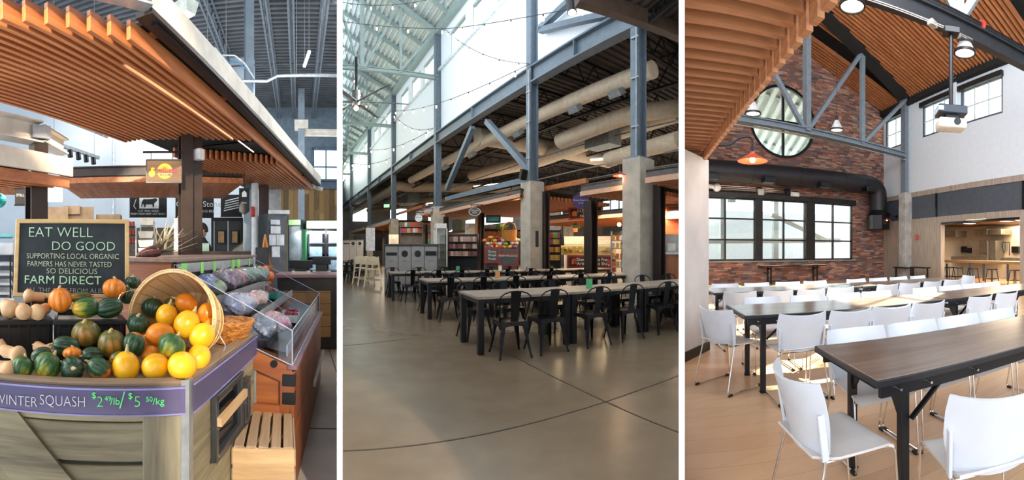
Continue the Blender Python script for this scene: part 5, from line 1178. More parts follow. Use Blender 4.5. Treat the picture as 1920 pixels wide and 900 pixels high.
q = oz(900, 256, 1.75); q2 = q + hn * 9
t = duct([q - hn * .1, q2], .42, 'fat cream cross duct with a flat end cap behind the V brace'); MB().cyl(q - hn * .14, q + hn * .1, .46, seg=24).build('end_cap', m_cream, t, smooth=True)
duct([oz(886, 324, 6), oz(1010, 300, 6), oz(1272, 205, 6)], .42, 'cream duct slanting through the middle of the market roof')
duct([oz(1050, 265, 3.6), oz(1180, 214, 3.6), oz(1272, 203, 5.2)], .33, 'cream duct rising to the right behind the nearest steel column', bendr=1.5)
duct([oz(1140, 300, 4.2), oz(1272, 262, 4.2)], .3, 'short cream duct at the right edge below the others')
duct([oz(660, 352, 2.2), oz(748, 330, 2.2), oz(760, 330, 3), oz(1000, 352, 14)], .42, 'cream duct bending across the market roof at the left')
duct([oz(745, 352, 5), oz(1000, 368, 16)], .34, 'lower cream duct parallel to the bending one at the left')
duct([oz(690, 365, 4), oz(800, 368, 9)], .3, 'dim cream duct far left under the market roof')
o = MB().cb(0, 0, 0, 1.5, .8, .7, M=Matrix.Translation(oz(1130, 262, 5)) @ RZ(-WC_.phi)).build('sheet_metal_plenum', mat('galvanised vent'), bevel=.02); tag(o, 'square sheet metal duct box above the fluorescent tube', 'duct')
o = MB().cb(0, 0, 0, 3.2, 1.4, 1.0, M=Matrix.Translation(oz(767, 350, 6)) @ RZ(-WC_.phi)).build('sheet_metal_plenum', mat('galvanised vent'), bevel=.02); tag(o, 'square sheet metal duct box at the left between the columns', 'duct')
def tube_light(x, y, dd, L, lab, s=8):
    t = thing('fluorescent_light', lab, 'light', oz(x, y, dd), -WC_.phi + .5, 'strip lights of the market')
    MB().cb(0, 0, 0, L, .1, .06).build('diffuser', emis('cool tube glow', '#fff4e0', s), t); MB().cb(0, 0, .05, L, .16, .05).build('housing', m_bwhite, t)
tube_light(1138, 298, 4.4, 1.4, 'bright strip light hanging right of centre under the market roof')
tube_light(912, 260, 9, 2.6, 'long warm strip light deep under the market roof', 3)
tube_light(800, 380, 9, 1.8, 'strip light low between the third and fourth columns', 5)
tube_light(690, 396, 4, 1.2, 'small strip light at the far left of the market', 5)
tube_light(1050, 378, 12, 2.2, 'strip light seen through the gap by the purple sign', 5)

# far end and back of the market
m_back = mat('hazy back wall', '#8f9396', .8, var=.10, scale=.8)
A = SW(20, -2, 0); B = SW(20, 62, 0)
MB().beam(A + Vector((0, 0, 2.5)), B + Vector((0, 0, 2.5)), .2, 5.0).build('wall_market_back', mat('warm market back wall', '#a69b8f', .8, var=.2, scale=.7))['kind'] = 'structure'
MB().beam(A + Vector((0, 0, 7.2)), B + Vector((0, 0, 7.2)), .2, 2.2).build('wall_market_back_upper', m_back)['kind'] = 'structure'
m_frm = mat('white window frame', '#c9d0d4', .5)
for i in range(9):
    p = SW(20, 3 + i * 4.6, 5.55); t = thing('window_%d' % (40 + i), 'bright wide window high at the back of the market, %s from the near end' % ORD[i], 'window', p, -WC_.phi); struct(t)
    mb = MB()
    for q in (-1.6, -.55, .55, 1.6): mb.cb(q, 0, 0, .08, .1, 1.1)
    for z in (-.55, .55): mb.cb(0, 0, z, 3.3, .1, .08)
    mb.build('window_frame', m_frm, t); MB().cb(0, .03, 0, 3.2, .01, 1.1).build('window_pane', glass('clear sky glass'), t)
    if i < 8: MB().cb(0, 0, 5.55, 1.35, .2, 1.2, M=Matrix.Translation(SW(20, 5.3 + i * 4.6, 0)) @ RZ(-WC_.phi)).build('wall_pier_back_%s' % ORD[i], m_back)['kind'] = 'structure'
pe = hd * 58
E_ = Plane(CD, 58)
MB(E_.M()).box(-34, 30, 0, .3, 0, 5.6).build('wall_end', m_back)['kind'] = 'structure'
MB(E_.M()).box(-34, 30, 0, .3, 7.6, 19).build('wall_end_upper', m_back)['kind'] = 'structure'
for i in range(7):
    MB(E_.M()).box(-12 + i * 6, -8.6 + i * 6, 0, .3, 5.6, 7.6).build('wall_pier_end_%s' % ORD[i], m_back)['kind'] = 'structure'

# timber canopies over the stalls
def canopy(xa, xb, za, dd0, dd1, lab, fas=m_canf, zb=None):
    t = thing('stall_canopy', lab, 'canopy', (0, 0, 0), 0, 'timber canopies over the stalls')
    a = onoff(xa, dd0, 0); b = onoff(xb, dd0, 0); dd = (b - a).normalized(); Lc = (b - a).length
    M = Matrix((( *dd, 0), (*hn, 0), (0, 0, 1, 0), (0, 0, 0, 1))).transposed(); M.translation = a
    W = dd1 - dd0
    MB().box(0, Lc, 0, .07, za, za + .22, M=M).build('fascia_board', fas, t)
    MB().box(-.02, Lc, -.03, .0, za - .10, za + .03, M=M).build('edge_slat', wood('pale canopy edge', '#b98e72', '#d3ab8d', 'x'), t)
    MB().box(0, Lc, 0, W, za + .16, za + .2, M=M).build('deck', m_darkceil, t)
    n = int(W / .17); mb = MB()
    for i in range(n): y = .1 + i * .17; mb.box(0, Lc, y, y + .05, za - .10, za + .03, M=M)
    mb.build('slats', m_canw, t)
    return t
zc_ = 3.32
canopy(972 + 3, 824, zc_ - .12, -.15, 4.2, 'timber slatted canopy over the grocery stall between second and third columns')
canopy(1182, 1089, 3.0, .25, 5.5, 'timber slatted canopy over the cheese stall left of the nearest column')
canopy(1300, 1211, 3.02, -.1, 5.0, 'timber slatted canopy at the right edge beyond the nearest column')
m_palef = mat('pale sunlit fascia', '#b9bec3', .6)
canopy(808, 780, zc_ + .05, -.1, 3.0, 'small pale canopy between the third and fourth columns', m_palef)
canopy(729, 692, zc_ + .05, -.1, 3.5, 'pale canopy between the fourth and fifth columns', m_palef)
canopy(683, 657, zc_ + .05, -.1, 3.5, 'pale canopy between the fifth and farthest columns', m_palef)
canopy(1180, 990, 2.72, 3.8, 8, 'deeper timber canopy behind the purple hexagon sign')
canopy(905, 780, 2.62, 5.2, 9, 'deeper timber canopy behind the grocery shelves')
canopy(1290, 1190, 2.5, 3.5, 8, 'deeper timber canopy at the right edge behind the bar')
for xa, xb, y, dd, lab in ((1022, 1101, 354, .8, 'orange timber beam across the open bay beside the purple sign'), (743, 790, 402, .6, 'orange timber beam across the bay by the round white sign')):
    a = oz(xa, y, dd); b = oz(xb, y, dd); b.z = a.z; o = MB().beam(a, b, .12, .14).build('timber_beam', m_canw); tag(o, lab, 'beam')
# dark posts under the canopies
for x, dd, top, lab in ((1022, .6, 3.3, 'dark post touching the second concrete column'), (1108, .9, 2.85, 'dark double post in front of the cheese counter'), (1236, .5, 3.0, 'dark post behind the nearest concrete column'), (902, .8, 3.0, 'dark post with a live edge plank in front of the grocery stall'),
                        (836, .6, 3.1, 'dark post beside the white glass fridge'), (747, .6, 3.1, 'dark post right of the fourth column'), (798, 1.2, 3.0, 'dark post beside the round white sign'), (719, .8, 3.0, 'dark post far left behind the banner'), (697, .7, 3.0, 'dark post right of the fifth column'), (664, .7, 3.0, 'dark post right of the farthest column')):
    t = thing('canopy_post', lab, 'post', onoff(x, dd, 0), -WC_.phi)
    w = .3 if x == 1108 else .22
    MB().ibeam((0, 0, 0), (0, 0, top), w, w, .04, up=(0, 1, 0)).build('shaft', mat('dark brown steel post', '#2b2220', .45, .2), t)
    MB().cb(0, 0, .02, w + .1, w + .1, .03).build('base_plate', mat('dark brown steel post'), t)
    if x == 902: MB().prism([(-.02, 0), (.17, .0), (.22, .7), (.18, 1.3), (.2, 1.95), (0, 1.95), (-.04, .9)], -.03, .03, M=T(-.22, -.16, .82) @ RX(PI / 2)).build('live_edge_plank', wood('live edge board', '#a5672f', '#d9a468', 'y', .5, .4), t)

def pbox(x0, x1, y0, y1, dd, th, name, m, parent=None, bevel=0, phi=None):
    """box whose face towards the hall spans these picture columns / rows at depth dd behind the colonnade"""
    a, b = onoff(x0, dd, 0), onoff(x1, dd, 0); rr = ((a + b) / 2).length
    z0, z1 = max(0, zat(y1, rr)), zat(y0, rr); d = (b - a).normalized(); L = (b - a).length
    M = Matrix((( *d, 0), (*hn, 0), (0, 0, 1, 0), (0, 0, 0, 1))).transposed(); M.translation = a
    if M.determinant() < 0: pass
    return MB().box(0, L, 0, th, z0, z1, M=M).build(name, m, parent, bevel=bevel)
def sbox(x0, x1, y0, y1, r, th, name, m, parent=None, bevel=0, tilt=0.0, zb=None):
    """box facing the aisle at distance r"""
    P = Plane(az((x0 + x1) / 2) + tilt, r * math.cos(tilt)); a, b = P.u(x0), P.u(x1)
    rr = r; z0 = zat(y1, rr) if zb is None else zb
    return MB(P.M()).box(min(a, b), max(a, b), 0, th, max(0, z0), zat(y0, rr)).build(name, m, parent, bevel=bevel)
def splane(x, r, tilt=0.0): return Plane(az(x) + tilt, r * math.cos(tilt))

# red-framed chalk signs, deli counter
m_redf = mat('dark red sign frame', '#8e2a28', .5); m_chalk = mat('charcoal chalkboard', '#2e2c2b', .8, var=.15); m_chalkw = mat('chalk white', '#e6e1d6', .8)
def signboard(name, x0, x1, y0, y1, r, lab, lines, tilt=0, frame=m_redf, face=m_chalk, cat='sign', inset=.08, ink=m_chalkw, size=.12):
    P = splane((x0 + x1) / 2, r, tilt); c = P.p((x0 + x1) / 2, (y0 + y1) / 2); w = abs(P.u(x1) - P.u(x0)); h = (y1 - y0) / F * r
    t = thing(name, lab, cat, c, -P.phi)
    MB().cb(0, 0, 0, w, .06, h).build('frame', frame, t, bevel=.008)
    MB().cb(0, -.033, 0, w - inset * 2, .01, h - inset * 2).build('sign_face', face, t)
    for txt, dz, dx, sz_ in lines: text(txt, sz_, ink, 'lettering', t, T(dx, -.042, dz) @ RX(PI / 2), .003)
    return t, w, h
t, w, h = signboard('deli_sign', 1063, 1154, 478, 503, 15.2, 'long red framed chalk sign on the front of the deli counter', [('Gluten & Nut Free', .07, .05, .17), ('Artisan Meat Shop', -.08, .1, .17)], .25)
MB().cb(0, -.05, -h / 2 - .04, w * 1.0, .03, .16).build('red_base_band', m_redf, t)
for dx, c in ((-w * .36, '#c8642f'), (-w * .32, '#b93030'), (w * .36, '#a32626')):
    MB().prism([(-.07, -.1), (.07, -.1), (.05, .06), (0, .12), (-.06, .05)], 0, .01, M=T(dx, -.04, 0) @ RX(PI / 2)).build('painted_motif', mat('painted motif ' + c, c, .7), t)
t, w, h = signboard('hanging_menu_sign', 1066, 1128, 388, 413, 16.5, 'red framed chalkboard hanging behind the dark post', [('LUCKY', .12, .0, .2), ('THE', .0, .0, .1), ('FARM', -.11, .0, .16)], .2)
MB().prism([(-.08, -.1), (.1, -.1), (.12, .08), (.0, .12), (-.1, .06)], 0, .01, M=T(-w * .32, -.04, 0) @ RX(PI / 2)).build('painted_motif', mat('painted motif orange', '#c9803f', .7), t)
# glass deli counter
t = thing('deli_counter', 'glass fronted cheese and deli counter behind the red framed sign', 'display counter', (0, 0, 0))
sbox(1060, 1156, 478, 504, 15.5, .9, 'counter_base', m_bwhite, t, tilt=.25, zb=0)
sbox(1048, 1150, 462, 478, 15.6, .6, 'display_bed', mat('warm lit interior', '#c9a35c', .6), t, tilt=.25)
sbox(1046, 1150, 457, 478, 15.35, .03, 'glass_front', glass(), t, tilt=.25)
o = sbox(1058, 1163, 443, 505, 17.2, .3, 'tiled_counter', tiles('white subway tile', .2, .1, [(0, '#d8d2c8'), (1, '#e9e4da')], '#9a948a', .06, None, 'x', 'z', rough=.3), tilt=.2, zb=0); tag(o, 'white subway tiled counter behind the deli display', 'counter')
random.seed(11)
for i in range(26):
    x = 1050 + random.random() * 98; y = 473 - random.random() * 8
    if 1098 < x < 1112: continue
    P = splane(1100, 15.5, .25); c = P.p(x, y) + P.n * .1; s_ = random.uniform(.05, .10)
    mb = MB().prism([(-s_, 0), (s_, -s_ * .3), (s_ * .8, s_ * .8), (-s_ * .3, s_)], 0, s_ * 1.1) if i % 2 else MB().lathe([(.001, 0), (s_, 0), (s_, s_), (.001, s_)], 12)
    o = mb.build('cheese_piece', mat('cheese %d' % (i % 4), ['#e2b94e', '#e9cf86', '#c98f3c', '#f0e0b0'][i % 4], .6), loc=c, smooth=False); tag(o, 'piece of yellow cheese in the lit deli counter', 'cheese', 'cheeses in the deli counter')
lamp('deli_light', 'AREA', splane(1100, 15.3, .2).p(1100, 400), splane(1100, 15.3, .2).p(1100, 470), 90, (1, .72, .40), 3, 1.2)
# green-yellow packets on the little rack at left of the deli
def rack(lab, x0, x1, ys, r, n, cols, item, ilab, grp, tilt=0, frame=m_black, hgt=.22, w_=.1, back=True, pal=None):
    t = thing('display_rack', lab, 'shelf', (0, 0, 0)); P = splane((x0 + x1) / 2, r, tilt); ua, ub = sorted((P.u(x0), P.u(x1)))
    zt = zat(min(ys), r) + .3
    M = P.M()
    for q in (ua, ub): MB(M).box(q - .02, q + .02, 0, .4, 0, zt).build('side_frame', frame, t)
    if back: MB(M).box(ua, ub, .38, .4, 0, zt).build('back_panel', frame, t)
    for y in ys: z = zat(y, r); MB(M).box(ua, ub, 0, .4, z - .03, z).build('shelf_board', frame, t)
    proto = []
    for c in cols:
        m = mat('packet ' + c, c, .5, var=.25, scale=20); proto.append(m)
    k = 0; protos = {}
    for y in ys:
        z = zat(y, r)
        for i in range(n):
            u = ua + (ub - ua) * (i + .5) / n; m = random.choice(proto)
            if m.name not in protos:
                mb = MB().box(-w_ / 2, w_ / 2, -.04, .04, .0, hgt * .86); mb.prism([(-w_ / 2, -.04), (w_ / 2, -.04), (w_ / 2, .04), (-w_ / 2, .04)], hgt * .86, hgt * .88)
                o = mb.build(item, m, bevel=.008); protos[m.name] = o
            else: o = protos[m.name].copy(); C.objects.link(o)
            tag(o, ilab, 'packet', grp); o.location = P.at(u + random.uniform(-.01, .01), z, .12); o.rotation_euler = (0, 0, -P.phi + random.uniform(-.15, .15))
    return t
rack('snack rack with bright packets left of the deli counter', 1028, 1051, [488, 473, 458, 446], 14.6, 5, ['#c8352e', '#d8c23a', '#7fae3a', '#b0489c', '#e0903a'], 'snack_packet', 'bright snack packet on the rack left of the deli counter', 'bright snack packets')
rack('low dark shelf of packaged groceries under the grocery canopy', 840, 895, [480, 466, 453], 15.5, 12, ['#6e4038', '#8a6a5c', '#44302c', '#9a8272', '#b59a86'], 'grocery_packet', 'brown grocery packet on the dark wall shelves', 'brown grocery packets', .1)
rack('bottle shelf in front of the red lit bar wall at the right edge', 1240, 1272, [458], 11.5, 9, ['#caa050', '#6e2f22', '#3e5a35', '#d8cfae'], 'sauce_bottle', 'small bottle on the bar shelf at the right edge', 'bottles on the bar shelf', 0, m_bwhite, .2, .06)
rack('wire rack with bags right of the tiled counter', 1146, 1178, [500, 485, 465, 450], 13.8, 4, ['#d9a34e', '#a8632f', '#e0d6c6'], 'bread_bag', 'bag on the wire rack beside the nearest column', 'bags on the wire rack', 0, m_inox, .2, .1, False)
rack('far stall shelf with coloured goods behind the fourth column', 750, 792, [436, 425], 24, 9, ['#b04a6e', '#4a8a4e', '#c8b04a', '#e4e0d8', '#b5433a'], 'stall_product', 'coloured product in the far stall behind the fourth column', 'coloured products in the far stall', 0, mat('taupe stall panel', '#7d7062', .6), .3, .2)
# produce table of the grocery stall
t = thing('produce_counter', 'produce counter heaped with wrapped fruit left of the second column', 'counter', (0, 0, 0))
sbox(908, 972, 466, 505, 15.8, 1.4, 'counter_base', m_canf, t, zb=0); P_s = splane(940, 16.25)
for r_s, z_s in ((16.25, 1.56), (16.68, 1.70)): MB(splane(940, r_s).M()).box(splane(940, r_s).u(908), splane(940, r_s).u(972), 0, .9, 1.3, z_s).build('display_step', m_canf, t)
signboard('grocery_sign', 908, 938, 463, 494, 15.6, 'red framed grey chalk sign on the produce counter', [('Every', .14, 0, .13), ('Week', 0, 0, .13), ('Fresh', -.14, 0, .13)], .1, face=mat('slate chalkboard', '#4b504f', .8))
tl, w_, h_ = signboard('grocery_sign', 934, 972, 476, 500, 14.6, 'red topped low sign board at the foot of the second column', [('FRESH PRODUCE', .16, .0, .09)], .1, face=mat('slate chalkboard'))
for q in (-1, 1): MB().box(q * w_ * .45 - .02, q * w_ * .45 + .02, .03, .06, -tl.location.z, h_ * .4).build('sign_leg', m_black, tl)
prot = {}
for i in range(70):
    x = 908 + random.random() * 64; r = 15.9 + random.random() * 1.2; y = 460 - (r - 15.9) * 14 - random.random() * 6
    c = random.choice(['#c86a2e', '#a83a30', '#d8a040', '#6e8a3e', '#b8b4b0', '#8c4a5a', '#d9d4c8'])
    if c not in prot:
        o = MB().ball((0, 0, 0), .09, 10, sz=(1, 1, .85)).build('wrapped_fruit', mat('fruit ' + c, c, .5, var=.2), smooth=True); prot[c] = o
    else: o = prot[c].copy(); C.objects.link(o)
    tag(o, 'piece of fruit heaped on the produce counter left of the second column', 'fruit', 'fruit on the produce counter'); o.location = pol(az(x), r, (1.42 if r < 16.3 else 1.56 if r < 16.7 else 1.70) + .075 + (.0 if i % 3 else .11))
t = thing('woven_basket', 'orange brown woven basket on the produce counter', 'basket', pr(955, 452, 16.6))
MB().lathe([(.24, 0), (.3, .2), (.32, .45), (.30, .45), (.27, .2), (.2, .03), (.001, .03)], 20).build('basket_body', wood('basket cane', '#a8682c', '#d89a4a', 'z'), t, smooth=True); MB().tube([(-.3, 0, .42), (-.2, 0, .7), (0, 0, .78), (.2, 0, .7), (.3, 0, .42)], .025, 8).build('handle', wood('basket cane'), t, smooth=True)
def plant(name, c, s, lab, cat='plant', n=60, col='#5a7a35'):
    t = thing(name, lab, cat, c); MB().lathe([(.001, 0), (.12 * s, 0), (.16 * s, .25 * s), (.13 * s, .25 * s)], 14).build('pot', mat('terracotta', '#a5633f', .8), t, smooth=True)
    mb = MB(); rnd = random.Random(3)
    for i in range(n):
        a = rnd.random() * 2 * PI; e = rnd.uniform(.1, 1.4); L = rnd.uniform(.25, .5) * s; d = Vector((math.cos(a) * math.cos(e), math.sin(a) * math.cos(e), math.sin(e)))
        b = Vector((0, 0, .24 * s)); sd = d.cross(Vector((0, 0, 1))).normalized() * .05 * s; m_ = b + d * L * .6; tip = b + d * L + Vector((0, 0, -.08 * s))
        mb.add([b, m_ + sd, tip, m_ - sd], [(0, 1, 2, 3)])
    mb.build('leaves', mat('leaf ' + col, col, .6, var=.3), t); return t
plant('potted_plant', pr(940, 442, 17), .9, 'leafy green plant at the back of the produce counter')
plant('potted_plant', pr(1079, 396, 17.6) + Vector((0, 0, -.9)), .7, 'dark leafy plant hanging over the deli counter', col='#3b4a2a')
# turquoise banner, wall art, other hanging signs
signboard('turquoise_banner', 911, 939, 403, 418, 17, 'turquoise painted banner with swirls above the produce counter', [], 0, mat('dark banner frame', '#2c3432', .6), mat('turquoise banner', '#4a9c95', .7, var=.3, scale=5))
signboard('window_poster', 872, 891, 419, 442, 19, 'pale poster board behind the grocery shelves', [], 0, m_bwhite, mat('poster cream', '#d8cbb8', .7, var=.2, scale=8))
t = thing('hexagon_sign', 'purple hexagon hanging sign with white script between dark posts', 'sign', pr(1089, 377, 12.6), -az(1089))
hexp = [(math.cos(PI / 3 * k + PI / 6) * .26, math.sin(PI / 3 * k + PI / 6) * .26) for k in range(6)]
hexp = [(x_ * 1.12, y_) for x_, y_ in hexp]
MB().prism(hexp, -.03, .03, M=RX(PI / 2)).build('sign_board', mat('deep purple', '#3d2560', .5), t)
text('Fruit Cravings', .085, m_chalkw, 'lettering', t, T(0, -.035, .02) @ RX(PI / 2), shear=.3); text('EST 1988', .04, m_chalkw, 'lettering', t, T(0, -.035, -.07) @ RX(PI / 2))
MB().tube([(-.3, 0, .33), (.34, 0, .33)], .018, 8).build('hanging_bar', m_black, t); 
for q in (-.2, .2): MB().cyl((q, 0, .18), (q, 0, .33), .008).build('hanging_chain', m_black, t)
def oval(x, y, r, w, h, c, lab, lines, ink, rim):
    t = thing('oval_sign', lab, 'sign', pr(x, y, r), -az(x)); M = RX(PI / 2) @ Matrix.Diagonal((w, h, 1, 1))
    MB().lathe([(.001, -.03), (1, -.03), (1, .03), (.001, .03)], 32, M=M).build('sign_board', mat('sign ' + c, c, .6), t)
    MB().lathe([(.94, -.04), (1.04, -.04), (1.04, .04), (.94, .04), (.94, -.04)], 32, M=M).build('rim', rim, t, smooth=True)
    for txt, dz, s in lines: text(txt, s, ink, 'lettering', t, T(0, -.036, dz) @ RX(PI / 2))
    MB().tube([(-w * .8, 0, h + .1), (w * 1.5, 0, h + .1)], .015, 8).build('hanging_bar', m_black, t)
    for q in (-.5, .5): MB().cyl((q * w, 0, h * .8), (q * w, 0, h + .1), .008).build('hanging_chain', m_black, t)
oval(890, 397, 13.5, .19, .13, '#4c4440', 'oval dark sign hanging beside the live edge post', [('ORGANIC', .04, .06), ('BOX', -.03, .07)], m_chalkw, m_bwhite)
oval(785, 409, 19, .17, .17, '#cfd6d8', 'round white sign hanging under the canopy right of the fourth column', [('AMARANTH', .02, .05)], m_chalk, m_bwhite)
# white glass fridge
t = thing('glass_display_fridge', 'tall white glass door fridge beside the third column', 'fridge', (0, 0, 0)); P = splane(828, 16.3, -.2); M = P.M(); ua, ub = sorted((P.u(818), P.u(838))); za, zb_ = 0, zat(419, 16.3)
MB(M).box(ua, ub, 0, .5, 0, .45).build('fridge_base', m_bwhite, t, bevel=.01); MB(M).box(ua, ub, 0, .5, zb_ - .2, zb_).build('fridge_top', m_bwhite, t, bevel=.01)
for q in (ua, ub): 
    for y in (0, .46): MB(M).box(q - .025, q + .025, y, y + .04, .45, zb_ - .2).build('corner_post', m_bwhite, t)
MB(M).box(ua, ub, .48, .5, .45, zb_ - .2).build('back_panel', m_bwhite, t)
for z in (.7, 1.0, 1.3, 1.6): MB(M).box(ua, ub, .04, .46, z, z + .015).build('wire_shelf', m_inox, t)
MB(M).box(ua + .03, ub - .03, -.01, .0, .45, zb_ - .2).build('glass_door', glass(), t)
# recycling cabinets
def recycling(x0, x1, y0, y1, r, n, lab, full=True):
    t = thing('recycling_station', lab, 'recycling bins', (0, 0, 0)); P = splane((x0 + x1) / 2, r, -.02); M = P.M(); ua, ub = sorted((P.u(x0), P.u(x1))); zt = zat(y0, r)
    mg = mat('grey laminate bins', '#9a9a98', .5, var=.04); md = mat('dark grey carcass', '#4c4f50', .5)
    MB(M).box(ua - .02, ub + .04, .03, .75, .0, zt).build('carcass', md, t); MB(M).box(ua - .06, ub + .06, -.03, .78, zt, zt + .04).build('top', md, t)
    for k in range(n):
        a = ua + (ub - ua) * k / n; b = ua + (ub - ua) * (k + 1) / n; c_ = (a + b) / 2; wd = b - a
        dr = MB(M).box(a + .01, b - .01, 0, .03, .08, zt - .03).build('door', mg, t, bevel=.004)
        if k in (0, 3): MB(M).box(c_ - wd * .42, c_ + wd * .42, -.012, .0, zt - .32, zt - (.18 if k == 3 else .22)).build('slot_opening', m_black, dr).matrix_basis = ID
        else: MB(M).lathe([(.001, 0), (wd * .23, 0), (wd * .25, .012), (.001, .012)], 24, M=T(c_, 0, zt - .26) @ RX(PI / 2)).build('round_opening', m_black, dr, smooth=True).matrix_basis = ID
        MB(M).box(c_ - wd * .2, c_ + wd * .2, -.003, .0, zt - .5, zt - .48).build('label_strip', mat('label grey', '#6f6f6d', .6), dr).matrix_basis = ID
recycling(722, 820, 460, 520, 12.6, 4, 'long grey recycling station with four labelled openings behind the third row of tables')
recycling(643, 681, 450, 470, 30, 3, 'distant grey recycling station at the left edge')
# tall white banner
o = sbox(686, 703, 427, 470, 24, .04, 'roll_up_banner', mat('banner white', '#e3e4e6', .6)); tag(o, 'white roll up banner with red lettering behind the high chairs', 'banner')
text('MARKET', .3, mat('painted motif #c9342c', '#b93030', .7), 'lettering', o, Matrix.Translation(splane(694.5, 24).p(694.5, 445) - splane(694.5, 24).n * .01) @ RZ(-az(694.5)) @ RX(PI / 2) @ RZ(PI / 2))
# bar at the right edge
t = thing('wood_front_counter', 'timber fronted bar counter at the right edge behind the nearest column', 'counter', (0, 0, 0))
sbox(1228, 1290, 477, 520, 10.2, .6, 'counter_front', wood('bar front teak', '#8a4c22', '#b36c34', 'z', .4, .5), t, zb=0); sbox(1226, 1290, 473, 477, 10.1, .8, 'worktop', m_bwhite, t)
o = sbox(1238, 1290, 440, 474, 11.0, .1, 'wall_bar_tile', m_bwhite, zb=.9); struct(o)
o = sbox(1236, 1290, 388, 440, 13.6, .1, 'bar_back_panel', wood('red lit boards', '#9c3a1c', '#d8683a', 'x', .5, .3)); tag(o, 'red orange timber board wall lit from above at the right edge', 'wall panel')
lamp('bar_light', 'AREA', pr(1258, 396, 13.3), pr(1258, 440, 13.5), 70, (1, .75, .5), 1.2, .2)
o = sbox(1251, 1267, 456, 472, 10.15, .25, 'white_till_box', mat('till white', '#d3d0cd', .5), bevel=.01); tag(o, 'white box on the timber bar counter at the right edge', 'box')
# far blocks of stalls, seen between the columns
for i, (x0, x1, y0, y1, dd, c, lab, nm) in enumerate((
    (743, 800, 439, 470, 5, '#7f776c', 'grey timber stall counter right of the fourth column', 'stall_counter'),
    (702, 728, 436, 470, 5, '#6e675f', 'dim stall counter behind the white banner', 'stall_counter'),
    (1130, 1180, 404, 440, 9, '#3b4048', 'dark blue grey wall panel behind the glowing pendants', 'wall_panel'),
    (1028, 1043, 382, 440, 8, '#b9c4cc', 'pale panel left of the deli', 'wall_panel'),
    (1056, 1066, 400, 445, 8.5, '#b8a896', 'beige pillar left of the hanging menu sign', 'wall_panel'),
    (848, 866, 410, 445, 9, '#b9b48e', 'pale green panel behind the grocery shelves', 'wall_panel'),
    (962, 974, 400, 440, 9, '#c5c8d0', 'pale lilac panel left of the second column', 'wall_panel'))):
    o = pbox(x0, x1, y0, y1, dd, .4, nm, mat('stall tone ' + c, c, .6, var=.15, scale=4)); tag(o, lab, 'counter' if 'counter' in nm else 'panel')
for i, (x, y, dd, c) in enumerate(((757, 421, 6, '#a0506e'), (768, 418, 6, '#5a3a34'), (777, 421, 6, '#c04a48'), (788, 419, 6, '#4f8a3c'), (803, 420, 6, '#2c6a4a'), (800, 444, 1.5, '#c85a50'), (800, 452, 1.5, '#5aa6a0'), (712, 428, 6, '#8a9a5a'))):
    o = pbox(x - 6, x + 6, y - 4, y + 4, dd, .05, 'stall_sign', mat('stall sign ' + c, c, .6, var=.3, scale=6)); tag(o, '%s small coloured sign board in the far stalls' % ORD[i], 'sign', 'coloured sign boards in the far stalls')
for i, (x, y) in enumerate(((1161, 421), (1174, 424))):
    t = thing('glowing_pendant', ['left', 'right'][i] + ' small warm pendant bulb behind the tiled counter', 'pendant lamp', pr(x, y, 17)); MB().ball((0, 0, 0), .09, 12).build('bulb', emis('warm globe glow', '#ffb765', 7), t, smooth=True); MB().cyl((0, 0, .08), (0, 0, .6), .008, seg=6).build('cord', m_black, t)
lamp('market_light', 'AREA', SW(6, 14, 3.0) + Vector((0, 0, -.55)), SW(6, 14, 0), 700, (1, .78, .52), 9, 5)
lamp('market_light', 'AREA', SW(5, 27, 3.0) + Vector((0, 0, -.5)), SW(5, 27, 0), 900, (1, .82, .62), 14, 5)
lamp('market_uplight', 'AREA', SW(10, 16, 4.2), SW(9, 16, 8), 520, (1, .86, .70), 20, 14)
# green exit sign, speakers
o = MB().cb(0, 0, 0, .4, .08, .22, M=Matrix.Translation(oz(725, 386, -.3)) @ RZ(0)).build('exit_sign', emis('exit green', '#2fbf6a', 1.2)); tag(o, 'small green exit sign left of the fourth steel column', 'exit sign')
o = MB().cb(0, 0, 0, .22, .2, .34, M=Matrix.Translation(WC_.p(986, 328) - hn * .1) @ RZ(.4) @ RX(.4)).build('wall_speaker', m_black, bevel=.02); tag(o, 'black speaker box at the foot of the second steel column', 'speaker')
# barn lamps on the columns
barn(WC_.p(962, 365) , -WC_.phi + PI * .0 + 1.2, .9, 'red barn lamp on the second concrete column')
barn(WC_.p(1163, 329) + Vector((0, 0, 0)), -WC_.phi + 1.2, .8, 'red barn lamp on the nearest concrete column')
barn(WC_.p(796, 393), -WC_.phi + 1.2, .9, 'small red barn lamp beside the third column')
o = MB().cb(0, 0, 0, .1, .05, .5, M=Matrix.Translation(oz(1007, 448, -.12)) @ RZ(-.2)).build('fire_hydrant_box', m_black, bevel=.01); tag(o, 'black metal box on a stand against the second concrete column', 'box')
# upper right: walkway roof with spotlight
t = thing('walkway_roof', 'brown ribbed walkway roof crossing the upper right corner', 'roof', (0, 0, 0)); 
a = pr(1082, -8, 7.0); b = pr(1300, 72, 6.0); zz = a.z; b = pz(1300, 72, zz)
MB().beam(a, b, .2, .3).build('edge_beam', mat('brown steel beam', '#5b4a3e', .5, .1), t)
dq = (b - a); pp = -Vector((dq.y, -dq.x, 0)).normalized()
mb = MB(); corr(mb, a + Vector((0, 0, .16)) - pp * 5, dq, pp * 5, 14, .05); mb.build('ribbed_deck', m_dkdeck, t)
webjoist(a.lerp(b, .55) + Vector((0, 0, .1)), a.lerp(b, .55) - pp * 4 + Vector((0, 0, .1)), .2, 'small open web joist under the walkway roof', None, .3, .05)
c = pr(1071, 12, 7.4)
t = thing('spotlight', 'black cylinder spotlight with a warm glow at the top of the hall', 'spotlight', c, 0); ax = (pr(1074, 34, 7.3) - c).normalized()
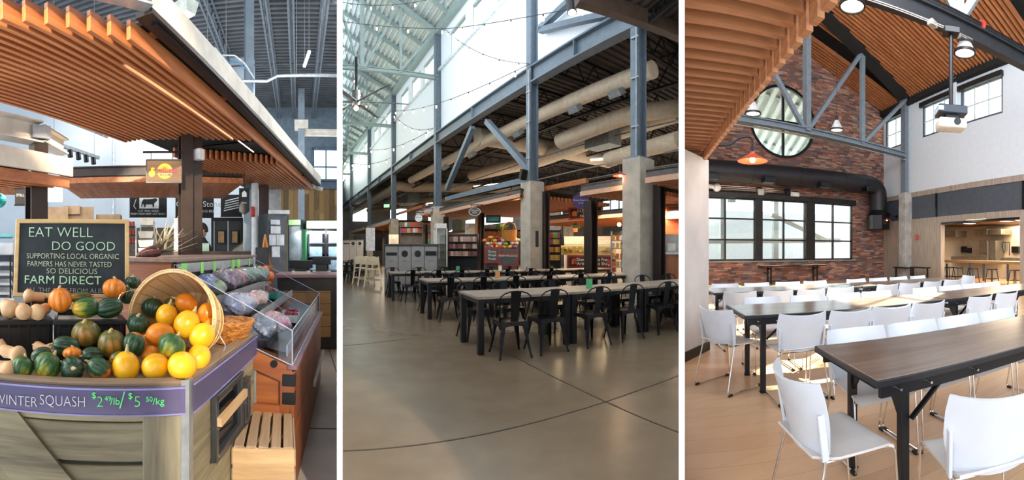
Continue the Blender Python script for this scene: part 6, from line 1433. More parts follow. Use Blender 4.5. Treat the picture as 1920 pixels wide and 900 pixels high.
MB().cyl(-ax * .2, ax * .16, .085, seg=20).build('housing', m_black, t, smooth=True); MB().cyl(ax * .14, ax * .165, .07, seg=20).build('lens', emis('spot lens glow', '#ffd28a', 14), t, smooth=True); MB().beam(-ax * .2, -ax * .2 + Vector((0, 0, .5)), .03, .03).build('bracket', m_black, t)
# ceiling fan
fc = ends[2] - hn * 4.0 + hd * -1.2
fc = pr(668, 191, 19); t = thing('ceiling_fan', 'large ceiling fan on a long rod under the roof trusses', 'ceiling fan', fc)
MB().cyl((0, 0, 0), (0, 0, 2.1), .06, seg=10).build('drop_rod', m_black, t, smooth=True); MB().cyl((0, 0, -.2), (0, 0, .5), .2, seg=20).build('motor', mat('motor grey', '#3d3f42', .4, .4), t, smooth=True); MB().ball((0, 0, -.3), .12, 12).build('hub_light', emis('hub glow', '#ffb98a', 4), t, smooth=True)
for k in range(6):
    a = k * PI / 3 + .45; MB().box(.2, 2.5, -.09, .09, -.012, .012, M=RZ(a) @ RX(.2)).build('blade', mat('fan blade grey', '#4a4d50', .4), t, bevel=.004)

# string lights
def string(pts, sag, n, lab, s=1.0):
    t = thing('string_lights', lab, 'string lights', (0, 0, 0), 0, 'strings of bulbs across the hall')
    P = [pr(*p) for p in pts]; path = []
    for a, b in zip(P, P[1:]):
        for i in range(9):
            f = i / 8; q = a.lerp(b, f); q.z -= sag * 4 * f * (1 - f); path.append(q)
    MB().tube(path, .011 * s, 5).build('cable', m_brass, t)
    acc = [0]
    for a, b in zip(path, path[1:]): acc.append(acc[-1] + (b - a).length)
    for i in range(n):
        d = acc[-1] * (i + .5) / n; j = next((k for k in range(1, len(acc)) if acc[k] >= d), len(acc) - 1); f = (d - acc[j - 1]) / max(1e-6, acc[j] - acc[j - 1]); q = path[j - 1].lerp(path[j], f)
        b_ = MB().lathe([(.001, -.20), (.03, -.17), (.038, -.13), (.02, -.07), (.018, -.06)], 10, M=Matrix.Translation(q) @ Matrix.Scale(s, 4)).build('bulb', m_bulb, t, smooth=True)
        MB().cyl(q, q + Vector((0, 0, -.07 * s)), .022 * s, seg=8).build('bulb_holder', m_brass, b_)
string([(630, 38, 15), (835, 54, 13), (1135, 6, 8)], .15, 9, 'nearest string of bulbs sagging across the top of the hall', .9)
string([(832, 52, 20), (994, 120, 13.2)], .45, 6, 'string of bulbs falling from the third to the second steel column', 1.0)
string([(735, 208, 27), (994, 120, 13.2)], .5, 9, 'long string of bulbs rising from the fourth to the second column', 1.1)
string([(735, 210, 27), (812, 240, 20)], .5, 6, 'short string of bulbs between fourth and third columns', 1.1)
string([(690, 280, 30), (812, 241, 20)], .4, 7, 'low string of bulbs ending at the third column', 1.2)
string([(640, 300, 30), (733, 296, 28)], .4, 6, 'far string of bulbs at the left against the white wall', 1.3)
string([(640, 70, 24), (690, 200, 27), (735, 212, 28)], .5, 7, 'string of bulbs at the upper left near the fan', 1.2)
string([(640, 4, 15), (800, 0, 14)], .2, 4, 'string of bulbs along the very top left of the hall', .9)

# --- communal tables (rows of short tables) and black metal chairs
m_top = mat('grey oak laminate top', '#9b8c7c', .45, var=.10, scale=9)
TA = R(24); tu = Vector((math.cos(TA), math.sin(TA), 0)); tv = Vector((-tu.y, tu.x, 0))
def ctable():
    t = thing('communal_table', '', 'table', (0, 0, 0), 0, 'communal tables in rows')
    L, W = 1.4, .86
    MB().box(0, L, 0, W, .715, .75).build('tabletop', m_top, t, bevel=.004)
    mb = MB()
    for y in (.03, W - .07): mb.box(.03, L - .03, y, y + .04, .655, .715)
    for x in (.03, L - .07): mb.box(x, x + .04, .03, W - .03, .655, .715)
    mb.build('table_frame', m_black, t)
    for x in (.015, L - .095):
        for y in (.015, W - .095): MB().box(x, x + .08, y, y + .08, 0, .715).build('leg', m_black, t, bevel=.004)
    return t
CT = ctable(); ct1 = [True]
rows = [(pz(896, 667.5, 0), 5, 'front row'), (pol(az(801.5), 7.85), 6, 'second row'), (pol(az(733.5), 10.75), 5, 'third row')]
for P, n, lab in rows:
    for k in range(n):
        c = CT if ct1[0] else dup(CT); ct1[0] = False
        put(c, P + tu * (k * 1.41), TA, 'grey topped communal table in the %s, %s from its left end' % (lab, ORD[k]))
def metal_chair():
    t = thing('black_metal_chair', '', 'chair', (0, 0, 0), 0, 'black metal cafe chairs')
    m = mat('gunmetal black', '#16171b', .28, .5, var=.2)
    mb = MB(); s = .18
    def seat(u, v):
        a = u * 2 - 1; b = v * 2 - 1; k = (1 - .10 * abs(b) ** 3) ; w = s * (1 + .08 * b)
        return (a * w * (1 - .08 * abs(b) ** 4), b * s * (1 - .08 * abs(a) ** 4), .452 - .012 * (1 - a * a) * (1 - b * b))
    MB().shell(seat, 10, 10, .008).build('seat', m, t, smooth=True)
    mb = MB()
    for q in range(4):      # skirt with arched openings
        M = RZ(q * PI / 2)
        def sk(u, v): a = u * 2 - 1; d = .045 + .05 * abs(a) ** 2.5; return (a * (.175 + .012 * v), -.178 - .012 * v, .45 - d * v)
        mb.shell(sk, 10, 2, .003, M=M)
    mb.build('seat_skirt', m, t, smooth=True)
    for sx in (-1, 1):
        for sy in (-1, 1):
            top = Vector((sx * .16, sy * .16, .44)); bot = Vector((sx * .215, sy * (.225 if sy > 0 else .24), .0))
            mb = MB(); ux = Vector((-sx, 0, 0)); uy = Vector((0, -sy, 0)); a = .055; b = .016
            for d1 in (ux, uy): mb.add([top, top + d1 * a, bot + d1 * b + Vector((0, 0, .0)), bot, top + (ux + uy) * .004, top + d1 * a + (ux + uy) * .004, bot + d1 * b + (ux + uy) * .004, bot + (ux + uy) * .004], [(0, 1, 2, 3), (7, 6, 5, 4), (0, 4, 5, 1), (1, 5, 6, 2), (2, 6, 7, 3), (3, 7, 4, 0)])
            l = mb.build('leg', m, t); MB().cyl(bot + Vector((-sx * .006, -sy * .006, 0)), bot + Vector((-sx * .006, -sy * .006, .035)), .014, seg=8).build('foot_cap', m_black_pl, l)
    # hoop back: from the seat sides up and over
    w = .185; pts = []
    pts += [(-.17, -.10, .455), (-.185, -.16, .60), (-.205, -.215, .73)]
    for i in range(9): a_ = PI - PI * i / 8; pts.append((math.cos(a_) * .205, -.225 - .02 * math.sin(a_), .745 + .095 * math.sin(a_)))
    pts += [(.205, -.215, .73), (.185, -.16, .60), (.17, -.10, .455)]
    MB().tube(pts, .0095, 8).build('hoop_back', m, t, smooth=True)
    def slat(u, v): a = u * 2 - 1; return (a * (.05 + .018 * v), -.168 - .075 * v - .004 * a * a, .452 + .39 * v)
    MB().shell(slat, 4, 8, .004).build('back_slat', m, t, smooth=True)
    return t
MC = metal_chair(); mc1 = [True]
def mchair(p, rz, lab):
    c = MC if mc1[0] else dup(MC); mc1[0] = False
    return put(c, (p.x, p.y, 0), rz, lab)
random.seed(21)
def mrow(P, xs, off, face, lab):
    for k, x in enumerate(xs):
        Q = P + tv * off; tt = ray_line(x, Q, tu); c = Q + tu * tt + tv * (.10 * face)
        mchair(c, TA + (0 if face > 0 else PI) + random.uniform(-.12, .12), lab + ', %s from the left' % ORD[k])
P1, P2, P3 = [r_[0] for r_ in rows]
mrow(P1, [962, 1030, 1113, 1177, 1243, 1276], -.19, 1, 'black metal chair on the near side of the front row')
mrow(P1, [886, 951, 1042, 1098, 1158, 1212, 1262], .86 + .26, -1, 'black metal chair on the far side of the front row')
mrow(P2, [844, 901, 964, 1026, 1085, 1135], -.22, 1, 'black metal chair on the near side of the second row')
mrow(P2, [804, 861, 909, 962, 1008, 1051, 1092], .86 + .28, -1, 'black metal chair on the far side of the second row')
mrow(P3, [771, 821, 865, 909, 950, 990, 1030], -.30, 1, 'black metal chair on the near side of the third row')
mrow(P3, [737, 787, 838, 880, 922, 960, 1000, 1038], .86 + .28, -1, 'black metal chair on the far side of the third row')
# distant seating at the far left
for i, (x, r) in enumerate(((648, 17.5), (668, 19), (690, 23), (655, 24))):
    c = dup(CT); put(c, pol(az(x) - .06, r), TA, 'distant communal table at the left behind the stacked high chairs, %s nearest' % ORD[i])
for i, (x, r) in enumerate(((652, 16.6), (662, 17.2), (648, 18.2), (675, 18.4), (667, 20), (655, 21), (683, 21.5), (694, 22), (660, 23), (708, 24), (676, 25), (690, 26))):
    mchair(pol(az(x), r), TA + random.uniform(-.3, .3) + (PI if i % 2 else 0), 'distant black metal chair at the left edge of the hall, %s nearest' % ORD[i])
# stacked wooden high chairs
def high_chair(p, rz, lab):
    t = thing('wooden_high_chair', lab, 'high chair', p, rz, 'cream high chairs parked by the bins'); m = mat('pale cream wood', '#cfc3a6', .5, var=.05)
    for sx in (-1, 1):
        MB().beam((sx * .16, -.05, .86), (sx * .25, -.26, 0), .035, .03, up=(0, 1, 0)).build('leg', m, t, bevel=.004)
        MB().beam((sx * .16, .05, .62), (sx * .25, .26, 0), .035, .03, up=(0, 1, 0)).build('leg', m, t, bevel=.004)
        MB().beam((sx * .17, -.08, .66), (sx * .17, .2, .66), .03, .025).build('arm_rail', m, t)
    MB().cb(0, .03, .5, .32, .26, .02).build('seat', m, t, bevel=.004)
    def bk(u, v): a = u * 2 - 1; return (a * .17, -.07 + .03 * a * a, .62 + .25 * v - .05 * a * a * v)
    MB().shell(bk, 8, 3, .012).build('backrest', m, t, smooth=True)
    MB().shell(lambda u, v: ((u * 2 - 1) * .19, .2 - .06 * (u * 2 - 1) ** 2, .66 + .04 * v), 8, 1, .012).build('front_bar', m, t)
    MB().beam((-.22, -.2, .2), (.22, -.2, .2), .02, .03).build('stretcher', m, t); MB().beam((-.22, .2, .2), (.22, .2, .2), .02, .03).build('stretcher', m, t); return t
for i, (x, r) in enumerate(((699, 15.0), (687, 15.7), (676, 16.4))):
    high_chair(pol(az(x), r), PI + .35, ['front', 'middle', 'rear'][i] + ' cream wooden high chair of the row parked left of the recycling station').scale = (1.3,) * 3
# little table talkers
def talker(x, y, h, c, lab):
    zt = .75; r = (zt - H) * F / (HY - y); p = pol(az(x), r, zt); o = MB().prism([(-.035, 0), (.035, 0), (.0, h)], -.05, .05, M=RZ(-az(x)) @ RX(PI / 2) @ RY(PI / 2)).build('table_card', mat('card ' + c, c, .5, var=.2, scale=30), loc=p, rotz=0); tag(o, lab, 'table card')
t_ = rows[0][0]
def card(P, s, t, c, lab, g=False):
    p = P + tu * s + tv * t + Vector((0, 0, .75)); a = -az(960 + F * math.atan2(p.x, p.y))
    o = thing('table_card', lab, 'table card', p, a)
    MB().box(-.05, .05, -.003, .003, .004, .15, M=RX(-.12)).build('card_face', mat('card ' + c, c, .4, var=.15, scale=30), o); MB().box(-.05, .05, -.025, .03, 0, .004).build('card_foot', mat('card ' + c), o)
card(P1, 1.95, .35, '#3f9a5c', 'green card standing on the front row of tables')
card(P2, 1.62, .4, '#c98a4a', 'orange card standing on the second row of tables')
card(P3, 1.95, .4, '#3f9a6c', 'green card standing on the third row of tables')
card(P3, 3.25, .4, '#e0dcc0', 'pale card standing on the third row of tables')
zone_end('hall', _z)
# ================================================================ MEETING HALL (right bay)
_z = zone_start()
# --- walls and floor
WB = through(pol(az(1655), 20.5), .22)          # brick gable wall
side_phi_dir = .33                               # the side wall runs towards this azimuth
WS = through(pol(az(1657), 20.5), side_phi_dir + PI / 2)
m_brick = tiles('mixed clay brick', .30, .072, [(0, '#5a4846'), (.16, '#86584a'), (.32, '#6e6262'), (.46, '#a26a56'), (.62, '#947062'), (.76, '#b58c76'), (.9, '#84604f'), (1, '#cdb29e')],
                '#4b403b', .05, .10, 'x', 'z', jitter=7, grain=.12, interp='CONSTANT', rough=.85)
m_oak = tiles('pale oak planks', 1.5, .19, [(0, '#b08a68'), (.35, '#c39d79'), (.6, '#cfab86'), (1, '#b8916c')], '#8d6a4c', .004, .012, 'x', 'y', rot=R(20), jitter=5, grain=.55, rough=.28, bump=.05, gscale=16)
fl = [pol(az(E2) - 0, .25), pol(az(E2), 24)] + [pol(az(E2) + (2.3 - az(E2)) * i / 8, 24) for i in range(1, 9)] + [pol(2.3, .25)]
MB().prism([(p.x, p.y) for p in fl], -.05, 0).build('floor', m_oak)['kind'] = 'structure'

# brick wall with three tall windows and a round one
ub = lambda x: WB.u(x)
wz0, wz1 = .92, 3.52
wx = [(1300, 1329 + 88), (1426, 1511), (1524, 1598)]
holes = [(ub(a), ub(b), wz0, wz1) for a, b in wx]
cu, cz, cr = ub(1469), WB.p(1469, 228).z, 1.56
mb = MB(WB.M())
U0, U1, ZT = ub(1290) - .5, ub(1655) + .35, 11.6
us = sorted({U0, U1, cu - 2, cu + 2, *[h[0] for h in holes], *[h[1] for h in holes]})
za, zb = cz - 2, cz + 2
for a, b in zip(us, us[1:]):
    z = 0
    hs = [h for h in holes if h[0] <= a + 1e-6 and h[1] >= b - 1e-6]
    for h in hs: mb.box(a, b, 0, .2, z, h[2]); z = h[3]
    if a >= cu - 2 - 1e-6 and b <= cu + 2 + 1e-6: mb.box(a, b, 0, .2, z, za); mb.box(a, b, 0, .2, zb, ZT)
    else: mb.box(a, b, 0, .2, z, ZT)
N = 48
for y in (0, .2):
    sq = []; ci = []
    for i in range(N):
        t = 2 * PI * (i + .5) / N; c, s_ = math.cos(t), math.sin(t); k = 2 / max(abs(c), abs(s_))
        sq.append((cu + c * k, y, cz + s_ * k)); ci.append((cu + c * cr, y, cz + s_ * cr))
    mb.add(sq + ci, [(i, (i + 1) % N, N + (i + 1) % N, N + i) for i in range(N)])
ring = [(cu + math.cos(2 * PI * (i + .5) / N) * cr, y, cz + math.sin(2 * PI * (i + .5) / N) * cr) for y in (0, .2) for i in range(N)]
mb.add(ring, [(i, (i + 1) % N, N + (i + 1) % N, N + i) for i in range(N)])
# the small corner pieces of the square round the circle
for sx in (-1, 1):
    for sz in (-1, 1): mb.box(cu + sx * 1.74 - .0, cu + sx * 2, 0, .2, cz + sz * 1.99, cz + sz * 2)
o = mb.build('wall_brick', m_brick); struct(o, 'tall brick gable wall in mixed brown and grey bricks', 'wall')

# windows in the brick wall: deep mullions, three by two panes
m_gl = glass('window glass', '#e4f2f2')
for k, (ua, ub_, z0, z1) in enumerate(holes):
    t = thing('window_%d' % (k + 1), ['left', 'middle', 'right'][k] + ' tall black gridded window in the brick wall', 'window', WB.at((ua + ub_) / 2, 0, .05), -WB.phi); struct(t)
    w = ub_ - ua; mb = MB(); fr = .07
    mb.box(-w / 2, -w / 2 + fr, -.06, .06, z0, z1); mb.box(w / 2 - fr, w / 2, -.06, .06, z0, z1)
    mb.box(-w / 2, w / 2, -.06, .06, z0, z0 + fr); mb.box(-w / 2, w / 2, -.06, .06, z1 - fr, z1)
    mb.box(-.035, .035, -.05, .05, z0, z1)
    for j in (1, 2): mb.box(-w / 2, w / 2, -.05, .05, z0 + (z1 - z0) * j / 3 - .03, z0 + (z1 - z0) * j / 3 + .03)
    mb.build('window_frame', m_dkmetal, t)
    MB().box(-w / 2 + .01, w / 2 - .01, -.006, .006, z0 + .01, z1 - .01).build('window_pane', m_gl, t)
    MB().box(-w / 2 - .12, w / 2 + .12, -.22, -.06, z1 - .02, z1 + .2).build('roller_blind_box', m_dkmetal, t, bevel=.01)
for k in range(2):
    a = holes[k][1]; b = holes[k + 1][0]
    o = MB(WB.M()).box(a - .05, b + .05, -.12, .05, wz0, wz1 + .12).build('trim_%d' % (k + 1), m_dkmetal); struct(o)
o = MB(WB.M()).box(holes[0][0], holes[2][1] + .05, -.1, .05, wz0 - .06, wz0).build('trim_3', mat('grey stone sill', '#8e8883', .7)); struct(o)
t = thing('window_4', 'round window with black cross bars high in the brick wall', 'window', WB.at(cu, cz, .05), -WB.phi); struct(t)
mb = MB(); prof = [(cr - .09, -.07), (cr + .02, -.07), (cr + .02, .07), (cr - .09, .07), (cr - .09, -.07)]
mb.lathe(prof, 56, 0, RX(PI / 2)); mb.box(-.05, .05, -.05, .05, -cr + .05, cr - .05); mb.box(-cr + .05, cr - .05, -.05, .05, -.05, .05)
mb.build('window_frame', m_black, t, smooth=True)
MB().lathe([(0.001, -.004), (cr - .05, -.004), (cr - .05, .004), (.001, .004)], 56, 0, RX(PI / 2)).build('window_pane', m_gl, t)

# beyond the brick wall: the long roof and white wall that show through its windows
m_deck = mat('pale green grey roof deck', '#b9c6c2', .55, .2, var=.05)
m_farwall = mat('pale blue white wall', '#d5dfe8', .8, var=.03)
mb = MB(WB.M())
mb.box(U0 - 2, U1 + 6, 9.0, 9.2, 0, 3.9)
o = mb.build('wall_far', m_farwall); struct(o, 'pale wall of the hall seen through the gridded windows', 'wall')
mb = MB(WB.M())
corr(mb, (U0 - 3, 1.2, 13.5), (U1 - U0 + 5, 0, -2.5), (0, 9, -4.5) , 26, .26)
o = mb.build('ceiling_deck_beyond', m_deck); struct(o)
mb = MB(WB.M())
for i in range(6):
    y = 1.8 + i * 1.6; z = 13.2 - i * .8
    mb.beam((U0 - 3, y, z), (U1 + 2, y, z - 2.5), .16, .26)
mb.beam((cu - .85, 4.5, 3.9), (cu - .85, 4.5, 13), .34, .34)
mb.beam((cu - 3.5, 5.5, 5.0), (cu + 1.2, 5.5, 10), .2, .2)
mb.beam((cu + 2.2, 5.5, 3.9), (cu - 1.0, 5.5, 8.5), .2, .2)
for q in (-4.6, -1.2, 1.9, 4.2): mb.beam((cu + q, 5, 0), (cu + q, 5, 4.2), .28, .28)
mb.beam((cu + 1.4, 4.4, 3.3), (cu + 5, 4.4, 1.9), .15, .2); mb.beam((cu - 7, 4.6, 1.75), (cu + 6, 4.6, 1.95), .15, .25)
o = mb.build('trim_4', mat('pale steel', '#93a3a6', .5, var=.05)); struct(o)
o = MB(WB.M()).box(U0 - 2, U1 + 4, .3, 9, -.05, 0).build('floor_far', mat('grey floor beyond', '#8d9298', .4)); struct(o)

# --- side wall: vertical grain panels, a slate band, white plaster with three high windows, a wide kitchen opening
us_ = lambda x: WS.u(x)          # decreases towards the camera side
def sz(x, y): return WS.p(x, y).z
m_panel = tiles('greige vertical panel', .62, 4.4, [(0, '#a09284'), (.5, '#ab9c8d'), (1, '#b6a797')], '#6d6157', .0, None, 'x', 'z', offs=0, rough=.6, bump=.1)
def vgrain():
    n = NT('vertical grain laminate'); v = n.coord((14, 14, .8)); f = n.noise(v, 1.5, 5)
    c = n.ramp(f, [(.3, '#8e8072'), (.5, '#a4968a'), (.7, '#b5a899')])
    sp = n.n('ShaderNodeSeparateXYZ'); n.l(n.coord(), sp.inputs[0])
    fx = n.math('FRACT', n.math('DIVIDE', sp.outputs[0], .93)); m = n.math('LESS_THAN', fx, .008)
    n.base(n.mix(m, c, '#5f554c')); return n.set(.55)
m_panel = vgrain()
uc = us_(1657); un = us_(1920)
step = (un - uc) / abs(un - uc)      # direction of travel along the wall, towards the camera
uE = uc + step * 30
wins = [(1660, 1697, 6.35, 7.85), (1729, 1790, 6.35, 7.75), (1801, 1880, 6.35, 7.75)]
wh = [(*sorted((us_(a), us_(b))), z0, z1) for a, b, z0, z1 in wins]
lo_, hi_ = sorted((uc, uE))
o = wall_holes(WS, lo_, hi_, 3.98, 8.6, wh, m_wpaint, 'wall_side_upper', .25); struct(o, 'white upper side wall below the sloping slat ceiling', 'wall')
ko = sorted((us_(1764), us_(1912)))
o = wall_holes(WS, lo_, hi_, 0, 2.78, [(*ko, 0.0, 2.53)], m_panel, 'wall_side_lower', .22); struct(o, 'wood grain panelled side wall around the kitchen opening', 'wall')
MB(WS.M()).box(lo_, hi_, .02, .2, 2.78, 3.78).build('trim_5', m_bluegrey)['kind'] = 'structure'
MB(WS.M()).box(lo_, hi_, -.03, .2, 3.78, 4.0).build('trim_6', m_panel)['kind'] = 'structure'
for i, x in enumerate((1756, 1919)):
    MB(WS.M()).cb(us_(x), 0, 3.28, .07, .1, 1.0).build('trim_%d' % (7 + i), m_black)['kind'] = 'structure'
MB(WS.M()).box(ko[0], ko[1], .02, .2, 2.44, 2.53).build('trim_9', m_black)['kind'] = 'structure'
for k, (a, b, z0, z1) in enumerate(wh):
    t = thing('window_%d' % (5 + k), ['small', 'middle', 'large nearest'][k] + ' bright high window in the white side wall', 'window', WS.at((a + b) / 2, 0, .08), -WS.phi); struct(t)
    w = b - a; mb = MB()
    for q in (-1, 1): mb.cb(q * (w / 2 - .04), 0, (z0 + z1) / 2, .08, .1, z1 - z0); mb.cb(0, 0, (z0 + .04) if q < 0 else (z1 - .04), w, .1, .08)
    nx = 3 if w > 2 else 2
    mb2 = MB()
    for j in range(1, nx): mb2.cb(-w / 2 + w * j / nx, 0, (z0 + z1) / 2, .03, .05, z1 - z0)
    mb2.cb(0, 0, z0 + (z1 - z0) * .48, w, .05, .03); mb2.build('glazing_bars', mat('pale glazing bar', '#b4bcc2', .5), t)
    mb.build('window_frame', m_bluegrey, t)
    MB().cb(0, 0, (z0 + z1) / 2, w, .01, z1 - z0).build('window_pane', glass('clear sky glass', '#ffffff', refl=.0), t)
    MB().cb(0, -.16, z1 + .02, w + .1, .14, .2).build('roller_blind_box', m_dkmetal, t)
# column on the side wall: concrete foot, steel above
ucol = us_(1703)
o = MB(WS.M()).cb(ucol, -.12, 2.0, .5, .5, 4.0).build('wall_column_foot', m_conc, bevel=.01); struct(o, 'concrete lower part of the side wall column', 'column')
t = thing('steel_column', 'blue grey steel column between the first and second high windows', 'column', WS.at(ucol, 0, -.12), -WS.phi); struct(t)
MB().ibeam((0, 0, 4.0), (0, 0, 8.3), .36, .36, .04, up=(0, 1, 0)).build('shaft', m_bluesteel, t)
MB().cb(0, 0, 8.28, .5, .45, .06).build('cap_plate', m_bluesteel, t)
t = thing('steel_column', 'short white steel post between the second and third high windows', 'column', WS.at(us_(1796), 0, -.1), -WS.phi); struct(t)
MB().ibeam((0, 0, 6.3), (0, 0, 8.2), .2, .2, .03, up=(0, 1, 0)).build('shaft', m_wpaint, t); MB().cb(0, 0, 8.2, .3, .3, .05).build('cap_plate', m_bluesteel, t)
# eave beam
MB(WS.M()).box(lo_, hi_, -.25, .3, 8.05, 8.6).build('trim_10', m_darkceil)['kind'] = 'structure'

# --- sloping slat ceiling (rises away from the side wall)
Ms = WS.M(); slope = math.tan(R(23)); upn = -1         # local -y goes into the hall
L_up = 16.0
def roofM(du): return Ms @ T(du, 0, 8.35) @ RX(-R(23))   # local y negative = up the slope
mb = MB(Ms @ T(0, 0, 8.62) @ RX(-R(23))); mb.box(lo_, hi_, -L_up - 1, .5, 0, .1)
o = mb.build('ceiling', m_darkceil); struct(o, 'black roof void above the timber slats', 'ceiling')
tr_u = [ucol, us_(1657) + step * 15.0]
# three panels of slats, each divided by the black strips over the trusses
pan = [(uc + step * .15, ucol - step * .42), (ucol + step * .42, ucol + step * 7.3), (ucol + step * 8.1, ucol + step * 15)]
for k, (a, b) in enumerate(pan):
    t = thing('slat_ceiling_panel', ['small timber slat ceiling panel against the brick gable', 'large timber slat ceiling panel between the two trusses', 'timber slat ceiling panel at the upper right beyond the near truss'][k], 'ceiling panel', WS.at(0, 8.35, 0), -WS.phi)
    a, b = sorted((a, b)); n = int((b - a) / .185)
    mb = MB(RX(-R(23)))
    for i in range(n):
        x = a + (b - a) * (i + .5) / n; mb.box(x - .035, x + .035, -L_up, -.1, -.16, 0)
    o = mb.build('slats', wood('ceiling slat cedar', '#8f532f', '#c07e4e', 'y', .55, .5), t)
    mb = MB(RX(-R(23)))
    for y in (-.5, -5, -10): mb.box(a, b, y - .05, y + .05, .0, .05)
    mb.build('batten', m_darkceil, t)

# --- trusses
u_dir = WS.n * -1; 
def wl(u, out, z): return WS.at(u, z, -out)
t = thing('roof_truss', 'blue grey steel truss in front of the round window', 'truss', (0, 0, 0))
p1 = pr(1697, 291, WS.r(1703) - .35); zc = p1.z
p0 = pz(1330, 214, zc); dch = (p0 - p1).normalized()
pl_end = p1 + dch * 10.2
m = m_bluesteel
MB().ibeam(p1, pl_end, .26, .22, .035).build('bottom_chord', m, t)
def on_ch(x): tt = ray_line(x, Vector((p1.x, p1.y, 0)), Vector((dch.x, dch.y, 0))); return p1 + dch * tt
def roof_z(p):      # underside of slats above p
    out = -(p.dot(WS.n) - WS.D); return 8.2 + out * slope
nodes = {x: on_ch(x) for x in (1513, 1617)}
for x in (1513, 1617): q = nodes[x]; MB().beam(q, Vector((q.x, q.y, roof_z(q) + .1)), .26 if x == 1513 else .14, .2, up=(dch.x, dch.y, 0)).build('vertical_member', m, t)
def up_at(x, y): q = on_ch(x); r = math.hypot(q.x, q.y); return Vector((q.x, q.y, zat(y, r)))
for a, b, w in (((1507, 240), (1450, 135), .16), ((1518, 240), (1612, 104), .16), ((1621, 265), (1699, 186), .15)):
    MB().beam(up_at(*a), up_at(*b), w, .14).build('diagonal_member', m, t)
MB().tube([p1 + Vector((0, 0, -.2)), pl_end + Vector((0, 0, -.2))], .035, 8).build('conduit', m_chrome, t)
q0 = Vector((p1.x, p1.y, roof_z(p1) + .05)); q1 = Vector((pl_end.x, pl_end.y, roof_z(pl_end) + .05))
MB().beam(q0, q1, .6, .35).build('top_chord', m_darkceil, t)
# near truss: dark chord crossing the upper right corner
t = thing('roof_truss', 'near black steel truss crossing the upper right corner', 'truss', (0, 0, 0))
a = pz(1915, 112, zc); b = pz(1668, -2, zc); d = (a - b).normalized()
A = b - d * 1.4; B = a + d * 3.5; B2 = B
m_dk = mat('charcoal painted steel', '#2a2c2f', .42, .3, var=.1)
MB().ibeam(A, B, .2, .34, .04).build('bottom_chord', m_dk, t)
MB().tube([A + Vector((.0, 0, .26)), B + Vector((0, 0, .26))], .07, 10).build('sprinkler_pipe', m_black, t, smooth=True)
for s_, e_ in (((1796, 28), (1772, -20)), ((1800, 28), (1802, -25)), ((1806, 30), (1838, -20))):
    r_ = math.hypot(*(b.lerp(a, .52)).xy); MB().beam(pr(s_[0], s_[1], r_), pr(e_[0], e_[1], r_), .17, .15).build('web_member', m_bluesteel, t)
MB().tube([A + Vector((-.15, -.1, -.22)), b.lerp(a, .55) + Vector((-.15, -.1, -.2))], .013, 8).build('conduit', m_chrome, t)
MB().tube([A + Vector((-.2, -.15, -.3)), b.lerp(a, .5) + Vector((-.2, -.15, -.28))], .009, 8).build('conduit', m_chrome, t)
MB().lathe([(.07, -.03), (.12, -.03), (.12, .03), (.07, .03), (.07, -.03)], 16, 0, Matrix.Translation(b.lerp(a, .63) + Vector((0, 0, .26))) @ d.to_track_quat('Z', 'Y').to_matrix().to_4x4()).build('red_pipe_coupling', mat('red enamel', '#a3342a', .4), t, smooth=True)
for f in (.26, .42): MB().cb(0, 0, 0, .2, .12, .1, M=Matrix.Translation(b.lerp(a, f) + Vector((-.12, -.1, -.24)))).build('junction_box', mat('cast aluminium', '#b9b6ae', .4, .6), t, bevel=.01)

# --- projector on its drop pole
pj = pz(1783, 210, 3.95) ; rj = math.hypot(pj.x, pj.y)
rj = 6.4
t = thing('ceiling_projector', 'white projector hanging on a black pole under the near truss', 'projector', pr(1783, 0, rj).xy.to_3d(), -az(1783) + .25)
def Z(y): return zat(y, rj)
MB().cyl((0, 0, Z(205)), (0, 0, Z(55)), .035, seg=12).build('drop_pole', m_black, t, smooth=True)
MB().cb(0, 0, Z(60), .25, .2, .1).build('ceiling_bracket', m_black, t, bevel=.01)
MB().cb(0, 0, Z(210), .46, .34, .13).build('control_box', mat('navy projector mount', '#1d2533', .35), t, bevel=.012)
MB().cb(.0, 0, Z(222), .2, .2, .06).build('mounting_plate', m_black, t)
pb = MB(); pb.cb(0, 0, Z(235), .44, .34, .15); pbo = pb.build('projector_body', mat('ivory plastic', '#d9d6cb', .45), t, bevel=.03, seg=3, smooth=True)
MB().cyl((.06, -.165, Z(233)), (.06, -.19, Z(233)), .055, seg=20).build('lens', m_black, t, smooth=True)
MB().cb(-.2, -.02, Z(211), .08, .345, .06).build('indicator_panel', mat('pale lettering', '#c8d6e8', .4), t)

# --- dome pendants
def dome(x, y, r, lab, s=1.0, rod=True):
    c = pr(x, y, r); t = thing('dome_pendant_lamp', lab, 'pendant lamp', c, 0, 'bright dome pendant lamps')
    MB().lathe([(.02, .30), (.07, .30), (.09, .27), (.12, .2), (.17, .1), (.2, 0), (.19, 0), (.165, .095), (.11, .19), (.03, .27)], 24, M=Matrix.Scale(s, 4)).build('lamp_shade', mat('ribbed clear reflector', '#f1f2f0', .15, .2), t, smooth=True)
    MB().lathe([(.195, -.03), (.225, -.03), (.225, .02), (.2, .02), (.195, -.03)], 24, M=Matrix.Scale(s, 4)).build('rim', m_dkmetal, t, smooth=True)
    MB().lathe([(.001, -.012), (.19, -.012), (.19, .004), (.001, .004)], 24, M=Matrix.Scale(s, 4)).build('diffuser', emis('lamp diffuser glow', '#fffaf0', 3), t)
    MB().cyl((0, 0, .29 * s), (0, 0, .46 * s), .05 * s, seg=12).build('lamp_cap', m_dkmetal, t, smooth=True)
    if rod: MB().cyl((0, 0, .45 * s), (0, 0, .45 * s + 2.2), .008, seg=6).build('hanging_cable', m_dkmetal, t)
dome(1412, 212, 11.5, 'dome pendant lamp in front of the left edge of the round window')
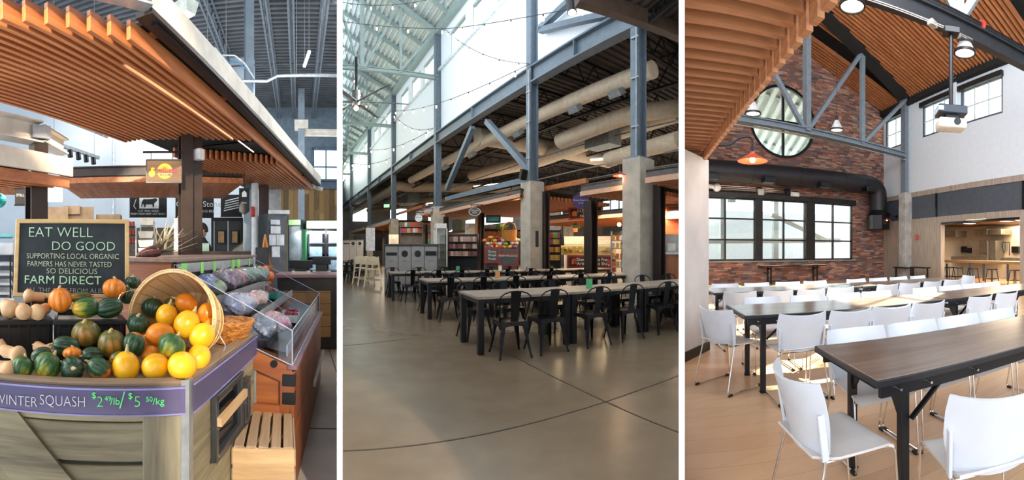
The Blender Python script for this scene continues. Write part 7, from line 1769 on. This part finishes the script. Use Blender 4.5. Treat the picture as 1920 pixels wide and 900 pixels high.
dome(1569, 243, 13.5, 'small dome pendant lamp in front of bare brick right of the round window')
dome(1598, 10, 6.8, 'dome pendant lamp at the top edge of the picture')
dome(1809, 98, 8.2, 'dome pendant lamp below the near black truss', 1.0, False)

# --- barn lamps
barn(pr(1411, 300, 5.0), R(62), .78, 'red barn lamp on a curved arm beside the slatted canopy')
barn(WS.p(1685, 414) - WS.n * .7, -WS.phi, .9, 'small red barn lamp on the concrete column by the black duct')

# --- black duct along the brick wall with an elbow down
t = thing('black_air_duct', 'fat black round air duct along the brick wall turning down in the corner', 'duct', (0, 0, 0))
zd = 4.42; rd = .42
q = lambda x, z, o=-.75: WB.at(WB.u(x), z, o)
path = arc_path([q(1295, zd), q(1628, zd), q(1629, 3.2)], .85, 8)
MB().tube(path, rd, 24).build('duct', mat('black painted duct', '#252327', .5, .2, var=.15), t, smooth=True)
p = q(1629, 0); MB().prism([(math.cos(PI / 4 * (k + .5)) * .56, math.sin(PI / 4 * (k + .5)) * .56) for k in range(8)], 2.35, 3.0, M=T(p.x, p.y, 0) @ RZ(-WB.phi)).build('duct_boot', m_black, t)
MB().lathe([(rd, 3.25), (.56, 3.0)], 24, M=T(p.x, p.y, 0)).build('duct_boot_neck', m_black, t, smooth=True)
for x in (1318, 1419, 1518, 1599):
    MB(WB.M()).cb(WB.u(x), -.75 - .5, zd - .33, .5, .42, .22, M=None).build('side_diffuser', m_black, t, bevel=.02)
for x in (1395, 1480, 1560, 1600): MB().tube([q(x, zd), q(x + 1.5, zd)], rd + .012, 24).build('duct_seam', m_dkmetal, t, smooth=True)
# conduits, boxes and a white sensor on the brick
t = thing('wall_conduit_run', 'thin metal conduits running on the brick below the black duct', 'conduit', (0, 0, 0))
for k in range(4): MB().tube([WB.at(WB.u(1325), 3.98 - k * .07, -.06), WB.at(WB.u(1480), 3.98 - k * .07, -.06)], .018, 6).build('conduit', m_chrome, t)
o = MB(WB.M()).cb(WB.u(1424), -.12, 3.78, .26, .14, .26).build('junction_box', mat('pale grey plastic box', '#b8b8b2', .6), bevel=.01); tag(o, 'pale grey junction box on the brick above the windows', 'electrical box')
o = MB(WB.M()).cb(WB.u(1487), -.15, 3.78, .42, .1, .18).build('white_sign_box', mat('white plastic', '#e3e3df', .5), bevel=.01); tag(o, 'small white box light on the brick above the middle window', 'box')
o = MB(WB.M()).cb(WB.u(1474), -.15, 3.85, .2, .2, .3).build('speaker_bracket', m_black, bevel=.02); tag(o, 'small black bracket on the brick beside the white box', 'bracket')
c = WB.at(WB.u(1341), 3.86, -.25)
t = thing('security_camera', 'white dome security camera on the brick at far left', 'camera', c); MB().ball((0, 0, 0), .17, 16).build('camera_dome', mat('white plastic', '#e3e3df', .5), t, smooth=True); MB().cyl((0, 0, 0), (-.35, .05, .05), .08, seg=12).build('camera_arm', mat('white plastic', '#e3e3df', .5), t, smooth=True)
# fire alarm, outlet
o = MB(WS.M()).cb(us_(1712) , -.03, 1.95, .16, .06, .2).build('fire_alarm', mat('alarm red', '#c23a30', .45), bevel=.01); o.location = o.location + (WS.t * step * .35 + WS.n * -.02); tag(o, 'small red fire alarm box on the panelled wall beside the column', 'fire alarm')

# --- canopy of timber slats at the upper left, on a concrete pier
t_can = thing('slatted_canopy', 'canopy of thick timber slats filling the upper left of the meeting hall', 'canopy', (0, 0, 0))
zcb = H + 1.2
e0 = pz(1544, 37, zcb); e1 = pz(1404, 202, zcb); ed = (e1 - e0); n10 = ed / 10
sd_ = Vector((-math.cos(WB.phi), math.sin(WB.phi), 0))   # to the left, parallel to the brick wall
m_cs = wood('canopy cedar', '#9c6340', '#c58a5c', 'x', .55, .6, c3='#b1754a')
for i in range(-5, 27):
    p = e0 + n10 * i; M = Matrix.Translation((p.x, p.y, 0)) @ RZ(math.atan2(-sd_.y, -sd_.x))
    MB().box(-4.5, -.045, 0.0, .048, zcb + .10, zcb + .235).build('slat', m_cs, t_can, M=M)
    MB().box(-.045, 0, -.012, .075, zcb, zcb + .25).build('slat_end_block', m_cs, t_can, M=M)
_q = [e0 - n10 * 5 + Vector((0, 0, .3)), e0 + n10 * 26 + Vector((0, 0, .3))]; MB().prism([(p.x, p.y) for p in (_q[0] + sd_ * .02, _q[1] + sd_ * .02, _q[1] + sd_ * 4.4, _q[0] + sd_ * 4.4)], zcb + .26, zcb + .3).build('deck', m_darkceil, t_can)  # black deck added to keep light from coming down through the slats
MB().beam(e0 - n10 * 5 + sd_ * .5 + Vector((0, 0, .3)), e0 + n10 * 26 + sd_ * .5 + Vector((0, 0, .3)), .12, .12).build('carrier_rail', m_black, t_can)
pA = pz(1284, 679, 0); pB = pz(1329, 656, 0); dv_ = (pB - pA).normalized(); nv = Vector((-dv_.y, dv_.x, 0))
poly = [pA - dv_ * .3, pB, pB + nv * .6, pA + nv * .6 - dv_ * .3]
o = MB().prism([(p.x, p.y) for p in poly], 0, zcb + .02).build('wall_pier', mat('pale concrete', '#b7b6b6', .8, var=.06, scale=2, bump=.1)); struct(o, 'pale concrete pier at the left edge under the slatted canopy', 'pier')
poly = [pA - dv_ * .3 - nv * .012, pB - nv * .012 + dv_ * .012, pB + nv * .6 + dv_ * .012, pA + nv * .6 - dv_ * .3]
o = MB().prism([(p.x, p.y) for p in poly], 0, .12).build('baseboard_pier', m_black); struct(o)

# --- kitchen beyond the opening
Km = WS.M(); k0, k1 = ko; kd = 4.2
o = MB(Km).box(k0 - 3, k1 + 3, kd, kd + .1, 0, 3.2).build('wall_kitchen', mat('cream kitchen wall', '#d9cbb4', .8, var=.02)); struct(o, 'cream back wall of the kitchen', 'wall')
MB(Km).box(k0 - 3, k1 + 3, .25, kd, 2.62, 2.7).build('ceiling_kitchen', mat('brown kitchen ceiling', '#8d6d52', .7))['kind'] = 'structure'
for q in (k0 - 3, k1 + 3): MB(Km).box(q - .1, q, .22, kd, 0, 2.7).build('wall_kitchen_end', mat('cream kitchen wall'))['kind'] = 'structure'
lamp('kitchen_light', 'AREA', WS.at((k0 + k1) / 2, 2.55, 2.2), WS.at((k0 + k1) / 2, 0, 2.2), 330, (1, .80, .56), 4.5, 2.5)
for k, x in enumerate((1768, 1838, 1869, 1912)):
    t = thing('kitchen_downlight', ['leftmost', 'second', 'third', 'rightmost'][k] + ' round kitchen ceiling light above the counter', 'ceiling light', WS.at(WS.u(x) , 2.55, 1.6), 0, 'kitchen ceiling lights')
    MB().lathe([(.001, 0), (.3, 0), (.32, .06), (.001, .06)], 20).build('diffuser', emis('warm panel glow', '#fff0d4', 4), t)
    MB().lathe([(.30, -.01), (.34, -.01), (.34, .07), (.3, .07)], 20).build('rim', m_dkmetal, t, smooth=True)
def kp(x, dep): return WS.at(ray_to(x, dep), 0, dep)
def ray_to(x, dep):
    P = WS.at(0, 0, dep); return ray_line(x, P, WS.t)
kb = lambda x0, x1, dep, y0, y1, th, name, m, lab=None, cat=None, parent=None, **k: None
def kbox(x0, x1, dep, y0, y1, th, name, m, parent=None, bevel=.008):
    a, b = sorted((ray_to(x0, dep), ray_to(x1, dep))); rr = (WS.at((a + b) / 2, 0, dep)).xy.length
    z1, z0 = zat(y0, rr), zat(y1, rr); 
    return MB(Km).box(a, b, dep, dep + th, max(z0, .0), z1).build(name, m, parent, bevel=bevel)
o = kbox(1764, 1915, .7, 489, 494, .75, 'bar_counter_top', wood('butcher block', '#8a6a48', '#b08a5e', 'x', .4)); tag(o, 'long wooden bar counter across the kitchen opening', 'counter')
for k, x in enumerate((1773, 1816, 1842, 1887)):
    o = kbox(x, x + 3, .75, 494, 527, .06, 'counter_post', m_bluegrey); tag(o, 'slate steel post under the bar counter, %s from the left' % ORD[k], 'post', 'posts under the bar counter')
o = kbox(1764, 1850, 3.4, 481, 490, .6, 'kitchen_sink_unit', m_inox); tag(o, 'steel sink unit along the left of the kitchen wall', 'sink')
o = kbox(1876, 1913, 3.4, 483, 491, .6, 'steel_work_table', m_inox); tag(o, 'steel work table at the right of the kitchen wall', 'table')
t = thing('dishwasher', 'tall steel dishwasher standing at the middle of the kitchen wall', 'dishwasher'); kbox(1836, 1850, 3.5, 451, 475, .6, 'hood', m_inox, t); kbox(1852, 1867, 3.5, 451, 489, .65, 'side_cabinet', m_inox, t); kbox(1838, 1850, 3.7, 476, 489, .1, 'splash_panel', mat('pale panel', '#cdbfa5', .5), t); kbox(1850, 1852, 3.4, 452, 489, .06, 'post', m_inox, t)
o = kbox(1827, 1851, 3.3, 430, 441, .8, 'extractor_hood', m_inox); tag(o, 'steel extractor hood hanging left of centre over the kitchen', 'extractor hood')
o = kbox(1853, 1877, 3.3, 430, 440, .8, 'extractor_hood', m_inox); tag(o, 'steel extractor hood hanging right beside the other hood', 'extractor hood')
o = kbox(1764, 1792, 2.6, 433, 445, .8, 'extractor_hood', m_inox); tag(o, 'bright steel hood at the far left of the kitchen', 'extractor hood')
for x0, x1, y0, y1, lab in ((1802, 1811, 462, 473, 'black dispenser on the kitchen wall left of the tap hose'), (1814, 1819, 465, 474, 'small black dispenser on the kitchen wall right of the larger one'), (1896, 1909, 462, 474, 'black hose reel box on the right of the kitchen wall')):
    o = kbox(x0, x1, 4.0, y0, y1, .15, 'wall_dispenser', m_black); tag(o, lab, 'dispenser')
t = thing('spray_tap', 'tall curved spray tap above the kitchen sink', 'tap', WS.at(ray_to(1823, 3.5), .95, 3.5), -WS.phi)
MB().tube(arc_path([(0, 0, 0), (0, 0, .95), (-.35, 0, 1.0), (-.35, 0, .55)], .17, 6), .02, 8).build('hose', m_chrome, t, smooth=True); MB().cyl((-.35, 0, .55), (-.38, 0, .4), .03, .05).build('spray_head', m_black, t)
t = thing('wall_pipework', 'black pipework frame on the kitchen wall at right', 'pipes', WS.at(ray_to(1894, 4.1), 0, 4.1), -WS.phi)
MB().tube([(-.5, 0, .95), (-.5, 0, 1.0), (-.9, 0, 1.0), (-.9, 0, 1.75), (-.05, 0, 1.75), (-.05, 0, 1.1)], .022, 6).build('pipe', m_black, t)
for q in (-.5, -.35, -.2): MB().cyl((q, -.05, 1.35), (q, -.05, 1.72), .05).build('filter_cartridge', m_inox, t, smooth=True)
def stool(lab, loc, rz):
    t = thing('bar_stool', lab, 'bar stool', loc, rz, 'black bar stools in the kitchen')
    MB().cb(0, 0, .62, .32, .32, .04).build('seat', m_black, t, bevel=.015)
    for sx in (-1, 1):
        for sy in (-1, 1): MB().beam((sx * .13, sy * .13, .6), (sx * .2, sy * .2, 0), .035, .035).build('leg', m_black, t)
    mb = MB()
    for s_ in (-1, 1): mb.beam((-.17, s_ * .17, .25), (.17, s_ * .17, .25), .02, .02); mb.beam((s_ * .17, -.17, .25), (s_ * .17, .17, .25), .02, .02)
    mb.build('stretcher', m_black, t); return t
for k, x in enumerate((1780, 1796, 1824, 1860, 1903)):
    stool('black bar stool at the kitchen counter, %s from the left' % ORD[k], WS.at(ray_to(x, .45), 0, .45), -WS.phi)
# thin black frames (two small console tables) before the panelled wall, and the bench below the windows
for k, (xa, xb) in enumerate(((1680, 1708), (1712, 1739))):
    ya = 500
    pA_ = WS.at(ray_to(xa, -.5), 0, -.5); pB_ = WS.at(ray_to(xb, -.5), 0, -.5)
    t = thing('console_side_table', ('left' if k == 0 else 'right') + ' thin black metal console frame before the panelled wall', 'side table')
    zt = zat(501, pA_.xy.length)
    MB().beam(pA_ + Vector((0, 0, zt)), pB_ + Vector((0, 0, zt)), .35, .05).build('top', m_black, t)
    for p in (pA_, pB_): MB().beam(p, p + Vector((0, 0, zt)), .06, .06, up=(1, 0, 0)).build('leg', m_black, t)
t = thing('console_table', 'dark narrow console table against the brick under the middle window', 'table', WB.at(WB.u(1478), 0, -.45), -WB.phi)
L_ = (WB.u(1538) - WB.u(1421)); zt = zat(498.5, 17)
MB().cb(0, 0, zt, L_, .45, .06).build('tabletop', m_dkmetal, t, bevel=.01)
for q in (-.36, .36):
    for s_ in (-.17, .17): MB().cb(q * L_, s_, zt / 2, .06, .05, zt).build('leg', m_black, t)
    MB().cb(q * L_, 0, zt - .12, .05, .34, .05).build('leg_brace', m_black, t)

# --- folding tables
def ftable(lab, P, ang, L=2.44, W=.74):
    """P = near left corner of the top"""
    t = thing('folding_table', lab, 'table', (P.x, P.y, 0), ang, 'walnut topped folding tables in rows')
    zt = .75
    MB().box(0, L, 0, W, zt - .022, zt).build('tabletop', m_lam, t, bevel=.004)
    mb = MB(); e = .012
    for b in ((-e, 0, 0, W), (L, L + e, 0, W), (-e, L + e, -e, 0), (-e, L + e, W, W + e)): mb.box(b[0], b[1], b[2], b[3], zt - .034, zt - .001)
    mb.build('edge_band', m_edge, t, bevel=.004)
    mb = MB()
    for y in (.02, W - .045): mb.box(.03, L - .03, y, y + .025, zt - .095, zt - .022)
    mb.build('side_rail', m_black, t)
    for x in (.2, L - .2):
        s_ = 1 if x < 1 else -1
        for y in (.09, W - .09): MB().box(x - .024, x + .024, y - .024, y + .024, .012, zt - .04).build('leg', m_black, t, bevel=.003)
        for y in (.09, W - .09): MB().box(x - .028, x + .028, y - .028, y + .028, 0, .012).build('foot_pad', m_black_pl, t)
        mb = MB(); mb.box(x - .018, x + .018, .09, W - .09, zt - .15, zt - .1); 
        for y, q in ((.11, 1), (W - .11, -1)): mb.prism([(0, 0), (q * .09, 0), (q * .0, -.12)], -.01, .01, M=T(x, y, zt - .145) @ RZ(PI / 2) @ RX(PI / 2))
        mb.build('cross_member', m_black, t)
        for y in (.05, W - .05): MB().beam((x + s_ * .02, y, zt - .24), (x + s_ * .24, y, zt - .06), .03, .012).build('folding_brace', m_black, t)
    for x in (.12, .3, .62, L - .6, L - .15): MB().cyl((x, -.016, zt - .06), (x, .02, zt - .06), .007, seg=8).build('rail_bolt', m_chrome, t)
    return t
T1P, T1a = pz(1645.5, 713.5, .75), R(-21.3)
T2P, T2a = pz(1397, 591.5, .75), R(-17.8)
T3P, T3a = pz(1801, 523.5, .75), R(-14.3)
v1 = Vector((math.cos(T1a), math.sin(T1a), 0)); v2 = Vector((math.cos(T2a), math.sin(T2a), 0)); v3 = Vector((math.cos(T3a), math.sin(T3a), 0))
ftable('nearest walnut folding table running off the right edge', T1P, T1a)
ftable('left walnut folding table of the second row', T2P, T2a)
ftable('right walnut folding table of the second row, behind the nearest table', T2P + v2 * 2.475, T2a)
ftable('right walnut folding table of the far row', T3P - v3 * 2.45, T3a)
ftable('left walnut folding table of the far row beside the concrete pier', T3P - v3 * 4.93, T3a)

# --- white sled chairs; local: x across, y towards the sitter's front (+y), origin on the floor under the seat
def white_chair():
    t = thing('white_sled_chair', '', 'chair', (0, 0, 0), 0, 'white plastic sled base chairs')
    def back(u, v):      # v 0 bottom .. 1 top
        a = u * 2 - 1; hw = .205 + .035 * min(1, v * 2.2) - .05 * max(0, v - .78) ** 1.0 * 1.0
        z = .475 + .30 * v - .03 * (1 - a * a) * (1 - v) + .018 * a * a * v
        y = -.185 - .065 * v - .03 * v * v + .055 * a * a + (.035 * abs(a) ** 3) * v
        return (a * hw, y, z)
    MB().shell(back, 14, 10, .012).build('backrest', m_white_pl, t, smooth=True)
    def seat(u, v):      # v 0 rear .. 1 front
        a = u * 2 - 1; hw = .19 + .035 * v - (.03 if v > .96 else 0)
        y = -.20 + .44 * v; z = .455 - .012 * (1 - a * a) * math.sin(PI * min(1, v * 1.1)) + (.03 * (1 - v * 4) if v < .25 else 0)
        if v > .85: k = (v - .85) / .15; z -= .05 * k * k; y -= .012 * k * k
        return (a * hw, y, z)
    MB().shell(seat, 12, 14, .011).build('seat', m_seat_pl, t, smooth=True)
    for s_ in (-1, 1):
        x = s_ * .225
        pts = arc_path([(x * .93, -.165, .60), (x * .95, -.15, .44), (x * 1.02, -.26, .012), (x * 1.02, .24, .012), (x * 1.0, .205, .44), (x * .85, .10, .44), (x * .85, -.15, .44)], .035, 4)
        MB().tube(pts, .0065, 8).build('sled_frame', m_chrome, t, smooth=True)
        for y in (-.22, .2): MB().box(x * 1.02 - .012, x * 1.02 + .012, y - .025, y + .025, 0, .02).build('floor_glide', m_black_pl, t, bevel=.003)
        MB().beam((s_ * .213, -.148, .46), (s_ * .222, -.178, .66), .016, .034, up=(0, 1, 0)).build('back_clip', m_white_pl, t, bevel=.004)
    MB().tube([(-.2, -.14, .435), (.2, -.14, .435)], .006, 6).build('cross_bar', m_chrome, t)
    return t
WC = white_chair(); _first = [True]
def wchair(p, rz, lab):
    c = WC if _first[0] else dup(WC); _first[0] = False
    return put(c, (p.x, p.y, 0), rz, lab)
def row_chairs(P, d, ang, xs, off, face, labs):
    """chairs seen at pixel columns xs, their backs on the line P + off; face=+1 looks away from the viewer"""
    n = Vector((-d.y, d.x, 0))
    for x, lab in zip(xs, labs):
        Q = P + n * off; tt = ray_line(x, Vector((Q.x, Q.y, 0)), d); c = Vector((Q.x, Q.y, 0)) + d * tt + n * (.26 * face)
        j = random.uniform(-.06, .06); wchair(c, ang + j + (0 if face > 0 else PI), lab)
random.seed(5)
def labs(kind, k): return [kind + ', %s from the left' % ORD[i] for i in range(k)]
row_chairs(T1P, v1, T1a, [1598, 1702, 1787, 1860], .74 + .30, -1, labs('white sled chair on the far side of the nearest table', 4))
row_chairs(T2P, v2, T2a, [1511, 1603, 1683, 1751, 1847, 1897], -.34, 1, labs('white sled chair with its back to us before the second row', 6))
row_chairs(T2P, v2, T2a, [1427, 1509, 1578, 1637, 1728, 1775, 1814, 1851], .74 + .36, -1, labs('white sled chair on the far side of the second row', 8))
row_chairs(T3P, v3, T3a, [1392, 1463, 1526, 1583, 1670, 1713, 1755, 1793], -.34, 1, labs('white sled chair with its back to us before the far row', 8))
row_chairs(T3P, v3, T3a, [1356, 1417, 1473, 1524, 1602, 1643, 1680, 1717], .74 + .36, -1, labs('white sled chair on the far side of the far row', 8))
wchair(T3P + v3 * .45 + Vector((0, .3, 0)), T3a + R(75), 'white sled chair at the right end of the far row')
# the chair by the pier, the two nearest ones
wchair(Vector((2.06, 3.47, 0)), R(-75), 'white sled chair standing side-on in front of the concrete pier')
wchair(pol(az(1560), 1.95), R(-106), 'nearest white chair at lower left seen from behind, at the table corner')
wchair(pol(az(1842), 1.80), R(-41), 'nearest white chair at lower right with its back to the viewer')
zone_end('meeting', _z)
# ---------------------------------------------------------------- two white walls added to divide the bays, in place of blank gutters
def divider(name, xa, xb, lab):
    a0, a1 = az(xa), az(xb); r0, r1 = 1.9, 75.0
    mb = MB(); prof = [(r0, 0), (r1, 0), (r1, 13.5), (16, 13.5), (r0, 4.2)]
    vs = [pol(a, r, z) for a in (a0, a1) for r, z in prof]
    mb.add(vs, [(0, 1, 2, 3, 4), (9, 8, 7, 6, 5)] + [(i, (i + 1) % 5, 5 + (i + 1) % 5, 5 + i) for i in range(5)])
    o = mb.build(name, mat('white painted partition', '#fdfdfd', .9, var=.01)); struct(o, lab, 'wall'); return o
divider('wall_added_left', E0, E1, 'added white partition wall between produce stall and long hall')
divider('wall_added_right', E2, E3, 'added white partition wall between long hall and meeting hall')

def clip_zone(objs, lo, hi):
    bpy.context.view_layer.update()
    planes = []
    e = 2e-4
    if lo is not None: a = az(lo) + e; planes.append(Vector((math.cos(a), -math.sin(a), 0)))
    if hi is not None: a = az(hi) - e; planes.append(-Vector((math.cos(a), -math.sin(a), 0)))
    dead = []
    for o in objs:
        if o.type != 'MESH': continue
        M = o.matrix_world
        bb = [M @ Vector(c) for c in o.bound_box]
        for n in planes:
            d = [n.dot(p) for p in bb]
            if min(d) >= 0: continue
            if max(d) <= 0: dead.append(o); break
            dv = [n.dot(M @ v.co) for v in o.data.vertices]
            if not dv or max(dv) <= 0: dead.append(o); break
            if min(dv) >= 0: continue
            me = o.data.copy(); bm = bmesh.new(); bm.from_mesh(me)
            Mi = M.inverted(); nl = (M.to_3x3().transposed() @ n)
            res = bmesh.ops.bisect_plane(bm, geom=bm.verts[:] + bm.edges[:] + bm.faces[:], plane_co=Mi @ Vector((0, 0, 0)), plane_no=nl, clear_inner=True, dist=1e-6)
            ce = [g for g in res['geom_cut'] if isinstance(g, bmesh.types.BMEdge) and g.is_valid and len(g.link_faces) == 1]
            try: bmesh.ops.holes_fill(bm, edges=ce, sides=0)
            except Exception: pass
            bm.to_mesh(me); bm.free(); o.data = me
            if not me.polygons: dead.append(o); break
    for o in dead:
        for ch in list(o.children):
            if ch not in dead: pm = ch.matrix_world.copy(); ch.parent = o.parent; ch.matrix_world = pm
        bpy.data.objects.remove(o)
for k, (lo, hi) in {'stall': (None, E0), 'hall': (E1, E2), 'meeting': (E3, None)}.items():
    if k in ZONES: clip_zone(ZONES[k], lo, hi)
# an empty left without any parts goes too
for _ in range(3):
    for o in list(bpy.data.objects):
        if o.type == 'EMPTY' and not o.children: bpy.data.objects.remove(o)
